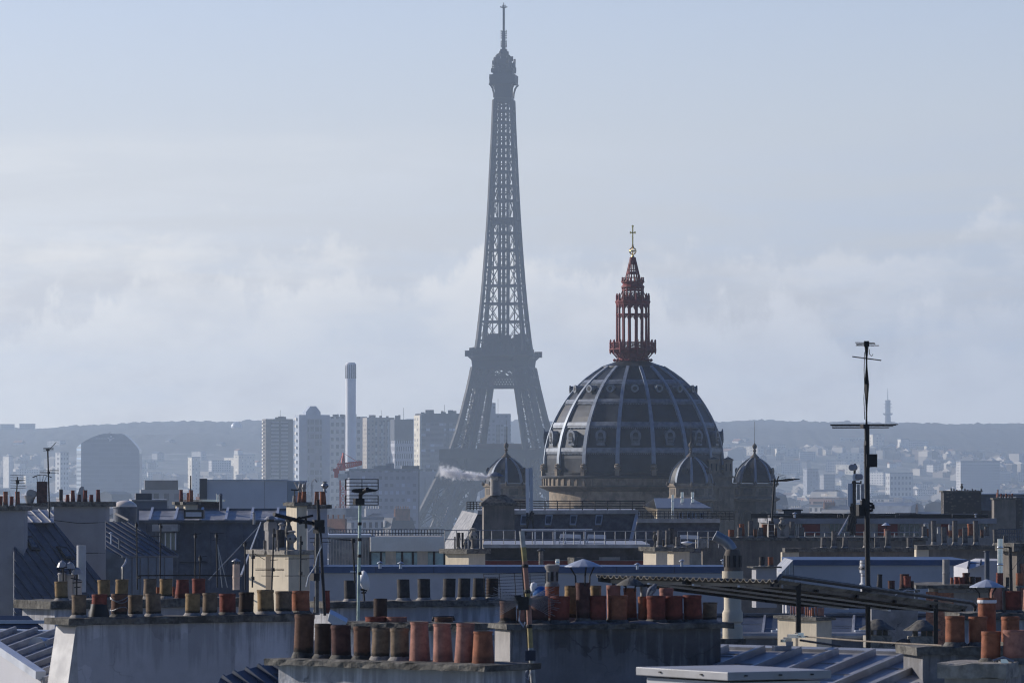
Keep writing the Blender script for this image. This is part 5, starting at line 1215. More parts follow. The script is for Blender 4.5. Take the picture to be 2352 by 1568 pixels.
t, W, L, z1 = block('roof_lantern', 'square skylight box set into the long mansard below the twin stacks', 'skylight', gx(1, 1572), gx(1, 1742), gy(1, 936), 268.6, M['black'], 1.0, 0, Zat(gy(1, 1012), 268.6)); panel(t, W, 'pane', M['zinclight'], L * .1, L * .9, -.03, -.005, z1 - .36, z1 - .12)
t, W, L, z1 = block('brick_upstand', 'low dark brick block with white flashing right of the twin stacks', 'roof block', gx(1, 1690), gx(1, 1882), gy(1, 868), 276, material('dark_brick', (.05, .04, .038), .9, 0, .3, 4), 1.5, 0, Zat(gy(1, 960), 276)); panel(t, W, 'flashing', M['steel'], -.9, L + .2, -.1, 1.5, z1 + .005, z1 + .12)
flue('dark zinc vent pipe with cone hat rising from the mansard ridge', 1, 1874, 1902, 812, 945, 268, 'zincblue', 'roof_vent', (20, 16, 2, 'zincblue'))
flue('small shining steel vent beside the dark zinc vent pipe', 1, 1852, 1868, 805, 870, 272, 'steel', 'roof_vent', (10, 8, 2, 'steel'))
flue('slim zinc vent with cone hat at the right end of the mansard', 1, 2162, 2184, 965, 1060, 266, 'zinc', 'roof_vent', (22, 14, 3, 'zinc'))
# glass dome on its kerb
c = P(*g(1, 1070, 915), 258); k = GX / 2.13818 / F * 258; t = thing('dome_skylight', 'small round cream dome skylight on a blue kerb behind the blue roofs', 'skylight', (c.x, 258, c.z - 1.6))
m = MB(); m.lathe(c, [(103 * k * math.cos(a), 60 * k * math.sin(a)) for a in [i * math.pi / 24 for i in range(12)]] + [(.02, 60 * k)], 32); m.build('dome', material('domed_acrylic', (.70, .62, .52), .3, 0, .04, 1), t, True, 70)
m = MB(); m.lathe(c, [(100 * k, -2.0), (100 * k, -.05), (106 * k, -.04), (106 * k, .02), (98 * k, .03)], 32); m.build('kerb', M['zincblue'], t)
m = MB(); m.tube([P(*g(1, 988, 968), 250), P(*g(1, 1100, 1025), 249)], .055, 8); o = m.build('ridge_roll', M['greyl']); tag(o, 'pale zinc roll lying slantwise across the roof below the dome skylight', 'roof trim')
flue('pale square duct rising behind the front pots at the left', 1, 655, 735, 1240, 1640, 140, material('pale_duct', (.45, .45, .45), .8, 0, .08, 1), 'ventilation_duct')
# aerials in front of the mansard
AER = [
  ('bare thin aerial pole standing before the left end of the mansard', 1168, 1040, 1175, 1620, 128, []),
  ('thin aerial mast in front of the dormer window with a small forked head', 1376, 1050, 1368, 1600, 126, [(1352, 1062, 1402, 1056), (1285, 1165, 1372, 1160)]),
  ('aerial mast with a looped head and a long folded dipole', 1672, 1135, 1665, 1620, 118, [(1640, 1150, 1720, 1138), (1535, 1384, 1775, 1384), (1535, 1396, 1775, 1396)]),
  ('short aerial mast with two faint rods right of the folded dipole', 1712, 1325, 1706, 1600, 119, [(1690, 1340, 1768, 1333), (1700, 1372, 1765, 1380)]),
  ('aerial on a splayed tripod in front of the mansard', 1852, 1130, 1860, 1600, 116, [(1820, 1195, 1885, 1188), (1800, 1140, 1915, 1135)]),
  ('thin aerial mast just left of the cream chimney with rods near its foot', 2095, 1205, 2098, 1620, 114, [(2070, 1225, 2125, 1215)]),
]
for lab, zx, zy, zxb, zyb, Yy, rods in AER:
    rt, a, b = upright(lab, 'aerial', 1, zx, zy, zyb, Yy, 'roof_aerial', zx1=zxb, r=.018)
    for q in rods: cross_bar(rt, 1, q[0], q[1], q[2], q[3], Yy, .008)
    blob(rt, 'junction_box', 1, zx, zy + 30, Yy, 22, 26, 'black')
    if 'tripod' in lab:
        for e in (1900, 1945): cross_bar(rt, 1, 1858, 1230, e, 1600, Yy, .012, 'strut', 'alu')
m = MB(); m.tube([P(*g(1, *q), 112) for q in ((1205, 1505), (1195, 1520), (1182, 1518), (1180, 1504), (1200, 1498), (1600, 1496), (1990, 1499))], .016, 6); m.tube([P(*g(1, 1585, 1480), 112), P(*g(1, 1585, 1500), 112)], .01, 5)
o = m.build('handrail', M['black'], None, True); tag(o, 'black curled iron handrail running behind the back row of pots', 'handrail')
rt, tp, rr = flue('slim cream flue with a metal cowl between the mansard and the cream chimney', 1, 1990, 2050, 1402, 1620, 108, material('cream_pipe', (.55, .42, .33), .8, 0, .12, 1.5), 'clay_flue', (40, 26, 26, 'alu'), bands=1)
for i, (za, zb_) in enumerate((((1780, 1540), (2220, 1070)), ((2060, 1500), (2230, 1045)))):
    o = MB(); o.bar(P(*g(1, *za), 150), P(*g(1, *zb_), 262), .03 if i == 0 else .05); q = o.build('stay_wire' if i == 0 else 'ladder', M['black'] if i == 0 else M['zinc']); tag(q, ('dark stay wire slanting up across the mansard' if i == 0 else 'grey roof ladder leaning on the mansard left of the cream chimney'), 'wire' if i == 0 else 'ladder')

# ================================================================ cream stacks left of centre
s = Stack('cream rendered stack with sunlit side and grey ceramic vents', 2, 330, 510, 1282, 148, R(32), 1.0, 4.5, 'cream', 'capl', .13, .10)
s.pot(222, 300, 1105, 'd', .6, 's'); s.pot(236, 252, 1190, 'g', .2, 's'); s.pot(214, 228, 1200, 'g', .2, 's')
urn_cowl(None, 2, 355, 1112, 1282, 90, s.at(gx(2, 355), .4).y, 'greyl', parent=s.root)
urn_cowl(None, 2, 330, 1010, 1282, 66, s.at(gx(2, 330), .9).y, 'cap', parent=s.root)
s = Stack('cream rendered stack with a square concrete vent, adjoining the wider cream stack', 2, 135, 262, 1278, 150, R(32), 1.0, 4.5, 'cream', 'capl', .13, .10)
p = s.at(gx(2, 176), .5); k = GX / 2.13818 / F * p.y; m = MB(); zt = Zat(gy(2, 1040), p.y); m.box((p.x, p.y, (s.z + zt) / 2), (72 * k, 72 * k, zt - s.z), .5); m.box((p.x, p.y, Zat(gy(2, 1080), p.y)), (84 * k, 84 * k, 64 * k), .5); m.build('square_vent', M['greyl'], s.root)
m = MB(); m.lathe((p.x, p.y, zt + .08), [(54 * k, 0), (30 * k, 24 * k), (3 * k, 34 * k)], 14); m.build('vent_hat', M['zinc'], s.root); m = MB(); m.box((p.x, p.y, zt + .04), (50 * k, 50 * k, .1), .5); m.build('vent_neck', M['cap'], s.root)
s.pot(115, 131, 1195, 'g', .6, 's'); urn_cowl(None, 2, 270, 1045, 1278, 64, s.at(gx(2, 270), .8).y, 'greyl', parent=s.root)
s = Stack('tall pale stack behind the cream stacks with orange pots and a jug-shaped metal cowl', 2, 490, 662, 893, 196, R(20), .8, 9, 'wallw', 'cap', .14, .14)
s.pots([(550, 592, 780, 'o', .3, 't'), (596, 655, 778, 'o', .5, 't')]); urn_cowl(None, 2, 640, 690, 790, 62, s.at(gx(2, 640), .4).y, 'alu', parent=s.root)
m = MB(); q = s.at(gx(2, 530), .3); m.tube([Vector((q.x, q.y, s.z)), Vector((q.x, q.y, s.z + .85)), Vector((q.x + .1, q.y, s.z + .98)), Vector((q.x + .2, q.y, s.z + .85))], .02, 6); m.build('bent_pipe', M['alu'], s.root)
s = Stack('slim cream stack with clustered orange pots and spiky metal cowls', 2, 400, 488, 872, 193, R(20), .8, 9, 'cream', 'cap', .14, .14)
for q in ((405, 440, 785, 'o', .2), (438, 484, 780, 'o', .5), (362, 398, 815, 'w', .7), (418, 452, 800, 'p', .9)):
    o, tp, rr = s.pot(*q, 't')
    if q[3] != 'w':
        m = MB()
        for j in range(5): a = j * 1.256; m.bar(tp, tp + Vector((.22 * math.cos(a), .22 * math.sin(a), .32 + .06 * (j % 2))), .06, .012)
        m.lathe(tp, [(rr * .6, -.05), (rr * .75, .12), (rr * .3, .3)], 8); m.build('metal_cowl', M['alu'], o)
m = MB(); q = s.at(gx(2, 382), .1); m.tube([Vector((q.x, q.y, s.z)), Vector((q.x, q.y, Zat(gy(2, 765), q.y)))], .02, 6); m.tube([P(*g(2, 350, 765), q.y), P(*g(2, 415, 768), q.y)], .03, 6); m.build('short_aerial', M['black'], s.root)
s = Stack('narrow cream stack just behind the slim cream stack', 2, 350, 396, 874, 200, R(20), .6, 9, 'cream', 'cap', .14, .1)
CA = [('thin aerial mast standing against the cream stacks at their left edge', 25, 1280, 20, 1600, 112, [(38, 1310, 130, 1365)]), ('aerial mast with bent rods in front of the cream stack', 205, 1095, 185, 1640, 108, [(45, 1440, 292, 1442), (45, 1452, 292, 1452), (95, 1500, 250, 1502), (172, 1370, 238, 1362)]),
      ('aerial mast with long faint rods in front of the wider cream stack', 435, 1160, 430, 1640, 106, [(300, 1355, 545, 1352), (300, 1500, 470, 1500), (440, 1360, 490, 1362)]), ('short aerial mast between the cream stack and the dark twin pole', 558, 1170, 556, 1500, 104, [(510, 1180, 690, 1176), (510, 1215, 690, 1212)])]
for lab, zx, zy, zxb, zyb, Yy, rods in CA:
    rt, a, b = upright(lab, 'aerial', 2, zx, zy, zyb, Yy, 'roof_aerial', zx1=zxb, r=.018)
    for q in rods: cross_bar(rt, 2, q[0], q[1], q[2], q[3], Yy, .007)
    blob(rt, 'junction_box', 2, zx, zy + 60, Yy, 26, 30, 'black'); blob(rt, 'junction_box', 2, (zx + zxb) / 2, (zy + zyb) / 2 + 80, Yy, 24, 28, 'black')

# ================================================================ centre: pale terrace wall, metal-clad block, slate mansard
t, W, L, z1 = block('terrace_building', 'long pale blue-white building with dark blue fascia behind the sooty pots', 'building', gx(6, 512), gx(7, 1915), gy(6, 566), 193, M['wallw'], 4, R(-1), 20)
panel(t, W, 'fascia', M['bluefascia'], -.05, L + .05, -.10, 4.05, z1 - .242, z1 + .006)
m = MB()
for u in (.16, .3, .45, .6, .74, .88): m.box(W(L * u, -.104, z1 - .12), (.016, .012, .24))
m.build('fascia_joint', M['black'], t)
t, W, L, z1 = block('terrace_building', 'white building with dark blue fascia and sloping zinc end behind the corrugated canopy', 'building', gx(8, 380), gx(8, 1872), gy(8, 510), 192, M['wallw'], 8, 0, 20)
panel(t, W, 'fascia', M['bluefascia'], -.02, L + .02, -.10, 8.05, z1 - .197, z1 + .006)
m = MB(); m.prism([W(-.02, -.05, z1), W(-.02, -.05, z1 - .82), W(-.57, -.05, z1 - .82), W(-.45, -.05, z1 - .46)], (0, 6, 0)); m.build('zinc_end', M['zinc'], t)
m = MB()
for u in (.3, .65): m.bar(W(-.02 - .42 * u, -.06, z1 - .02 - .45 * u), W(-.02 - .49 * u, -.06, z1 - .82), .03)
m.build('zinc_seam', M['zinclight'], t)
t, W, L, z1 = block('metal_clad_building', 'low building with pale ribbed metal cladding over a band of teal windows', 'building', gx(2, 1030), gx(2, 1665), gy(2, 1165), 236, None, 10, R(2), 20)
zc, zw = Zat(gy(2, 1290), 236), Zat(gy(2, 1420), 236)
panel(t, W, 'wall', M['greyl'], 0, L, .3, 10, 20, z1 - .05)
clad = material('ribbed_metal_cladding', (.74, .74, .70), .45, .3, .06, .4); panel(t, W, 'cladding', clad, 0, L, 0, .28, zc, z1)
m = MB()
for i in range(27): m.box(W(L * (i + .5) / 27, -.02, (zc + z1) / 2), (.035, .05, z1 - zc - .1))
m.build('cladding_rib', clad, t)
teal = material('teal_window_glass', (.20, .36, .37), .12, 0, .3, .6, alt=(.42, .56, .54), altw=.5, altscale=.5, spec=.7)
for i in range(7):
    u0 = L * (i * 1 / 7 + .012); pn = panel(t, W, 'window', teal, u0, L * ((i + 1) / 7 - .012), .18, .25, zw - 3, zc - .06)
for i in (0, 1, 2, 3, 4, 5, 6, 7): panel(t, W, 'mullion', M['black'] if i not in (2, 5) else M['cream'], L * i / 7 - (.05 if i not in (2, 5) else .28), L * i / 7 + (.05 if i not in (2, 5) else .2), .12, .27, zw - 3, zc - .01)
t, W, L, z1 = block('metal_clad_building', 'duller grey metal-clad wing left of the teal windows', 'building', gx(2, 676), gx(2, 1028), gy(2, 1172), 240, material('dull_metal_cladding', (.20, .215, .235), .4, .3, .2, .8, alt=(.34, .35, .36), altw=.45, altscale=1.2), 10, R(2), 20)
m = MB()
for i in range(14): m.box(W(L * (i + .5) / 14, -.02, z1 - 2.6), (.04, .05, 5.0))
m.build('cladding_rib', M['zinc'], t); panel(t, W, 'doorway', M['dark'], L * .83, L * .93, -.03, -.005, z1 - 6, z1 - 2.1); panel(t, W, 'roof_edge', M['zinclight'], -.05, L + .05, -.08, 10, z1 + .004, z1 + .12)
railing('dark roof railing along the top of the metal-clad building', 2, 676, 1665, 1105, 1165, 246, 40, 2, .022, 'zincblue')
def vent_hat(lab, c, zx, zy, Yv, w=58):
    rt, tp, rr = flue(lab, c, zx - w * .22, zx + w * .22, zy + w * .5, zy + w * 1.2, Yv, 'zinclight', 'roof_vent', (w * .5, w * .3, w * .1, 'zinclight'))
vent_hat('small pale vent with cone hat before the teal windows, nearer the aerial with grids', 2, 1113, 1368, 191); vent_hat('small pale vent with cone hat before the teal windows, near the cream mullion', 2, 1289, 1370, 191)
vent_hat('small vent with cone hat on the blue fascia in front of the red strip', 3, 1175, 1382, 191, 52); vent_hat('small vent with cone hat on the blue fascia below the twin-capped stack', 3, 1556, 1352, 191, 56); vent_hat('small vent with cone hat on the blue fascia beside the elbow flue', 3, 1906, 1352, 191, 40)
s = Stack('cream stack with sunlit end, dark pipes and a curved ceramic vent before the slate mansard', 2, 1870, 2012, 1272, 205, R(36), 1.6, 3, 'cream', 'cap', .18, .16, over_l=.2)
s.pots([(1765, 1800, 1130, 'd', .8, 's'), (1745, 1760, 1165, 'g', .5, 's'), (1785, 1798, 1175, 'g', .3, 's'), (1808, 1830, 1130, 'd', .9, 's'), (1893, 1945, 1188, 'g', .3, 's')]); urn_cowl(None, 2, 1908, 1090, 1270, 76, s.at(gx(2, 1908), .6).y, 'capl', parent=s.root); urn_cowl(None, 2, 1840, 1185, 1272, 34, s.at(gx(2, 1840), .6).y, 'capl', parent=s.root)
s = Stack('broad taupe stack with a pyramid cap carrying the smoking flue', 2, 2000, 2262, 885, 300, R(4), 1.5, 9, 'taupe', None, .1, .1)
m = MB(); z = s.z; o_ = .16; m.add([s.W(u, v, zz) for u, v, zz in ((-o_, -o_, z - .12), (s.L + o_, -o_, z - .12), (s.L + o_, 1.5 + o_, z - .12), (-o_, 1.5 + o_, z - .12), (-o_, -o_, z + .05), (s.L + o_, -o_, z + .05), (s.L + o_, 1.5 + o_, z + .05), (-o_, 1.5 + o_, z + .05), (s.L * .28, .5, z + .52), (s.L * .72, .5, z + .52), (s.L * .72, 1.0, z + .52), (s.L * .28, 1.0, z + .52))], [(3, 2, 1, 0)] + [(a + i, a + (i + 1) % 4, a + 4 + (i + 1) % 4, a + 4 + i) for a in (0, 4) for i in range(4)] + [(8, 9, 10, 11)]); m.build('capping', M['cap'], s.root)
fl, tp, rr = flue('pale round flue under a blue cone hat giving off white smoke', 2, 2055, 2142, 672, 815, 300.6, 'greyl', 'smoking_flue', (82, 38, 22, 'zincblue'), bands=1)
SM = tp
# smoke drifting to the left
m = MB(); pts = [(2120, 668), (2050, 672), (1950, 690), (1850, 690), (1760, 650), (1680, 615), (1600, 600)]; rad = [40, 66, 78, 92, 100, 104, 96]
pp = [P(*g(2, *q), 300.3) for q in pts]; k = GX / 2.13818 / F * 300; vs = []; n_ = 14
for p, q in zip(pp, rad): vs += [p + Vector((0, q * k * math.cos(a), q * k * math.sin(a))) for a in [2 * math.pi * i / n_ for i in range(n_)]]
m.add(vs, [(i * n_ + j, i * n_ + (j + 1) % n_, (i + 1) * n_ + (j + 1) % n_, (i + 1) * n_ + j) for i in range(len(pp) - 1) for j in range(n_)] + [tuple(range(n_)), tuple((len(pp) - 1) * n_ + j for j in range(n_))])
sm = bpy.data.materials.new('white_smoke'); sm.use_nodes = True; st = sm.node_tree; st.nodes.clear()
co = N(st, 'ShaderNodeTexCoord'); nn = N(st, 'ShaderNodeTexNoise'); nn.inputs['Scale'].default_value = 3.3; nn.inputs['Detail'].default_value = 5; nn.inputs['Roughness'].default_value = .6; nn.inputs['Distortion'].default_value = .5
st.links.new(co.outputs['Object'], nn.inputs['Vector']); sg = N(st, 'ShaderNodeSeparateXYZ'); st.links.new(co.outputs['Generated'], sg.inputs[0])
so = N(st, 'ShaderNodeSeparateXYZ'); st.links.new(co.outputs['Object'], so.inputs[0]); q1, q0 = pp[-1], pp[0]
tt = maprange(st, so.outputs[0], q1.x, q0.x, 0, 1, False)
zc_ = math_node(st, 'MULTIPLY_ADD', math_node(st, 'SINE', math_node(st, 'MULTIPLY', tt, 4.0)), -.06, maprange(st, tt, 0, 1, q1.z, q0.z, False))
dz_ = math_node(st, 'SUBTRACT', so.outputs[2], zc_); dy_ = math_node(st, 'SUBTRACT', so.outputs[1], 300.3)
rr2 = math_node(st, 'SQRT', math_node(st, 'ADD', math_node(st, 'MULTIPLY', dz_, dz_), math_node(st, 'MULTIPLY', dy_, dy_)))
fall = math_node(st, 'SUBTRACT', 1.0, math_node(st, 'DIVIDE', rr2, maprange(st, tt, 0, 1, .60, .19, False)))
dn = maprange(st, math_node(st, 'MULTIPLY_ADD', math_node(st, 'SUBTRACT', nn.outputs['Fac'], .5), 2.6, fall), .22, 1.0, 0, 1)
dn = math_node(st, 'MULTIPLY', dn, maprange(st, tt, 0, 1, 4.5, 22.0, False)); dn = math_node(st, 'MULTIPLY', dn, maprange(st, tt, 0, .12, 0, 1))
pv = N(st, 'ShaderNodeVolumePrincipled'); pv.inputs['Color'].default_value = (1, 1, 1, 1); pv.inputs['Anisotropy'].default_value = .45; st.links.new(dn, pv.inputs['Density'])
ho = N(st, 'ShaderNodeOutputMaterial'); st.links.new(pv.outputs[0], ho.inputs['Volume'])
o = m.build('smoke', sm); tag(o, kind='stuff')
# slate mansard with skylights
Y = 316.0
t = thing('slate_mansard', 'long dark slate mansard with four skylights and a sunlit end slope below the dome', 'roof', P(*g(3, 600, 1260), Y))
r = Roof(None, 3, 600, 1260, Y, -90, 62); r.root = t
r.sheet([(-190, 968), (1182, 968), (1100, 1300), (-345, 1300)], M['slate'], 'slate_slope', .1)
for zx in (176, 386, 598, 815):
    pp = [r.hit(*q) for q in ((zx + 4, 988), (zx + 66, 988), (zx + 50, 1075), (zx - 4, 1075))]; m = MB(); m.prism([q + r.n * .16 for q in pp], -r.n * .2); f = m.build('skylight', M['rib'], t)
    cc = sum(pp, Vector()) / 4; m = MB(); m.prism([cc + (q - cc) * .70 + r.n * .17 for q in pp], -r.n * .008); m.build('pane', M['glassdark'], f)
r.rib((-190, 966), (1182, 962), M['zinc'], .35, .25, 'ridge_cap'); r.rib((1180, 962), (1100, 1300), M['zinclight'], .22, .16, 'hip_flashing')
a, b, c_, d_ = r.hit(-190, 968), r.hit(-345, 1300), P(*g(2, 1815, 942), Y + 7), P(*g(2, 1640, 1270), Y + 5.2)
m = MB(); m.quad(a, b, d_, c_, .1, (-.8, -.3, .5)); m.build('end_slope', material('painted_sunlit_slates', (.25, .245, .24), .6, 0, .3, 1.2, bump=.3, bscale=5), t)  # paler copy of the slate colour, with the sunlight painted in
m = MB(); q = [r.hit(-190, 966), r.hit(1182, 966)]; m.prism([q[0], q[1], q[1] + Vector((0, 9, .25)), q[0] + Vector((0, 9, .25))], (0, 0, -.25)); m.build('flat_top', M['zinc'], t)
railing('curved dark roof railing along the top of the slate mansard', 3, -150, 1240, 862, 945, Y + 3, 13, 4, .03, 'black')
railing('short raked railing above the sunlit slate slope', 2, 1855, 1995, 868, 938, Y + 5, 5, 4, .03, 'black')
t = thing('slate_mansard', 'lower dark slate mansard in front of the cream rooftop shed', 'roof', P(*g(3, 1500, 1260), Y - 2)); r = Roof(None, 3, 1500, 1260, Y - 2, -90, 62); r.root = t
r.sheet([(1176, 1040), (1880, 1040), (1865, 1300), (1110, 1300)], M['slate'], 'slate_slope', .1); r.rib((1172, 1038), (1880, 1038), M['zinc'], .35, .25, 'ridge_cap')
m = MB(); q = [r.hit(1172, 1040), r.hit(1880, 1040)]; m.prism([q[0], q[1], q[1] + Vector((0, 8, .1)), q[0] + Vector((0, 8, .1))], (0, 0, -.2)); m.build('flat_top', M['zinc'], t)
railing('dark railing with many bars around the lower slate mansard', 3, 1182, 2000, 950, 1028, Y - 1, 22, 6, .022, 'black')
t, W, L, z1 = block('rooftop_shed', 'cream rooftop shed with a grey sloping roof and cooling units', 'shed', gx(3, 1345), gx(3, 1798), gy(3, 930), Y + 2.2, M['cream'], 6, 0, Zat(gy(3, 1040), Y + 2))
m = MB(); m.prism([W(-.05, -.12, z1 + .01), W(L + .08, -.12, z1 + .01), W(L * .70, 5, z1 + .60), W(-.08, 5, z1 + .60)], (0, 0, .06)); m.build('roof', material('grey_shed_roof', (.13, .15, .185), .5, .3, .12, .6), t)
m = MB(); m.prism([W(-.02, 0, z1), W(-.87, 2.5, z1 + .17), W(-.1, 5, z1 + .60), W(-.02, 4, z1 - .5)], (0, .1, 0)); m.build('gable', M['cream'], t)
for u in (.41, .56, .66, .8): panel(t, W, 'cooling_unit', M['zinclight'], L * u, L * (u + .075), -.2, -.01, z1 - .58, z1 - .22); panel(t, W, 'fan_grille', M['dark'], L * (u + .015), L * (u + .05), -.22, -.205, z1 - .53, z1 - .27)
flue('tall shining steel flue left of the rooftop shed', 3, 1466, 1488, 808, 1030, Y + .5, 'steel', 'steel_flue', bands=2); flue('shining steel flue on the shed roof with a small cross vane', 3, 1545, 1572, 785, 880, Y + 5, 'steel', 'steel_flue', bands=1); flue('shining steel flue on the shed roof, nearer its far end', 3, 1633, 1660, 785, 885, Y + 5, 'steel', 'steel_flue', bands=1)
# tall white phone-antenna panels
k = GX / 2.13818 / F * 300
t = thing('panel_antenna_mast', 'pair of tall white antenna panels on a cabled bracket in front of the dome', 'antenna', P(*g(3, 250, 1110), 300))
for zx, w, z0, z1_ in ((232, 30, 582, 960), (264, 16, 576, 945)):
    a, b = P(*g(3, zx, z0), 300), P(*g(3, zx + 4, z1_), 300); m = MB(); m.bar(a, b, w * k, .2); m.build('panel', M['plastic'] if w > 20 else M['zinclight'], t)
m = MB()
for q in (((245, 580), (285, 1100)), ((232, 960), (230, 1110)), ((225, 1080), (290, 960)), ((232, 1000), (285, 1010)), ((262, 960), (215, 1160))): m.tube([P(*g(3, *q[0]), 300.2), P(*g(3, *q[1]), 300.2)], .05, 6)
m.build('bracket', M['black'], t)
m = MB(); m.tube([P(*g(3, *q), 299.8) for q in ((270, 950), (255, 1010), (235, 1060), (215, 1110), (225, 1150))], .05, 6); m.build('cable_loom', M['black'], t)
# terrace with railing, chairs and table
Y = 228.0
t, W, L, z1 = block('terrace_block', 'dark flat-roofed block with a blue-grey ledge and dark red strip carrying the terrace', 'building', gx(2, 2012), gx(3, 1262), gy(3, 1262), Y, material('sooty_terrace_wall', (.045, .043, .045), .9, 0, .3, .8, alt=(.10, .10, .105), altw=.4, altscale=.7), 14, 0, 20)
panel(t, W, 'ledge', M['zinc'], -.1, L + .1, -.35, 14, z1 + .004, z1 + .16); panel(t, W, 'red_strip', M['redpanel'], 0, L, -.06, -.005, z1 - .78, z1 - .57)
panel(t, W, 'pale_patch', M['greyl'], L * .70, L * .83, -.03, -.005, z1 - .55, z1 - .40); panel(t, W, 'string_course', M['greyl'], 0, L, -.12, -.005, z1 - .565, z1 - .545)
railing('pale steel terrace railing in front of the slate mansard', 3, 190, 1870, 1118, 1262, Y + .2, 19, 2, .022, 'alu')
railing('pale steel terrace railing beside the taupe stack', 2, 1665, 2270, 1112, 1268, Y + 1, 6, 2, .022, 'alu')
def pt(zx, zy, dy=0): return P(*g(3, zx, zy), Y + 1.5 + dy)
t = thing('terrace_bench', 'white slatted bench top along the terrace railing', 'bench', pt(500, 1262)); m = MB(); m.bar(pt(182, 1106), pt(790, 1104), .22, .06); m.build('top', M['plastic'], t)
m = MB()
for zx in (300, 470, 560, 730): m.bar(pt(zx, 1262), pt(zx, 1106), .06)
m.build('leg', M['plastic'], t)
def chair(lab, zx0, zx1, zy0, zy1):
    t = thing('terrace_chair', lab, 'chair', pt((zx0 + zx1) / 2, zy1)); w = zx1 - zx0; h = zy1 - zy0
    m = MB(); m.prism([pt(zx0 + w * .05, zy0 + h * .3), pt(zx0 + w * .10, zy0), pt(zx1, zy0 + h * .05), pt(zx1 - w * .05, zy0 + h * .34)], (0, .05, 0)); m.build('backrest', M['plastic'], t)
    m = MB(); m.prism([pt(zx0, zy0 + h * .62, -.1), pt(zx1 - w * .08, zy0 + h * .62, -.1), pt(zx1 - w * .08, zy0 + h * .68, -.1), pt(zx0, zy0 + h * .68, -.1)], (0, .45, 0)); m.build('seat', M['plastic'], t)
    for zx, zt_ in ((zx0 + 3, zy0 + h * .1), (zx1 - 6, zy0 + h * .1)): m = MB(); m.bar(pt(zx, zy1), pt(zx + (w * .12 if zx < zx0 + 9 else 4), zt_), .05); m.build('leg', M['plastic'], t)
chair('white terrace armchair nearest the panel antennas', 498, 690, 1142, 1255); chair('white terrace armchair with splayed legs beside the hip flashing', 735, 905, 1145, 1258); chair('white terrace lounger behind the capped stack of grey pipes', 1525, 1700, 1150, 1255)
t = thing('terrace_table', 'low white terrace table between the two armchairs', 'table', pt(640, 1262)); m = MB(); m.bar(pt(560, 1240), pt(690, 1238), .5, .06); m.build('top', M['plastic'], t); m = MB(); m.bar(pt(600, 1262), pt(600, 1240), .06); m.bar(pt(665, 1262), pt(665, 1240), .06); m.build('leg', M['plastic'], t)
flue('clay vent pipe with square collar and dark cap standing at the terrace edge', 3, 332, 370, 1290, 1420, 222, material('stone_pipe', (.22, .19, .16), .9, 0, .2, 2), 'clay_flue', (38, 26, 4, 'black'), bands=2)
flue('short shining steel pot on the blue fascia', 3, 474, 510, 1358, 1412, 192, 'steel', 'steel_flue', bands=1)
s = Stack('stub of a dark stack with a sunlit edge behind the blue fascia', 3, 640, 705, 1345, 197, R(25), .5, 1.6, 'darkstone' if 'darkstone' in M else 'grey', 'cap', .25, .05)
s = Stack('pair of capped beige stacks with grey cement pipes right of the terrace', 3, 1484, 1620, 1258, 200, R(28), .9, 3, 'cream', 'cap', .16, .14)
s.pots([(1470, 1518, 1110, 'g', .3, 's'), (1495, 1540, 1165, 'g', .1, 's'), (1440, 1470, 1160, 'd', .7, 's')])
s = Stack('beige stack with tall grey cement pipes, joined to its twin right of the terrace', 3, 1335, 1430, 1254, 198, R(28), 1.0, 3, 'cream', 'cap', .16, .14)
s.pots([(1340, 1386, 1110, 'g', .25, 's'), (1410, 1455, 1110, 'g', .4, 's'), (1386, 1405, 1190, 'd', .6, 's'), (1436, 1482, 1092, 'd', .9, 's')]); urn_cowl(None, 3, 1325, 1120, 1254, 38, s.at(gx(3, 1325), .5).y, 'cap', parent=s.root)
k = GX / 2.13818 / F * 205; c = P(*g(3, 1598, 1228), 205); t = thing('satellite_dish', 'white satellite dish lying low behind the capped stack', 'satellite dish', c - Vector((0, 0, .5))); m = MB(); m.lathe(c, [(.03, -.05), (30 * k, -.02), (50 * k, .04), (46 * k, .07), (20 * k, .10), (.02, .11)], 20); m.build('reflector', M['plastic'], t, True, 60); m = MB(); m.tube([c - Vector((0, 0, .5)), c], .04, 6); m.build('foot', M['black'], t)
# ================================================================ right-hand middle distance
s = Stack('very wide taupe stack with a long row of mixed pots behind the corrugated canopy', 3, 1732, 3640, 1172, 232, R(1.5), .8, 8, 'taupe', 'cap', .16, .08, over_l=.05)
s.pots([(1950, 2002, 1105, 'o', .6), (2025, 2070, 1085, 'g', .3, 's'), (2046, 2093, 1055, 'o', .7), (2120, 2166, 1032, 'g', .3, 's'), (2166, 2196, 1100, 'b', .7), (2205, 2250, 1085, 'g', .3, 's'), (2232, 2281, 1058, 'o', .7)])
for q in ((-10, 37, 1035, 'g', .3, 's'), (36, 66, 1100, 'b', .7), (74, 116, 1085, 'g', .3, 's'), (103, 151, 1058, 'o', .7), (214, 238, 1092, 'b', .7), (340, 386, 1035, 'g', .3, 's'), (424, 471, 1085, 'g', .3, 's'), (1150, 1196, 1098, 'p', .7), (1474, 1520, 1076, 'g', .3, 's'), (1500, 1536, 1096, 'o', .7), (1702, 1736, 1110, 'o', .6), (1788, 1822, 1100, 'o', .7), (1866, 1920, 1055, 'o', .7), (2010, 2056, 1080, 'g', .3, 's'), (1975, 2005, 1108, 'b', .8)): s.pot(*q, c=4)
p = s.at(gx(4, 190), .4); k = GX / 2.13818 / F * p.y; m = MB(); zt = Zat(gy(4, 1030), p.y); m.box((p.x, p.y, (s.z + zt) / 2), (46 * k, .3, zt - s.z)); m.build('brick_stub', material('dark_brick_stub', (.07, .05, .045), .9, 0, .3, 6), s.root)
m = MB()
for f in (.15, .35, .8, .95): m.box((p.x, p.y, s.z + (zt - s.z) * f), (50 * k, .34, .025))
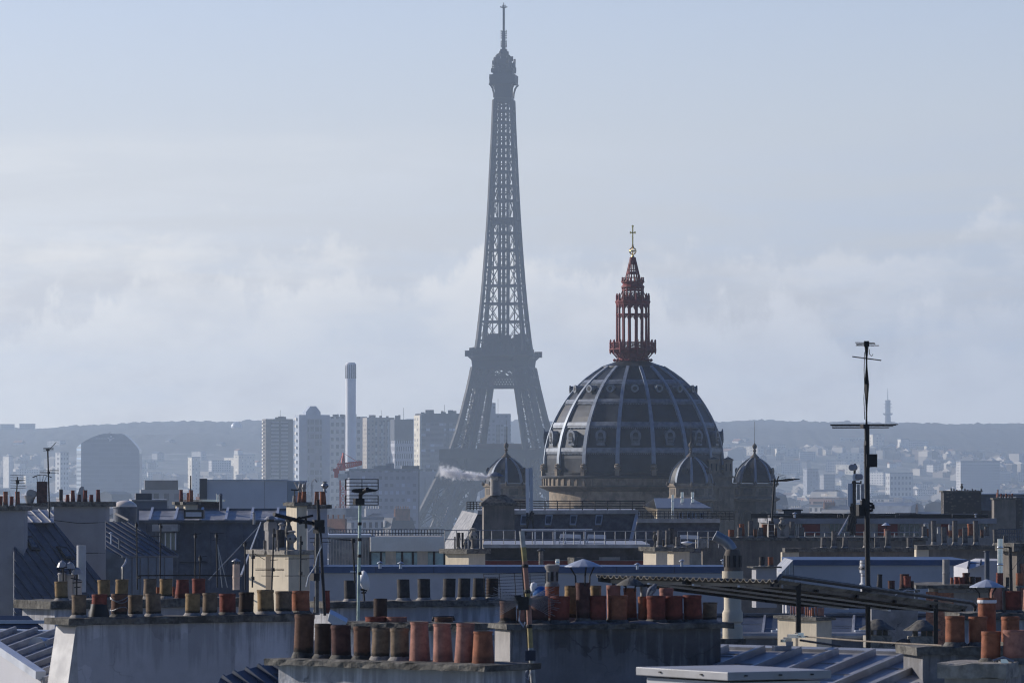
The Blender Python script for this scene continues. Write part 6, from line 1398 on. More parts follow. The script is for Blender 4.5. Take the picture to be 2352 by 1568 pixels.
m.build('steel_strap', M['alu'], s.root)
urn_cowl(None, 4, 284, 1000, 1160, 62, s.at(gx(4, 284), .5).y, 'capl', parent=s.root)
for zx, z0, w in ((1512, 1052, 50), (1718, 1060, 34), (1620, 1085, 34)):
    q = s.at(gx(4, zx), .72); k = GX / 2.13818 / F * q.y; zt = Zat(gy(4, z0), q.y); zb = Zat(gy(4, z0 + 55), q.y); m = MB(); m.lathe((q.x, q.y, 0), [(w * .42 * k, zb), (w * .42 * k, zt - .04), (w * .5 * k, zt - .03), (w * .3 * k, zt)], 14); m.build('steel_liner', M['alu'], s.root, True, 40)
q = s.at(gx(4, 1170), .7); k = GX / 2.13818 / F * q.y; m = MB(); m.lathe((q.x, q.y, Zat(gy(4, 1070), q.y)), [(40 * k, 0), (38 * k, .01), (2 * k, 26 * k)], 14); m.build('cone_hat', M['zinclight'], s.root); m = MB(); m.bar((q.x, q.y, Zat(gy(4, 1098), q.y)), (q.x, q.y, Zat(gy(4, 1060), q.y)), .05); m.build('hat_leg', M['black'], s.root)
m = MB(); z = s.z; m.prism([s.W(-.3, -.1, z - .02), s.W(-.3, -.1, z - .50), s.W(.22, -.1, z - .50), s.W(.22, -.1, z - .02)], (0, 1.0, 0)); m.build('end_block', M['capl'], s.root)
rt, a, b = upright('yagi aerial on a pole strapped to the brick stub, before the small church dome', 'aerial', 4, 218, 672, 1040, 231.4, 'roof_aerial', zx1=196, r=.045)
a, b = P(*g(4, 240, 692), 231.4), P(*g(4, 388, 672), 229); yagi(rt, a, b, 10, .9, r=.016, boom=.03)
for zz in (632, 645, 658): cross_bar(rt, 4, 248, zz, 318, zz + 14, 232, .008)
cross_bar(rt, 4, 252, 650, 236, 710, 231.4, .03)
s = Stack('grey rendered stack with seven slim cement pipes in a row, sunlit at its end', 4, 432, 1500, 1262, 212, R(3), .7, 2.4, 'grey2' if 'grey2' in M else 'taupe', 'cap', .17, .12, over_l=.62)
s.strip('painted_sunlit_end', M['cream'], -.72, -.02, -.02, .6, s.z - 2.3, s.z - .18)  # cream box painting the sunlit end of the stack wall
s.pots([(608, 660, 1172, 'g', .5, 's'), (702, 750, 1118, 'g', .5, 's'), (793, 845, 1172, 'g', .5, 's'), (976, 1026, 1118, 'g', .5, 's'), (1070, 1119, 1172, 'g', .5, 's'), (1159, 1209, 1116, 'g', .5, 's'), (1346, 1398, 1174, 'g', .5, 's')])
s = Stack('taupe stack with tall two-piece cement pipes, sunlit at its end, beside the row of seven', 4, 1540, 2262, 1238, 206, R(3), .7, 2.4, 'taupe', 'cap', .17, .12, over_l=.5)
s.strip('painted_sunlit_end', M['cream'], -.52, -.02, -.02, .6, s.z - 2.3, s.z - .18)  # sunlit wall end again painted by a cream box
s.pots([(1556, 1603, 1028, 'g', .5, 's'), (1645, 1692, 1080, 'g', .5, 's'), (1736, 1783, 1028, 'g', .5, 's'), (1822, 1869, 1086, 'g', .5, 's'), (1916, 1963, 1028, 'g', .5, 's'), (2084, 2131, 1103, 'g', .5, 's'), (2170, 2216, 1156, 'g', .5, 's')])
s = Stack('small low stack with one dark and one orange pot above the zinc end slope', 4, 60, 235, 1420, 150, R(12), .5, 1.2, 'lilac', 'cap', .05, .12); s.pots([(82, 133, 1338, 'd', .4, 's'), (159, 208, 1338, 'o', .5)])
# long flat block with coloured panels
t, W, L, z1 = block('panelled_building', 'long low flat-roofed building with grey parapet over red panels and dark windows', 'building', gx(4, 222), gx(4, 2096), gy(4, 1010), 300, M['greyl'], 14, R(1), 22)
panel(t, W, 'parapet', material('stained_parapet', (.28, .28, .30), .9, 0, .12, .3, alt=(.2, .2, .21), altw=.5, altscale=.5), -.15, L + .1, -.3, 13, z1 - .31, z1)
for a, b, mt in ((390, 455, 'glassdark'), (455, 606, 'redpanel'), (690, 840, 'glassdark'), (905, 985, 'redpanel'), (1100, 1268, 'redpanel'), (1288, 1450, 'glassdark'), (1640, 1760, 'redpanel'), (1900, 2040, 'glassdark')):
    u0, u1 = L * (a - 222) / 1874, L * (b - 222) / 1874; pn = panel(t, W, 'window' if mt == 'glassdark' else 'red_panel', M[mt], u0, u1, -.06, -.005, z1 - .98, z1 - .33)
    if mt == 'glassdark':
        for q in (.25, .5, .75): panel(t, W, 'window_bar', M['greyl'], u0 + (u1 - u0) * q - .04, u0 + (u1 - u0) * q + .04, -.09, -.062, z1 - .98, z1 - .33)
m = MB()
rr_ = random.Random(5)
for i in range(34):
    u = rr_.uniform(.02, .95) * L; p = W(u, rr_.uniform(1, 9), z1 + .12); m.box(p, (rr_.uniform(.8, 3.5), rr_.uniform(.3, 1.2), rr_.uniform(.1, .3)), rr_.uniform(-.1, .1))
m.build('roofing_felt', M['black'], t)
panel(t, W, 'roof_edge', M['steel'] if False else M['zinc'], L * .02, L * .95, 10, 13, z1 + .01, z1 + .16)
railing('pale rail running along the panelled building behind the wide stack', 4, 480, 1500, 1128, 1165, 296, 12, 1, .035, 'alu')
t, W, L, z1 = block('plant_room', 'small dark flat-roofed plant room on the panelled building beside the little church dome', 'shed', gx(4, 297), gx(4, 444), gy(4, 944), 306, M['zincblue'], 4, R(2), Zat(gy(4, 1005), 306)); panel(t, W, 'roof_edge', M['black'], -.1, L + .1, -.15, 4, z1, z1 + .08); panel(t, W, 'pane', M['glassdark'], L * .12, L * .3, -.03, -.005, z1 - .9, z1 - .15)
vent_hat('small cone-hat vent in front of the plant room', 4, 392, 952, 298, 44)
flue('lower end of a blue-grey roof strip right of the plant room', 4, 450, 560, 965, 1000, 310, 'zincblue', 'roof_drum')
vent_hat('small cone-hat vent on the right part of the panelled building', 4, 1938, 965, 299, 30)
# rubble-stone stack and its neighbours
s = Stack('broad rough rubble-stone stack with a crowded row of tiny pots', 4, 1667, 1985, 782, 440, R(6), 1.4, 9, None, None, .1, .1)
rub = bpy.data.materials.new('rubble_masonry'); rub.use_nodes = True; rt_ = rub.node_tree; b_ = rt_.nodes['Principled BSDF']; co = N(rt_, 'ShaderNodeTexCoord'); vo = N(rt_, 'ShaderNodeTexVoronoi'); vo.inputs['Scale'].default_value = 2.6; mpp = N(rt_, 'ShaderNodeMapping'); mpp.inputs['Scale'].default_value = (1, 1, 1.7); rt_.links.new(co.outputs['Object'], mpp.inputs[0]); rt_.links.new(mpp.outputs[0], vo.inputs['Vector'])
sx = N(rt_, 'ShaderNodeSeparateXYZ'); rt_.links.new(vo.outputs['Color'], sx.inputs[0]); cc = mixcol(rt_, sx.outputs[0], (.05, .046, .042), (.145, .13, .115)); rt_.links.new(mixcol(rt_, maprange(rt_, vo.outputs['Distance'], .28, .42), cc, (.045, .042, .04)), b_.inputs['Base Color']); b_.inputs['Roughness'].default_value = .95
m = MB(); m.box(s.W(s.L / 2, .7, s.z - 4.5), (s.L, 1.4, 9), R(6)); m.build('wall', rub, s.root)
rough_slab(s.W, -.12, s.L + .12, -.1, 1.5, s.z - .03, s.z + .08, .02, .4).build('capping', M['cap'], s.root)
m = MB(); m.box(s.W(s.L + 1.02, .7, s.z - 5.6), (1.96, 1.3, 8), R(6)); m.build('lower_wall', rub, s.root)
for i, zx in enumerate((1728, 1752, 1775, 1798, 1845, 1868, 1888, 1910, 1934, 1958, 1984)): s.pot(zx - 7, zx + 7, 750 + (i * 7) % 22, 'gdb'[i % 3], .5, 's')
urn_cowl(None, 4, 1820, 712, 782, 24, s.at(gx(4, 1820), .5).y, 'cap', parent=s.root)
s = Stack('tall smooth grey stack with orange pots beside the rubble-stone stack', 4, 2096, 2280, 835, 415, R(4), 1.2, 9, 'taupe', 'cap', .14, .1)
s.pots([(2110, 2132, 790, 'p', .5, 't'), (2120, 2133, 762, 'p', .2), (2148, 2164, 796, 'r', .5, 't'), (2168, 2180, 806, 'r', .5), (2190, 2208, 796, 'o', .5, 't'), (2218, 2236, 806, 'p', .5), (2240, 2258, 796, 'o', .5, 't')])
t, W, L, z1 = block('blue_roofed_building', 'blue-roofed building at the far right edge behind the smooth grey stack', 'building', gx(4, 2285), gx(4, 2480), gy(4, 826), 425, M['zincblue'], 10, R(4), 20); panel(t, W, 'stone_edge', rub, -.1, .5, -.12, -.005, z1 - 9, z1 - .1); panel(t, W, 'window', M['glassdark'], L * .2, L * .5, -.1, -.005, z1 - 6, z1 - 2)
t, W, L, z1 = block('blue_roofed_building', 'long low blue roof strip behind the rubble-stone and smooth stacks', 'building', gx(4, 1985), gx(4, 2480), gy(4, 808), 470, M['zincblue'], 10, R(4), 20); panel(t, W, 'ridge_cap', M['zinclight'], 0, L, -.1, 10, z1 + .005, z1 + .12)
railing('dark railing right of the panelled building', 4, 2130, 2352, 1102, 1200, 290, 14, 3, .03, 'zincblue')
# telecom mast
Yt = 262.0; k = GX / 2.13818 / F * Yt; t = thing('telecom_mast', 'grey lattice phone mast with white round dishes and tall panels on a roof', 'antenna', P(*g(4, 880, 1160), Yt))
m = MB(); 
for dx, dy in ((-20, 0), (20, 0), (0, 22)): m.tube([P(*g(4, 885 + dx, 1155), Yt + dy * k), P(*g(4, 898 + dx * .5, 690), Yt + dy * k)], .05, 6)
for i in range(16): z0 = 1150 - i * 29; m.bar(P(*g(4, 866 + i * .9, z0), Yt), P(*g(4, 906 - i * .6, z0 - 29), Yt), .05); m.bar(P(*g(4, 866 + i * .9, z0), Yt), P(*g(4, 906 - i * .6, z0), Yt), .05)
m.tube([P(*g(4, 900, 700), Yt), P(*g(4, 906, 542), Yt)], .06, 8); m.build('lattice_frame', M['black'], t)
def dish(zx, zy, w, h, mat, ax):
    c = P(*g(4, zx, zy), Yt - .3); m = MB(); n_ = 20; ring_ = [c + Vector((w * k * math.cos(a), 0, h * k * math.sin(a))) for a in [2 * math.pi * i / n_ for i in range(n_)]]; m.prism(ring_, Vector(ax) * .35); m.build('dish', mat, t, True, 40)
dish(877, 575, 26, 27, M['lilac'], (.5, .8, 0)); dish(900, 658, 15, 29, M['plastic'], (.7, .7, 0)); dish(922, 655, 14, 25, M['lilac'], (.7, .7, 0))
for zx, w, z0, z1_, mt in ((855, 13, 712, 905, 'plastic'), (970, 42, 715, 850, 'zinc'), (935, 18, 720, 850, 'alu'), (873, 8, 712, 880, 'zinclight')): m = MB(); m.bar(P(*g(4, zx, z0), Yt - .4), P(*g(4, zx, z1_), Yt - .4), w * k, .15); m.build('panel', M[mt], t)
m = MB(); m.bar(P(*g(4, 915, 708), Yt), P(*g(4, 958, 710), Yt), .08); m.bar(P(*g(4, 957, 712), Yt), P(*g(4, 957, 688), Yt), .07); m.build('side_arm', M['black'], t)
m = MB(); m.tube([P(*g(4, 762, 1158), Yt - 2), P(*g(4, 860, 985), Yt)], .06, 6); m.build('brace', M['zinc'], t)
m = MB()
for i in range(10): q = P(*g(4, random.uniform(855, 935), random.uniform(870, 1010)), Yt - .3); m.tube([q, q + Vector((random.uniform(-.4, .4), 0, random.uniform(-1.1, -.4)))], .07, 6)
m.build('cable_loom', M['black'], t)

# ================================================================ right side, 105-190 m
r = Roof('blue zinc roof with pale battens behind the concrete vents', 8, 900, 990, 182, -95, 15)
r.sheet([(-1100, 985), (1900, 985), (1900, 1160), (-1100, 1160)], M['zincblue']); r.seams(1.05, M['zinc'], .10, .08); r.rib((-1100, 988), (1900, 988), M['zincblue'], .2, .1)
m = MB(); a, b = r.hit(-1100, 1160), r.hit(1900, 1160); m.prism([a, b, b + Vector((0, .3, -9)), a + Vector((0, .3, -9))], (0, 8, 0)); m.build('wall', M['zincblue'], r.root)
m = MB(); m.tube([a + Vector((0, -.1, .02)), b + Vector((0, -.1, .02))], .12, 8); m.build('gutter', M['zinc'], r.root, True)
for zx in (245, 605, 955, 1305, 1660):
    c = r.hit(zx, 1134); t = thing('gutter_hook', 'small pale zinc cap on the gutter of the blue roof', 'roof hook', c, 'pale caps along the blue roof gutter'); m = MB(); m.box(c + Vector((0, -.1, .04)), (.45, .2, .14), .2); m.box(c + Vector((.08, -.12, .12)), (.25, .2, .08), .2); m.build('cap', M['zinclight'], t)
s = Stack('cream stack with a cluster of slim orange pots in front of the blue roof', 8, 575, 703, 1000, 168, R(38), .9, 3, 'cream', 'cap', .11, .10)
s.pots([(497, 512, 892, 'p', .8, 's'), (512, 540, 935, 'p', .7, 's'), (530, 556, 915, 'o', .5, 's'), (560, 584, 893, 'p', .4, 's'), (584, 640, 918, 'p', .3), (476, 496, 892, 'o', .9, 's')])
s = Stack('narrow cream stack with slim orange pots beside the thin black post', 8, 396, 470, 985, 170, R(38), .9, 3, 'cream', 'cap', .11, .10)
s.pots([(350, 364, 888, 'p', .9, 's'), (372, 388, 905, 'p', .6, 's'), (396, 418, 905, 'p', .4, 's'), (432, 470, 893, 'r', .3, 's')])
s = Stack('low pale slab with a line of seven small orange pots behind the big mast', 8, 712, 1010, 958, 192, R(2), .5, 2, 'taupe', 'capl', .12, .10)
s.pots([(804, 828, 900, 'o', .5, 't'), (832, 854, 900, 'p', .3, 't'), (858, 880, 902, 'o', .6, 't'), (886, 908, 902, 'o', .4, 't'), (914, 950, 905, 'w', .5), (956, 980, 903, 'o', .4, 't'), (986, 1006, 902, 'r', .6, 't')])
s = Stack('dark ledge stack with blackish and dark red pots before the white terrace wall', 8, 1045, 1440, 765, 136, R(2), .6, 2.3, 'grey', 'cap', .06, .05)
s.pots([(1086, 1138, 630, 'd', .4, 't'), (1184, 1245, 684, 'v', .5), (1282, 1362, 628, 'v', .6), (1320, 1385, 645, 'r', .3), (1370, 1408, 688, 'v', .5)])
m = MB(); m.tube([P(*g(8, *q), 134) for q in ((1250, 810), (1300, 780), (1350, 765), (1415, 770), (1420, 860))], .012, 5); m.build('cable', M['zinclight'], s.root)
t = thing('ceramic_vent', 'ornate tall grey ceramic vent beside the big black mast', 'chimney cowl', P(*g(8, 985, 790), 118)); urn_cowl(None, 8, 985, 530, 650, 92, 118, 'greyl', parent=t)
k = GX / 2.13818 / F * 118; c = P(*g(8, 985, 790), 118); m = MB(); m.lathe(c, [(30 * k, 0), (30 * k, .12), (40 * k, .14), (40 * k, .2), (28 * k, .24), (28 * k, .44), (38 * k, .46), (36 * k, .74)], 16); m.build('pedestal', M['white'], t, True, 30)
t, W, L, z1 = block('brick_wall_building', 'beige wall with a brick corner under a dark weathered slab right of the canopy', 'building', gx(8, 1585), gx(8, 2160), gy(8, 752), 150, M['greyl'], 4, R(-2), 25)
m = MB(); m.add(*(lambda b: (b.v, b.f))(rough_slab(W, -.55, L, -.35, 4, z1 + .002, z1 + .10, .02, .3))); m.build('capping', M['cap'], t); panel(t, W, 'brick_corner', M['brick'], -.25, .55, -.05, -.005, z1 - 3.5, z1 - .10); panel(t, W, 'painted_shade_band', M['grey'], .1, L, -.12, -.005, z1 - .13, z1 - .004)  # the grey band paints the shade below the slab
s = Stack('row of dark red pots on the weathered slab beside the tall grey flue', 8, 1715, 2160, 742, 150.6, R(-2), .8, .12, None, None, .1, .1)
s.pots([(1718, 1746, 658, 'o', .3), (1748, 1798, 652, 'r', .5), (1788, 1842, 655, 'r', .2), (1820, 1884, 618, 'v', .7), (1878, 1930, 650, 'k', .3), (1930, 1984, 654, 'v', .6), (2106, 2168, 616, 'r', .5), (2192, 2236, 655, 'd', .4), (2276, 2346, 620, 'o', .5)])
rough_slab(s.W, -.1, s.L + .1, -.05, .85, s.z - .12, s.z, .01, .3).build('capping', M['cap'], s.root)
flue('tall plain grey stone flue with a collar before the white terrace wall', 8, 1655, 1716, 505, 740, 150.5, material('grey_stone_flue', (.30, .28, .26), .9, 0, .12, 2), 'clay_flue', bands=1)
flue('slim zinc flue with an upturned cone hat near the shining steel flue', 8, 2015, 2058, 440, 680, 148, 'zincblue', 'metal_flue', (32, -32, 6, 'zincblue'))
flue('tall shining steel flue with a ribbed top at the upper right', 8, 2124, 2174, 330, 620, 149, 'steel', 'steel_flue', bands=2)
rt, a, b = upright('thin black pole with a stay wire at the right edge', 'pole', 8, 2234, 400, 770, 147, 'iron_pole', zx1=2242, r=.05); cross_bar(rt, 8, 2180, 398, 2234, 400, 147, .02, 'arm'); cross_bar(rt, 8, 2215, 640, 2352, 460, 147, .006, 'stay')
s = Stack('cream and brick stack cut by the right edge of the picture', 8, 2290, 2420, 366, 152, R(30), .7, 5, 'taupe', 'cap', .24, .14, over_l=.2); s.strip('brick_face', M['brick'], .12, s.L, -.05, -.005, s.z - 4, s.z - .6)
t = thing('white_roof_building', 'white gabled wall with a pale battened roof behind the shining steel flue', 'building', P(*g(8, 2060, 660), 156)); m = MB(); m.prism([P(*g(8, *q), 156) for q in ((1872, 700), (1872, 585), (2062, 516), (2236, 518), (2236, 700))], (0, 5, 0)); m.build('wall', M['wallw'], t)
r = Roof(None, 8, 1872, 588, 155.6, -100, 20); r.root = t; r.sheet([(1872, 590), (1872, 520), (2055, 520), (2025, 540)], M['zinclight']); r.seams(.35, M['zincblue'], .05, .06)

# corrugated canopy: level sheet, long side running away from the view
A, B, C_ = P(*g(7, 822, 648), 88), P(*g(8, 230, 690), 84), P(*g(8, 1870, 916), 94); D = A + (C_ - B)
t = thing('corrugated_canopy', 'long shabby corrugated sheet canopy on thin black posts', 'canopy', (A.x, A.y, A.z - 3))
ab, ad = B - A, D - A; nw = 29; ns = nw * 8; vs = []; nd = 12
for j in range(nd + 1):
    for i in range(ns + 1):
        p = A + ab * (i / ns) + ad * (j / nd); p.z += .028 * math.cos(2 * math.pi * i / 8) + random.uniform(-.003, .003); vs.append(p)
m = MB(); n1 = ns + 1; m.add(vs, [(j * n1 + i, j * n1 + i + 1, (j + 1) * n1 + i + 1, (j + 1) * n1 + i) for j in range(nd) for i in range(ns)])
o = m.build('corrugated_sheet', material('weathered_fibre_sheet', (.26, .235, .19), .85, 0, .25, .8, alt=(.10, .09, .07), altw=.6, altscale=.7, bump=.3, bscale=20), t, True, 60)
sf = o.modifiers.new('thickness', 'SOLIDIFY'); sf.thickness = .012
m = MB()
for f in (.30, .55, .80): m.bar(A + ab * f + Vector((0, -.05, -.10)), D + ab * f + Vector((0, -.05, -.10)), .04, .03)
m.build('pale_batten', M['plastic'], t)
m = MB(); m.bar(A + ad * .03 + ab * .05 + Vector((0, 0, -.07)), A + ad * .03 + ab + Vector((0, 0, -.07)), .04, .06); m.build('edge_board', M['greyl'], t)
m = MB(); z_ = Vector((0, 0, -.055))
for f in (0.02, .5, .98): m.bar(A + ab * f + z_, D + ab * f + z_, .06, .07)
for f in (.2, .4, .6, .8, .98): m.bar(A + ad * f + z_ * 1.2, B + ad * f + z_ * 1.2, .04, .05)
m.build('frame', M['black'], t)
m = MB(); e = (C_ - B).normalized(); m.tube([B - e * .3 + Vector((.1, 0, -.02)), B + Vector((.08, 0, .09)), C_ + Vector((.08, 0, .09)), C_ + e * .3 + Vector((.06, 0, .04)), C_ + e * .35 + Vector((0, 0, -.12)), C_ + Vector((0, 0, -.16))], .035, 8); m.build('edge_pipe', M['black'], t, True)
for c, zx, z0, z1_, fr in ((8, 424, 700, 1132, .12), (8, 1597, 850, 1226, .84), (7, 973, 690, 810, None)):
    if fr is None: p = A + ab * .05 + ad * .35; Yp = p.y
    else: p = B + (C_ - B) * fr; Yp = p.y
    a, b = P(*g(c, zx, z0), Yp), P(*g(c, zx, z1_), Yp); m = MB(); m.bar(a, b, .075 if fr else .06); m.build('post', M['black'], t)
# flue standing beside the canopy
YF_ = 104.0; k = GX / 2.13818 / F * YF_; c = P(*g(7, 1990, 1250), YF_)
t = thing('elbow_flue', 'cream pipe flue with a slotted dark block and a bent shiny elbow through the canopy', 'flue', c)
def LZ(zy): return Zat(gy(7, zy), YF_)
m = MB(); m.lathe((c.x, YF_, 0), [(86 * k, LZ(1180)), (86 * k, LZ(1075)), (74 * k, LZ(1060)), (74 * k, LZ(1048)), (88 * k, LZ(1035)), (88 * k, LZ(960)), (80 * k, LZ(945)), (74 * k, LZ(930)), (74 * k, LZ(800)), (90 * k, LZ(798)), (90 * k, LZ(604))], 24); m.build('pipe', M['cream'], t, True, 35)
m = MB(); m.lathe((c.x, YF_, 0), [(70 * k, LZ(604)), (74 * k, LZ(590)), (70 * k, LZ(560)), (70 * k, LZ(460)), (60 * k, LZ(430)), (56 * k, LZ(418))], 20); b_ = m.build('slotted_block', M['darkstone'], t, True, 40)
for i in range(8): a = i * math.pi / 4 + .2; m = MB(); m.box((c.x + 70 * k * math.cos(a), YF_ + 70 * k * math.sin(a), (LZ(570) + LZ(470)) / 2), (.03, 22 * k, LZ(470) - LZ(570)), a); m.build('slot', M['dark'], t)
m = MB(); m.tube([P(*g(7, 1985, 425), YF_), P(*g(7, 1965, 390), YF_), P(*g(7, 1930, 350), YF_), P(*g(7, 1835, 300), YF_)], 48 * k, 18); m.build('elbow', M['alu'], t, True, 40)
m = MB(); m.box((c.x, YF_, LZ(1215)), (215 * k, .5, LZ(1182) - LZ(1250))); m.build('base_slab', M['cap'], t)
# concrete mushroom vents on the blue roof
for lab, zx, w, zt_, zr, zb in (('concrete mushroom vent with a worn conical cap behind the big black mast', 1098, 158, 1014, 1105, 1256), ('concrete mushroom vent with a worn conical cap behind the thin canopy post', 1478, 160, 1020, 1112, 1260), ('half-hidden concrete mushroom vent below the other two', 1330, 115, 1180, 1245, 1300)):
    Yv = 98.0; k = GX / 2.13818 / F * Yv; c = P(*g(8, zx, zb), Yv); t = thing('mushroom_vent', lab, 'chimney cowl', c)
    def LZ(zy): return Zat(gy(8, zy), Yv)
    m = MB(); m.lathe((c.x, Yv, 0), [(w * .9 * k, LZ(zr - 6)), (w * k, LZ(zr)), (w * .98 * k, LZ(zr - 5)), (w * .62 * k, LZ(zr - 40)), (w * .25 * k, LZ(zt_ + 6)), (w * .08 * k, LZ(zt_))], 22, jit=.015); m.build('cap', M['cap'], t, True, 50)
    m = MB(); m.box((c.x, Yv, (c.z + LZ(zr + 48)) / 2), (w * 1.36 * k, .35, LZ(zr + 48) - c.z), .15); m.build('base', M['capl'] if zx != 1330 else M['cap'], t)
    m = MB()
    for q in (-.35, .1, .42): m.box((c.x + q * w * k, Yv, (LZ(zr) + LZ(zr + 50)) / 2), (w * .26 * k, .15, LZ(zr - 4) - LZ(zr + 50)))
    m.build('pillar', M['cap'], t)
# big black mast
rt, a, b = upright('tall thick black aerial mast with long crossed dipoles and a small square box', 'aerial', 8, 1008, -640, 1262, 92, 'aerial_mast', zx1=1020, r=.045)
YM = 92.0; S3 = (3360, 1340)
def pm(zx, zy, dy=0): return P((3360 + zx / 3.5633) * GX, (1340 + zy / 3.5633) * GX, YM + dy)
m = MB(); m.tube([pm(378, 92), pm(380, 700), pm(376, 1568), P(*g(8, 1020, 1262), YM)], .046, 10); m.build('upper_pole', M['black'], rt, True)
m = MB()
for q in (((212, 106), (495, 112)), ((232, 126), (500, 128)), ((225, 148), (555, 149)), ((240, 140), (480, 152))): m.tube([pm(*q[0], random.uniform(-.3, .3)), pm(*q[1], random.uniform(-.3, .3))], .008, 6)
m.box(pm(378, 125), (.09, .09, .10)); m.build('top_dipole', M['black'], rt)
m = MB(); m.tube([pm(175, 306), pm(588, 360)], .011, 6); m.build('cross_rod', M['black'], rt)
m = MB()
for z, x0_, x1_ in ((1275, -140, 830), (1285, -138, 800), (1302, -115, 760), (1322, -112, 700)): m.tube([pm(x0_, z, .3), pm(x1_, z - 4, .3)], .009, 6)
m.box(pm(350, 1300), (.12, .1, .08), .5); m.build('long_dipole', M['black'], rt)
m = MB(); m.box(P(*g(4, 1050, 516), YM - .1), (.19, .1, .23)); m.tube([P(*g(4, 1045, 545), YM), P(*g(4, 1030, 575), YM), P(*g(4, 1012, 582), YM)], .01, 5); m.tube([P(*g(4, 1012, 500), YM), P(*g(4, 985, 530), YM), P(*g(4, 990, 570), YM), P(*g(4, 1008, 590), YM)], .01, 5); m.build('square_box', M['black'], rt)
m = MB()
for q in (((930, 972), (1000, 880)), ((940, 950), (1005, 930)), ((935, 960), (965, 900)), ((975, 840), (985, 900)), ((1020, 880), (1060, 890)), ((1060, 890), (1065, 930)), ((1060, 935), (1020, 950)), ((1025, 915), (1068, 912))): m.tube([P(*g(4, *q[0]), YM), P(*g(4, *q[1]), YM)], .028, 6)
m.box(P(*g(4, 960, 940), YM), (.16, .1, .2), .5); m.box(P(*g(4, 985, 890), YM), (.12, .1, .14), .2); m.build('folded_aerial', M['black'], rt)
m = MB(); m.tube([pm(352, 240), pm(344, 500), pm(350, 700), pm(340, 900), pm(352, 1200)], .007, 5); m.tube([pm(415, 200), pm(420, 270), pm(450, 303), pm(470, 270)], .006, 5); m.build('cable', M['black'], rt)
m = MB(); m.box(P(*g(8, 1005, 755), YM), (.16, .14, .12)); m.build('clamp', M['black'], rt)
# ================================================================ near stacks
def umbrella(o, tp, r, R_, h, rise, mat='zinclight', n=14):
    cowl_hat(o, (tp.x, tp.y, tp.z), R_, h, M[mat], 3, rise, n=n, facet=True)
K8 = 2129.6   # crop 7 -> crop 8 shift of zoom x
# middle row: white stack with sooty pipes
s = Stack('long whitish stack with seven dark sooty pipes before the pale blue terrace wall', 6, 700, 2132, 868, 98, R(30), .75, 2.6, 'bluewhite', 'cap', .12, .10, over_l=.16)
s.pots([(805, 911, 682, 'd', .45, 's'), (1258, 1372, 673, 'd', .45, 's'), (1432, 1546, 669, 'd', .45, 's'), (1643, 1757, 666, 'd', .45, 's'), (1770, 1883, 664, 'd', .45, 's'), (1898, 2011, 663, 'd', .45, 's'), (2015, 2125, 663, 'k', .45, 's')])
s.strip('string_course', M['greyl'], 0, s.L, -.05, -.005, s.z - .78, s.z - .68)
# left: back row of ochre pots
s = Stack('broad white-washed stack with a back row of ochre and red pots', 5, 470, 2120, 858, 96, R(37), 1.15, 2.6, 'bluewhite', 'cap', .16, .08, over_l=.14)
s.pots([(473, 588, 690, 'y', .25), (840, 950, 676, 'y', .3), (985, 1098, 673, 'y', .3), (1226, 1337, 668, 't', .3), (1366, 1479, 668, 'y', .3), (1495, 1622, 675, 'r', .3, 't'), (1645, 1762, 666, 'r', .3), (1336, 1366, 740, 'o', .7), (1478, 1500, 735, 'o', .7)])
t = thing('vent_cluster', 'cluster of grey ceramic and metal vents behind the first ochre pot', 'chimney cowl', P(*g(5, 560, 830), 103)); k = GX / 2.13818 / F * 103
for zx, z0, z1, w in ((530, 640, 850, 34), (600, 650, 850, 34), (660, 700, 850, 40)):
    c = P(*g(5, zx, z1), 103); zt = Zat(gy(5, z0), 103); m = MB(); m.lathe((c.x, 103, 0), [(w * k, c.z), (w * k, zt), (w * 1.2 * k, zt + .02), (w * .9 * k, zt + .05)], 14); b = m.build('clay_pipe', M['greyl'], t, True, 40)
    m = MB(); m.lathe((c.x, 103, zt + .16), [(w * 1.35 * k, 0), (w * .9 * k, .09), (w * .1 * k, .14)], 12); m.build('hat', M['zinc'], b); m = MB(); m.bar((c.x, 103, zt), (c.x, 103, zt + .2), .03); m.build('hat_leg', M['black'], b)
rt, a, b = upright('short black aerial rising from the vents behind the first ochre pot', 'aerial', 5, 540, 575, 850, 101, 'roof_aerial', r=.018); cross_bar(rt, 5, 488, 590, 575, 568, 101, .012); cross_bar(rt, 5, 486, 600, 570, 612, 101, .012)
rt, a, b = upright('short black aerial with stub arms left of the pale square duct', 'aerial', 5, 655, 640, 840, 100, 'roof_aerial', r=.018); cross_bar(rt, 5, 620, 705, 700, 700, 100, .012); cross_bar(rt, 5, 605, 665, 690, 680, 100, .012); cross_bar(rt, 5, 635, 745, 690, 740, 100, .012)
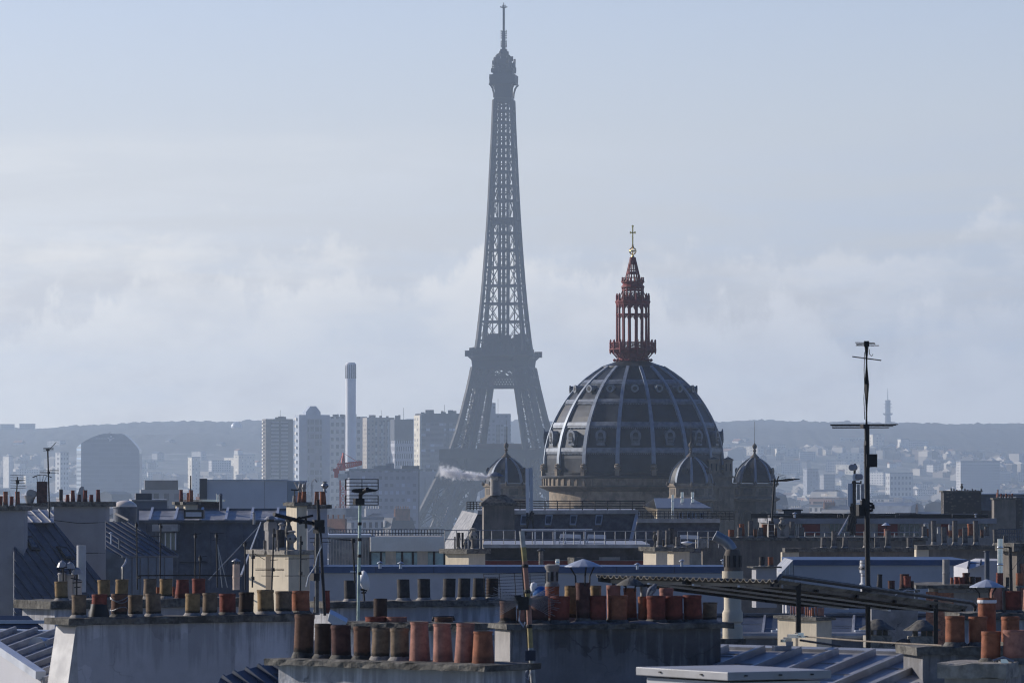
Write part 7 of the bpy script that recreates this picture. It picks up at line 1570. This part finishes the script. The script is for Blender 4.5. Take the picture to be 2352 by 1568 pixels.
# near left long stack
s = Stack('near long white rendered stack with twelve mixed clay pots and a zinc-clad sunlit end', 5, 663, 2540, 1005, 78, R(37), .55, 3.4, 'bluewhite', 'cap', .11, .07, over_l=.2)
m = MB(); w_ = lambda u, v, z: s.W(u, v, z); m.add([w_(-.025, .0, s.z - .13), w_(-.025, .56, s.z - .13), w_(-.40, .56, s.z - 2.3), w_(-.40, -.05, s.z - 2.3), w_(.3, 0.02, s.z - .13), w_(.3, .5, s.z - .13), w_(.3, .5, s.z - 2.3), w_(.3, 0.02, s.z - 2.3)], [(0, 1, 2, 3), (4, 7, 6, 5), (0, 3, 7, 4), (1, 5, 6, 2), (0, 4, 5, 1), (3, 2, 6, 7)]); m.build('zinc_cheek', M['zinc'], s.root)
F3 = [(615, 744, 805, 't', .45), (782, 917, 800, 'r', .45), (950, 1094, 795, 'b', .45), (1098, 1227, 806, 't', .45), (1250, 1384, 793, 't', .45), (1583, 1714, 793, 'y', .45), (1732, 1864, 787, 't', .45), (1878, 2022, 795, 'r', .45), (2040, 2172, 782, 'k', .45), (2205, 2352, 762, 'y', .45)]
for i, q in enumerate(F3):
    o, tp, rr = s.pot(*q)
    if i == 1:
        m = MB(); m.lathe((tp.x, tp.y, s.z), [(rr * 1.35, .0), (rr * 1.3, .06), (rr * 1.12, .14), (rr * 1.02, .20)], 18, jit=.06, cap=False); m.build('black_wrapping', M['black'], o, True, 60)
    if i == 2:
        for zz in (.12, .24, .27):
            m = MB(); m.tube([(tp.x + rr * 1.03 * math.cos(a), tp.y + rr * 1.03 * math.sin(a), s.z + zz + .03 * math.sin(a * 2 + zz * 30)) for a in [2 * math.pi * j / 20 for j in range(21)]], .007, 5); m.build('wire_tie', M['alu'], o)
s.pot(218, 364, 773, 't', .45, c=6); s.pot(360, 517, 770, 'o', .45, c=6); s.pot(545, 592, 820, 'k', .3, 's', c=6); s.pot(628, 690, 768, 'r', .6, 't', c=6)
# dark twin pole with a long aerial boom
Y = 74.0; a, b = P(*g(2, 580, 868), Y), P(*g(6, 640, 985), Y); t = thing('twin_pole_aerial', 'dark twin-pole aerial with a long boom pointing to the upper left', 'aerial', b)
m = MB(); m.tube([P(*g(2, 582, 850), Y), P(*g(2, 590, 1060), Y), P(*g(6, 603, 300), Y), b], .022, 8); m.build('pole', M['black'], t)
m = MB(); m.tube([P(*g(2, 575, 1090), Y + .1), P(*g(6, 572, 960), Y + .1)], .030, 8); m.build('grey_pole', material('weathered_mast', (.10, .10, .10), .6, .3, .3, 4), t)
m = MB(); m.tube([P(*g(2, 205, 975), Y - .6), P(*g(2, 430, 1032), Y - .2), P(*g(2, 590, 1060), Y)], .030, 7)
for q in ((420, 995, 428, 1060), (478, 1000, 480, 1095), (335, 1030, 540, 985), (395, 1015, 450, 1050)): m.tube([P(*g(2, q[0], q[1]), Y - .3), P(*g(2, q[2], q[3]), Y - .3)], .020, 6)
m.build('boom', M['black'], t)
for q_, s_, a_ in ((P(*g(2, 585, 1060), Y - .05), (.15, .12, .13), .3), (P(*g(2, 590, 1110), Y - .05), (.12, .12, .09), .8), (P(*g(6, 555, 655), Y), (.10, .1, .11), .6)): m = MB(); m.box(q_, s_, a_); m.build('junction_box', M['black'], t)
m = MB(); m.tube([P(*g(2, *q), Y - .1) for q in ((560, 1080), (525, 1120), (500, 1125), (540, 1090), (590, 1050))], .008, 5); m.build('cable', M['zinclight'], t); m = MB(); m.tube([P(*g(6, *q), Y - .1) for q in ((590, 250), (610, 400), (575, 480), (560, 560), (500, 650), (480, 740))], .008, 5); m.build('cable', M['zinclight'], t)
# grid aerial on a pale striped pole
Y = 84.0; t = thing('grid_aerial', 'wide two-panel grid aerial on a pale green and white banded pole', 'aerial', P(*g(6, 925, 1030), Y))
m = MB(); m.tube([P(*g(2, 942, 850), Y), P(*g(6, 925, 1030), Y)], .026, 10); m.build('pole', material('pale_green_paint', (.40, .50, .42), .6, .2, .25, 1.2, alt=(.55, .56, .56), altw=.6, altscale=.8), t, True)
for zy in (1055, 1190, 1330, 1480): m = MB(); c = P(*g(2, 938, zy), Y); m.lathe(c, [(.032, -.025), (.036, 0), (.032, .025)], 10); m.build('clamp', M['black'], t)
for z0, z1, n in ((676, 765, 4), (815, 895, 4)):
    m = MB()
    for i in range(n): zz = z0 + (z1 - z0) * i / (n - 1); m.tube([P(*g(2, 818, zz), Y - .1), P(*g(2, 1096, zz), Y - .1)], .0065, 5)
    for zx in (817, 1096, 957): m.tube([P(*g(2, zx, z0 - 2), Y - .1), P(*g(2, zx, z1 + 2), Y - .1)], .009 if zx != 957 else .0065, 5)
    m.build('grid_panel', M['black'], t)
m = MB(); m.prism([P(*g(2, *q), Y - .15) for q in ((860, 785), (885, 758), (1000, 752), (1098, 765), (1075, 780), (990, 790), (940, 795))], (0, .15, 0)); m.build('reflector', M['black'], t)
m = MB(); m.tube([P(*g(2, 1005, 760), Y - .3), P(*g(2, 945, 800), Y), P(*g(2, 945, 880), Y)], .035, 8); m.box(P(*g(2, 930, 865), Y - .1), (.16, .1, .1), .5); m.build('head', M['black'], t)
rt, a, b = upright('thin aerial mast with a short yagi left of the white satellite dish', 'aerial', 2, 878, 1180, 1560, 92, 'roof_aerial', zx1=898, r=.016); yagi(rt, P(*g(2, 765, 1190), 92), P(*g(2, 880, 1196), 92), 5, .25, r=.006, boom=.012); blob(rt, 'junction_box', 2, 880, 1200, 92, 26, 34, 'black'); cross_bar(rt, 2, 856, 1465, 905, 1465, 92, .016, mat='plastic')
k = GX / 2.13818 / F * 94; c = P(*g(6, 978, 690), 94); t = thing('satellite_dish', 'white oval satellite dish beside the pale banded pole', 'satellite dish', c - Vector((0, 0, 170 * k)))
ax = Vector((.75, .62, .2)).normalized(); u_ = ax.cross(Vector((0, 0, 1))).normalized(); v_ = u_.cross(ax); vs = []
for r_, d_ in ((0.02, .05), (.5, .035), (.85, .012), (1.0, 0), (1.0, -.012), (.5, .02), (.02, .035)): vs += [c - ax * d_ * 2 + (u_ * math.cos(a) * 44 * k / .8 + v_ * math.sin(a) * 90 * k) * r_ for a in [2 * math.pi * i / 24 for i in range(24)]]
m = MB(); m.add(vs, [(i * 24 + j, i * 24 + (j + 1) % 24, (i + 1) * 24 + (j + 1) % 24, (i + 1) * 24 + j) for i in range(6) for j in range(24)]); m.build('reflector', M['plastic'], t, True, 60)
m = MB(); m.tube([c - Vector((0, 0, 170 * k)), c - Vector((.02, -.05, 60 * k)), c], .02, 6); m.tube([P(*g(6, 945, 760), 94), P(*g(6, 1000, 770), 94)], .02, 5); m.tube([P(*g(6, 950, 790), 94), P(*g(6, 995, 788), 94)], .014, 5); m.build('bracket', M['black'], t)
# bottom centre stack
s = Stack('nearest grey-white stack with ten large brown, purple and pink pots', 6, 245, 1998, 1350, 61.8, R(-41), .74, 3.0, 'bluewhite', 'cap', .078, .13, over_l=.12)
s.pots([(372, 546, 966, 'b', .5), (548, 697, 1050, 'k', .5), (697, 870, 1062, 'v', .5), (888, 1037, 1072, 'b', .5), (1035, 1197, 1086, 't', .5), (1200, 1366, 1086, 't', .5), (1362, 1547, 1036, 'p', .5, 't'), (1564, 1742, 1050, 'p', .5, 't'), (1745, 1932, 1046, 'p', .5, 't'), (1896, 2092, 1116, 'o', .5, 't')])
s2 = Stack('low stack mostly hidden behind the nearest pots, with a tall sooty pipe', 6, 850, 1800, 1040, 72, R(-30), .8, 2.4, 'bluewhite', 'cap', .10, .08)
s2.pots([(1054, 1178, 836, 'k', .5, 's'), (985, 1180, 1030, 'r', .2), (1165, 1347, 1020, 'p', .3), (1575, 1740, 1045, 'b', .6)])
q = s2.at(gx(6, 1655), .6); m = MB(); k = GX / 2.13818 / F * q.y; z_ = Zat(gy(6, 1002), q.y); m.tube([(q.x - 92 * k, q.y, z_ - 30 * k), (q.x - 85 * k, q.y, z_), (q.x, q.y, z_ + 4 * k), (q.x + 85 * k, q.y, z_ + 4 * k), (q.x + 92 * k, q.y, z_ - 26 * k)], 12 * k, 8); m.lathe((q.x, q.y, z_ - 60 * k), [(34 * k, 0), (50 * k, 60 * k)], 12); m.build('iron_cap', M['black'], s2.root, True)
t = thing('plastic_debris', 'crumpled pale sheeting and brackets lying on the hidden stack', 'debris', P(*g(6, 700, 1050), 71)); m = MB(); m.prism([P(*g(6, *q), 71) for q in ((665, 1030), (680, 968), (720, 985), (830, 1045), (820, 1062), (700, 1058))], (0, .3, .05)); m.build('sheet', M['zinclight'], t)
# big dark grey stack
s = Stack('big dark grey rendered stack crowded with orange and red pots', 7, 108, 1885, 1058, 66, R(15), .80, 3.2, 'grey', 'cap', .075, .07, over_l=.10, over_r=.16)
s.strip('painted_lit_face', M['greyl'], -.03, -.005, .02, .78, s.z - 1.3, s.z - .08)  # lighter render on the end face paints the sunlight falling there
for q in ((265, 417, 815, 'v', .35), (422, 592, 816, 'r', .35), (750, 912, 811, 'r', .3), (918, 1087, 809, 'o', .3), (1180, 1262, 818, 'o', .5), (1250, 1417, 812, 'r', .3), (1405, 1567, 812, 'r', .4), (1570, 1732, 806, 'r', .4), (540, 662, 726, 'y', .95), (780, 876, 725, 'y', .95), (915, 1037, 722, 'p', .95), (1204, 1266, 735, 'w', .95), (1355, 1477, 746, 'p', .95), (1725, 1852, 868, 't', .6), (-2, 142, 855, 'b', .6), (142, 266, 920, 'p', .5)): s.pot(*q)
for zx0, zx1, u in ((588, 960, .3), (1095, 1420, .3)):
    a, b = s.at(gx(7, zx0), .12), s.at(gx(7, zx1), .12); m = MB(); n_ = 14; vs = []
    for i in range(n_ + 1):
        p = a.lerp(b, i / n_); h = .028 * math.sin(math.pi * min(1, i / n_ * 1.3)) ** .6 if i / n_ < .77 else .028 * (1 - (i / n_ - .77) / .23) * .7
        for dy, z in ((-.10, s.z - .008), (.0, s.z + max(.004, h)), (.3, s.z + max(.004, h)), (.4, s.z - .008)): vs.append((p.x, p.y + dy, z))
    m.add(vs, [(i * 4 + j, i * 4 + j + 1, (i + 1) * 4 + j + 1, (i + 1) * 4 + j) for i in range(n_) for j in range(3)]); m.build('mortar_bed', M['mortar'], s.root, True, 60)
o, tp, r_ = s.pot(650, 776, 700, 'v', .3); umbrella(o, tp, r_, .245, .10, .20)
o, tp, r_ = s.pot(385, 508, 728, 'o', .9); k = GX / 2.13818 / F * tp.y; m = MB(); m.lathe((tp.x, tp.y, tp.z), [(64 * k, -.01), (60 * k, .02), (50 * k, .04), (48 * k, 125 * k), (52 * k, 130 * k), (66 * k, 160 * k), (64 * k, 172 * k), (40 * k, 182 * k)], 16); ln = m.build('lantern_cowl', M['greyl'], o, True, 35)
for j in range(6): a = j * math.pi / 3 + .5; m = MB(); m.box((tp.x + 49 * k * math.cos(a), tp.y + 49 * k * math.sin(a), tp.z + 78 * k), (.012, 24 * k, 80 * k), a); m.build('slot', M['dark'], o)
o, tp, r_ = s.pot(1060, 1172, 746, 'o', .9); cowl_hat(o, (tp.x, tp.y, tp.z), 125 * k, .11, M['cap'], 4, .03)
# pigeon on a pot rim
yp = s.at(gx(7, 1300), .24).y; 
def bq(zx, zy, d=0): return P(*g(7, zx, zy), yp + d)
t = thing('pigeon', 'grey pigeon perched on the rim of a red pot, tail down to the left', 'bird', bq(1300, 815))
path = [(1252, 832), (1262, 815), (1276, 795), (1293, 772), (1308, 755), (1319, 742), (1324, 730), (1329, 720), (1335, 713)]; rads = [4, 12, 26, 36, 34, 26, 17, 16, 8]; vs = []; k = GX / 2.13818 / F * yp; n_ = 12
for i, (q, r_) in enumerate(zip(path, rads)):
    c = bq(*q); nx = Vector((path[min(i + 1, 8)][0] - path[max(i - 1, 0)][0], 0, -(path[min(i + 1, 8)][1] - path[max(i - 1, 0)][1]))).normalized(); sd_ = Vector((nx.z, 0, -nx.x))
    vs += [c + (sd_ * math.cos(a) * r_ + Vector((0, 1, 0)) * math.sin(a) * r_ * .85) * k for a in [2 * math.pi * j / n_ for j in range(n_)]]
m = MB(); m.add(vs, [(i * n_ + j, i * n_ + (j + 1) % n_, (i + 1) * n_ + (j + 1) % n_, (i + 1) * n_ + j) for i in range(8) for j in range(n_)] + [tuple(range(n_)), tuple(8 * n_ + j for j in range(n_))])
pc = bq(1337, 717); m.bar(pc, pc + Vector((14 * k, 0, -3 * k)), 5 * k); b_ = m.build('body', material('pigeon_grey', (.16, .17, .20), .8, 0, .25, 30, alt=(.07, .075, .09), altw=.5, altscale=25), t, True, 60); b_.modifiers.new('smooth', 'SUBSURF').render_levels = 1
for sx in (-1, 1): m = MB(); m.tube([bq(1300, 790, sx * .02), bq(1303, 815, sx * .02)], 2.5 * k, 5); m.tube([bq(1303, 815, sx * .02), bq(1315, 816, sx * .02)], 2 * k, 5); m.build('leg', M['redpanel'], t)
m = MB(); m.prism([bq(1256, 835, -.06), bq(1300, 770, -.075), bq(1312, 778, -.075), bq(1295, 805, -.07)], (0, .01, 0)); m.build('wing', M['zinc'], t)
# banded pole with aerial junk in front of the dark stack
Y = 62.0; t = thing('banded_pole_aerial', 'leaning yellow, pink and white banded pole with a wire fan aerial before the dark stack', 'aerial', P(*g(7, 285, 1600), Y))
bands = [((186, 262), (198, 400), 'gp'), ((200, 400), (212, 520), 'yp'), ((212, 520), (222, 640), 'pp'), ((222, 640), (232, 760), 'pp'), ((232, 760), (245, 900), 'yp'), ((245, 900), (252, 1060), 'pp'), ((252, 1060), (262, 1260), 'yp'), ((262, 1260), (285, 1600), 'gp')]
cl = dict(gp=material('mast_white', (.38, .38, .36), .6, .1, .2, 4), yp=material('mast_yellow', (.30, .24, .10), .6, .1, .25, 4), pp=material('mast_pink', (.32, .17, .13), .6, .1, .2, 4))
for a, b, mt in bands: m = MB(); m.tube([P(*g(7, *a), Y), P(*g(7, *b), Y)], .033, 10); m.build('pole_band', cl[mt], t, True)
m = MB(); m.tube([P(*g(7, 178, 380), Y + .1), P(*g(7, 215, 900), Y + .1), P(*g(7, 262, 1600), Y + .1)], .012, 6); m.build('conduit', M['black'], t)
for zy, zx in ((560, 215), (780, 233), (1075, 252), (1410, 270)): m = MB(); m.lathe(P(*g(7, zx, zy), Y), [(.038, -.02), (.042, 0), (.038, .02)], 10); m.build('clamp', M['black'], t)
m = MB(); c = P(*g(7, 205, 865), Y - .1)
for i in range(18):
    a = R(-38 + i * 4.5); L_ = .40 + .05 * math.sin(i * 1.7)
    for sx in (-1, 1): e = c + Vector((sx * L_ * math.cos(a), -.05, L_ * math.sin(a) * .7)); m.tube([c, e], .0028, 4)
m.build('wire_fan', M['alu'], t)
m = MB(); m.box(P(*g(7, 200, 880), Y - .1), (.13, .1, .16)); m.prism([P(*g(7, *q), Y - .15) for q in ((120, 815), (175, 808), (200, 840), (215, 880), (185, 895), (140, 850))], (0, .06, 0)); m.build('reflector', M['black'], t)
m = MB(); m.box(P(*g(7, 260, 1325), Y - .08), (.125, .08, .125)); m.build('amplifier_box', material('navy_box', (.02, .028, .05), .5, 0, .1, 3), t)
m = MB(); m.box(P(*g(7, 125, 1500), Y - .1), (.12, .1, .09)); m.box(P(*g(7, 110, 1545), Y - .1), (.09, .1, .05)); m.build('yellow_bracket', material('mossy_yellow', (.20, .20, .02), .7, 0, .3, 6), t)
m = MB(); m.tube([P(*g(7, *q), Y - .1) for q in ((170, 930), (165, 1030), (200, 1080), (215, 1040))], .012, 6); m.tube([P(*g(7, *q), Y - .1) for q in ((230, 1390), (240, 1440), (200, 1500), (240, 1530), (265, 1460))], .008, 5); m.build('cable', M['zinclight'], t)
for i, (x0, x1, z0, z1) in enumerate(((-140, 385, 625, 840),)):
    t = thing('mesh_screen', 'fine dark wire screen standing before the pale terrace wall beside the banded pole', 'screen', P(*g(7, 100, 850), 90)); m = MB()
    for j in range(9): zz = z0 + (z1 - z0) * j / 8; m.tube([P(*g(7, x0, zz + 8), 90), P(*g(7, x1, zz - 12), 90)], .004, 4)
    for j in range(5): xx = x0 + (x1 - x0) * j / 4; m.tube([P(*g(7, xx, z0), 90), P(*g(7, xx + 15, z1), 90)], .007, 4)
    m.build('wire', M['black'], t)
t = thing('round_mirror', 'small white round lamp head and blue bag behind the first red pots', 'lamp', P(*g(7, 290, 830), 72)); m = MB(); c = P(*g(7, 290, 745), 72); m.lathe(c, [(.01, -.07), (.04, -.05), (.055, 0), (.04, .06), (.01, .075)], 14); m.tube([c, P(*g(7, 288, 830), 72)], .014, 6); m.build('lamp_head', M['plastic'], t, True)
m = MB(); c = P(*g(7, 350, 800), 72); m.lathe(c, [(.10, -.06), (.12, 0), (.09, .07), (.03, .11)], 12, jit=.08); o = m.build('blue_bag', material('blue_plastic', (.03, .12, .33), .35, 0, .2, 5), None, True); tag(o, 'crumpled bright blue plastic bag behind the red pots of the dark stack', 'bag')
# right foreground: roof, white lid, stacks
r = Roof('near lead-grey zinc roof with raised battens casting long shadows', 8, 700, 1310, 67, -118, 8)
r.sheet([(-330, 1262), (1462, 1312), (1500, 1640), (-420, 1640)], M['zinc']); r.seams(.54, M['zinc'], .06, .09, .1, inset=.18)
rc_ = [r.hit(-330, 1262), r.hit(1462, 1312)]; m = MB(); e = Vector((.35, .75, .02)); m.prism([rc_[0] + r.n * .03 - e * .1, rc_[1] + r.n * .03 - e * .1, rc_[1] + e * .5 + r.n * .03, rc_[0] + e * .5 + r.n * .03], (0, 0, -.06)); m.build('ridge_flashing', M['zinc'], r.root)
m = MB(); q = [r.hit(-330, 1264), r.hit(1460, 1314), r.hit(1490, 1630), r.hit(-410, 1630)]; m.prism([p - r.n * .06 for p in q], (0, 0, -6)); m.build('wall', M['greyl'], r.root)
t = thing('cable_anchor', 'shiny clustered cable clamp on the ridge of the near zinc roof', 'clamp', P(*g(8, 340, 1250), 67)); k = GX / 2.13818 / F * 67
m = MB(); m.box(P(*g(8, 280, 1265), 67), (150 * k, .12, 45 * k), .3); m.box(P(*g(8, 345, 1225), 67), (60 * k, .1, 40 * k)); m.build('base', M['zinc'], t)
m = MB()
for zx, zy, w, h, rz in ((330, 1190, 60, 40, .3), (390, 1160, 120, 30, .1), (430, 1150, 60, 36, .6), (300, 1200, 40, 24, .9), (460, 1165, 40, 16, .2)): m.box(P(*g(8, zx, zy), 67), (w * k, .07, h * k), rz)
m.build('clamp_body', M['steel'], t)
m = MB(); n_ = 14; m.tube([P(*g(8, 470 + (1650 - 470) * i / n_, 1162 + (1240 - 1162) * i / n_ + 7 * math.sin(math.pi * i / n_)), 67 - 2.2 * i / n_) for i in range(n_ + 1)], .011, 6); m.build('rope', material('pale_rope', (.36, .30, .23), .9, 0, .15, 8), t)
m = MB(); m.tube([P(*g(8, 440, 1195), 67), P(*g(8, 780, 1245), 68)], .016, 6); m.build('stay', M['black'], t)
s = Stack('broad white metal lid on a white box at the bottom edge', 7, 1963, 2735, 1472, 52, R(30), 1.6, 1.8, 'wallw', None, .1, .1, name='white_box'); s.root['category'] = 'roof hatch'
m = MB(); m.prism([s.W(-.05, -.05, s.z), s.W(s.L + .05, -.05, s.z), s.W(s.L + .05, 1.7, s.z), s.W(-.05, 1.7, s.z)], (0, 0, .006)); 
lid = material('white_painted_metal', (.32, .32, .33), .5, 0, .05, 1, alt=(.27, .265, .26), altw=.4, altscale=1.2)
m = MB(); m.box(s.W(s.L / 2, .8, s.z - .035), (s.L + .16, 1.78, .085), R(30)); b_ = m.build('lid', lid, s.root); bv = b_.modifiers.new('bevel', 'BEVEL'); bv.width = .008; bv.segments = 2
for u in (.12, .5, .85): m = MB(); m.box(s.W(s.L * u, -.10, s.z - .03), (.03, .02, .014), R(30)); m.build('screw', M['black'], s.root)
for v in (.4, 1.2): m = MB(); m.box(s.W(-.09, v, s.z - .03), (.03, .02, .014), R(-60)); m.build('screw', M['black'], s.root)
s = Stack('grey rendered stack with bright orange pots right of the near zinc roof', 8, 1482, 2420, 1250, 64.5, R(12), .85, 3, 'grey', 'cap', .105, .06, over_l=.09)
s.pots([(1672, 1844, 985, 'o', .35), (1875, 2037, 990, 'o', .35), (2150, 2312, 990, 'o', .4)])
o, tp, r_ = s.pot(1950, 2112, 830, 'o', .9); umbrella(o, tp, r_, .225, .10, .13)
m = MB(); m.lathe((tp.x, tp.y, tp.z), [(r_ * 1.02, -.07), (r_ * 1.04, -.05), (r_ * 1.02, -.03)], 18, cap=False); m.build('white_band', M['plastic'], o)
s = Stack('nearest thick-capped grey stack in the lower right corner with an orange and a pink pot', 8, 1668, 2165, 1392, 60.5, R(-18), 1.0, 2.5, 'greyl', 'capl', .17, .07, over_r=.05)
s.pots([(1975, 2147, 1115, 'o', .75), (2165, 2360, 1105, 'p', .75)])
q = s.at(gx(8, 2170), .12); t = thing('metal_clip', 'small shiny metal clip lying on the thick cap in the lower right corner', 'clip', (q.x, q.y, s.z)); m = MB(); m.box((q.x, q.y, s.z + .03), (.10, .06, .05), .4); m.build('plate', M['steel'], t); m = MB(); m.tube([(q.x - .12, q.y, s.z + .03), (q.x, q.y, s.z + .07), (q.x + .12, q.y, s.z + .02)], .02, 6); m.build('hook', M['alu'], t)
s = Stack('stack behind the orange pots at the right edge with two tall terracotta pots', 8, 1830, 2480, 962, 70, R(10), .6, 2, 'bluewhite', 'cap', .10, .08)
s.pots([(2058, 2168, 750, 'p', .4), (2190, 2332, 772, 'r', .3), (2335, 2400, 760, 'p', .5)])
# bottom left roof
r = Roof('pale zinc roof with dark batten shadows at the lower left edge', 5, 240, 1130, 83, -118, 10)
r.sheet([(-60, 1118), (485, 1132), (445, 1700), (352, 1525), (-60, 1250)], M['zinc']); r.seams(.42, M['zinc'], .055, .09, .15)
rc_ = [r.hit(-60, 1118), r.hit(485, 1132)]; m = MB(); e = Vector((.35, .75, .02)); m.prism([rc_[0] + r.n * .03 - e * .08, rc_[1] + r.n * .03 - e * .08, rc_[1] + e * .3 + r.n * .03, rc_[0] + e * .3 + r.n * .03], (0, 0, -.05)); m.build('ridge_flashing', M['zinclight'], r.root)
r.rib((-60, 1252), (352, 1527), M['zinclight'], .16, .12, 'gutter')
m = MB(); a, b = r.hit(-60, 1262), r.hit(352, 1535); m.prism([a, b, b + Vector((0, 0.02, -3)), a + Vector((0, .02, -3))], (.3, .6, 0)); m.build('wall', M['wallw'], r.root)
m = MB(); c = r.hit(290, 1262); d = r.dn; vs = []
for t_, rr_ in ((0, .16), (.55, .02)): vs += [c - d * .1 - d * t_ + r.al * rr_ * math.cos(a) + r.n * rr_ * math.sin(a) for a in [math.pi * i / 10 for i in range(11)]]
m.add(vs, [(i, i + 1, i + 12, i + 11) for i in range(10)] + [tuple(range(11))]); m.build('half_round_vent', M['zinclight'], r.root, True, 40)
r = Roof('dark blue roof end with a pale edge strip at the lower left', 5, 200, 1075, 92, -60, 22); r.sheet([(-60, 985), (240, 985), (370, 1090), (-60, 1090)], M['zincblue']); r.rib((-60, 1052), (368, 1052), M['zinclight'], .08, .06, 'edge_strip')
r = Roof('dark shaded zinc roof corner between the two nearest white stacks', 6, 0, 1480, 63.5, -40, 30); r.sheet([(-330, 1700), (-255, 1520), (-150, 1475), (242, 1372), (300, 1372), (300, 1700)], M['zincblue']); r.seams(.28, M['zincblue'], .04, .045)
# buildings that carry the near stacks
for lab, x, y, w, d, z in (('plain house body under the nearest centre stacks', -.5, 66, 9, 12, 37.2), ('plain house body under the long white left stack', -6.2, 88, 7, 14, 37.6), ('plain house body under the right foreground stacks', 6.2, 68, 6, 10, 37.2), ('plain house body under the corrugated canopy', 5, 99, 12, 14, 38.0)):
    o = thing('house_body', lab, 'house', (x, y, 0)); m = MB(); m.box((x, y, z / 2), (w, d, z)); m.build('wall', M['greyl'], o); m = MB(); m.box((x, y, z + .05), (w + .3, d + .3, .1)); m.build('roof', M['zincblue'], o)
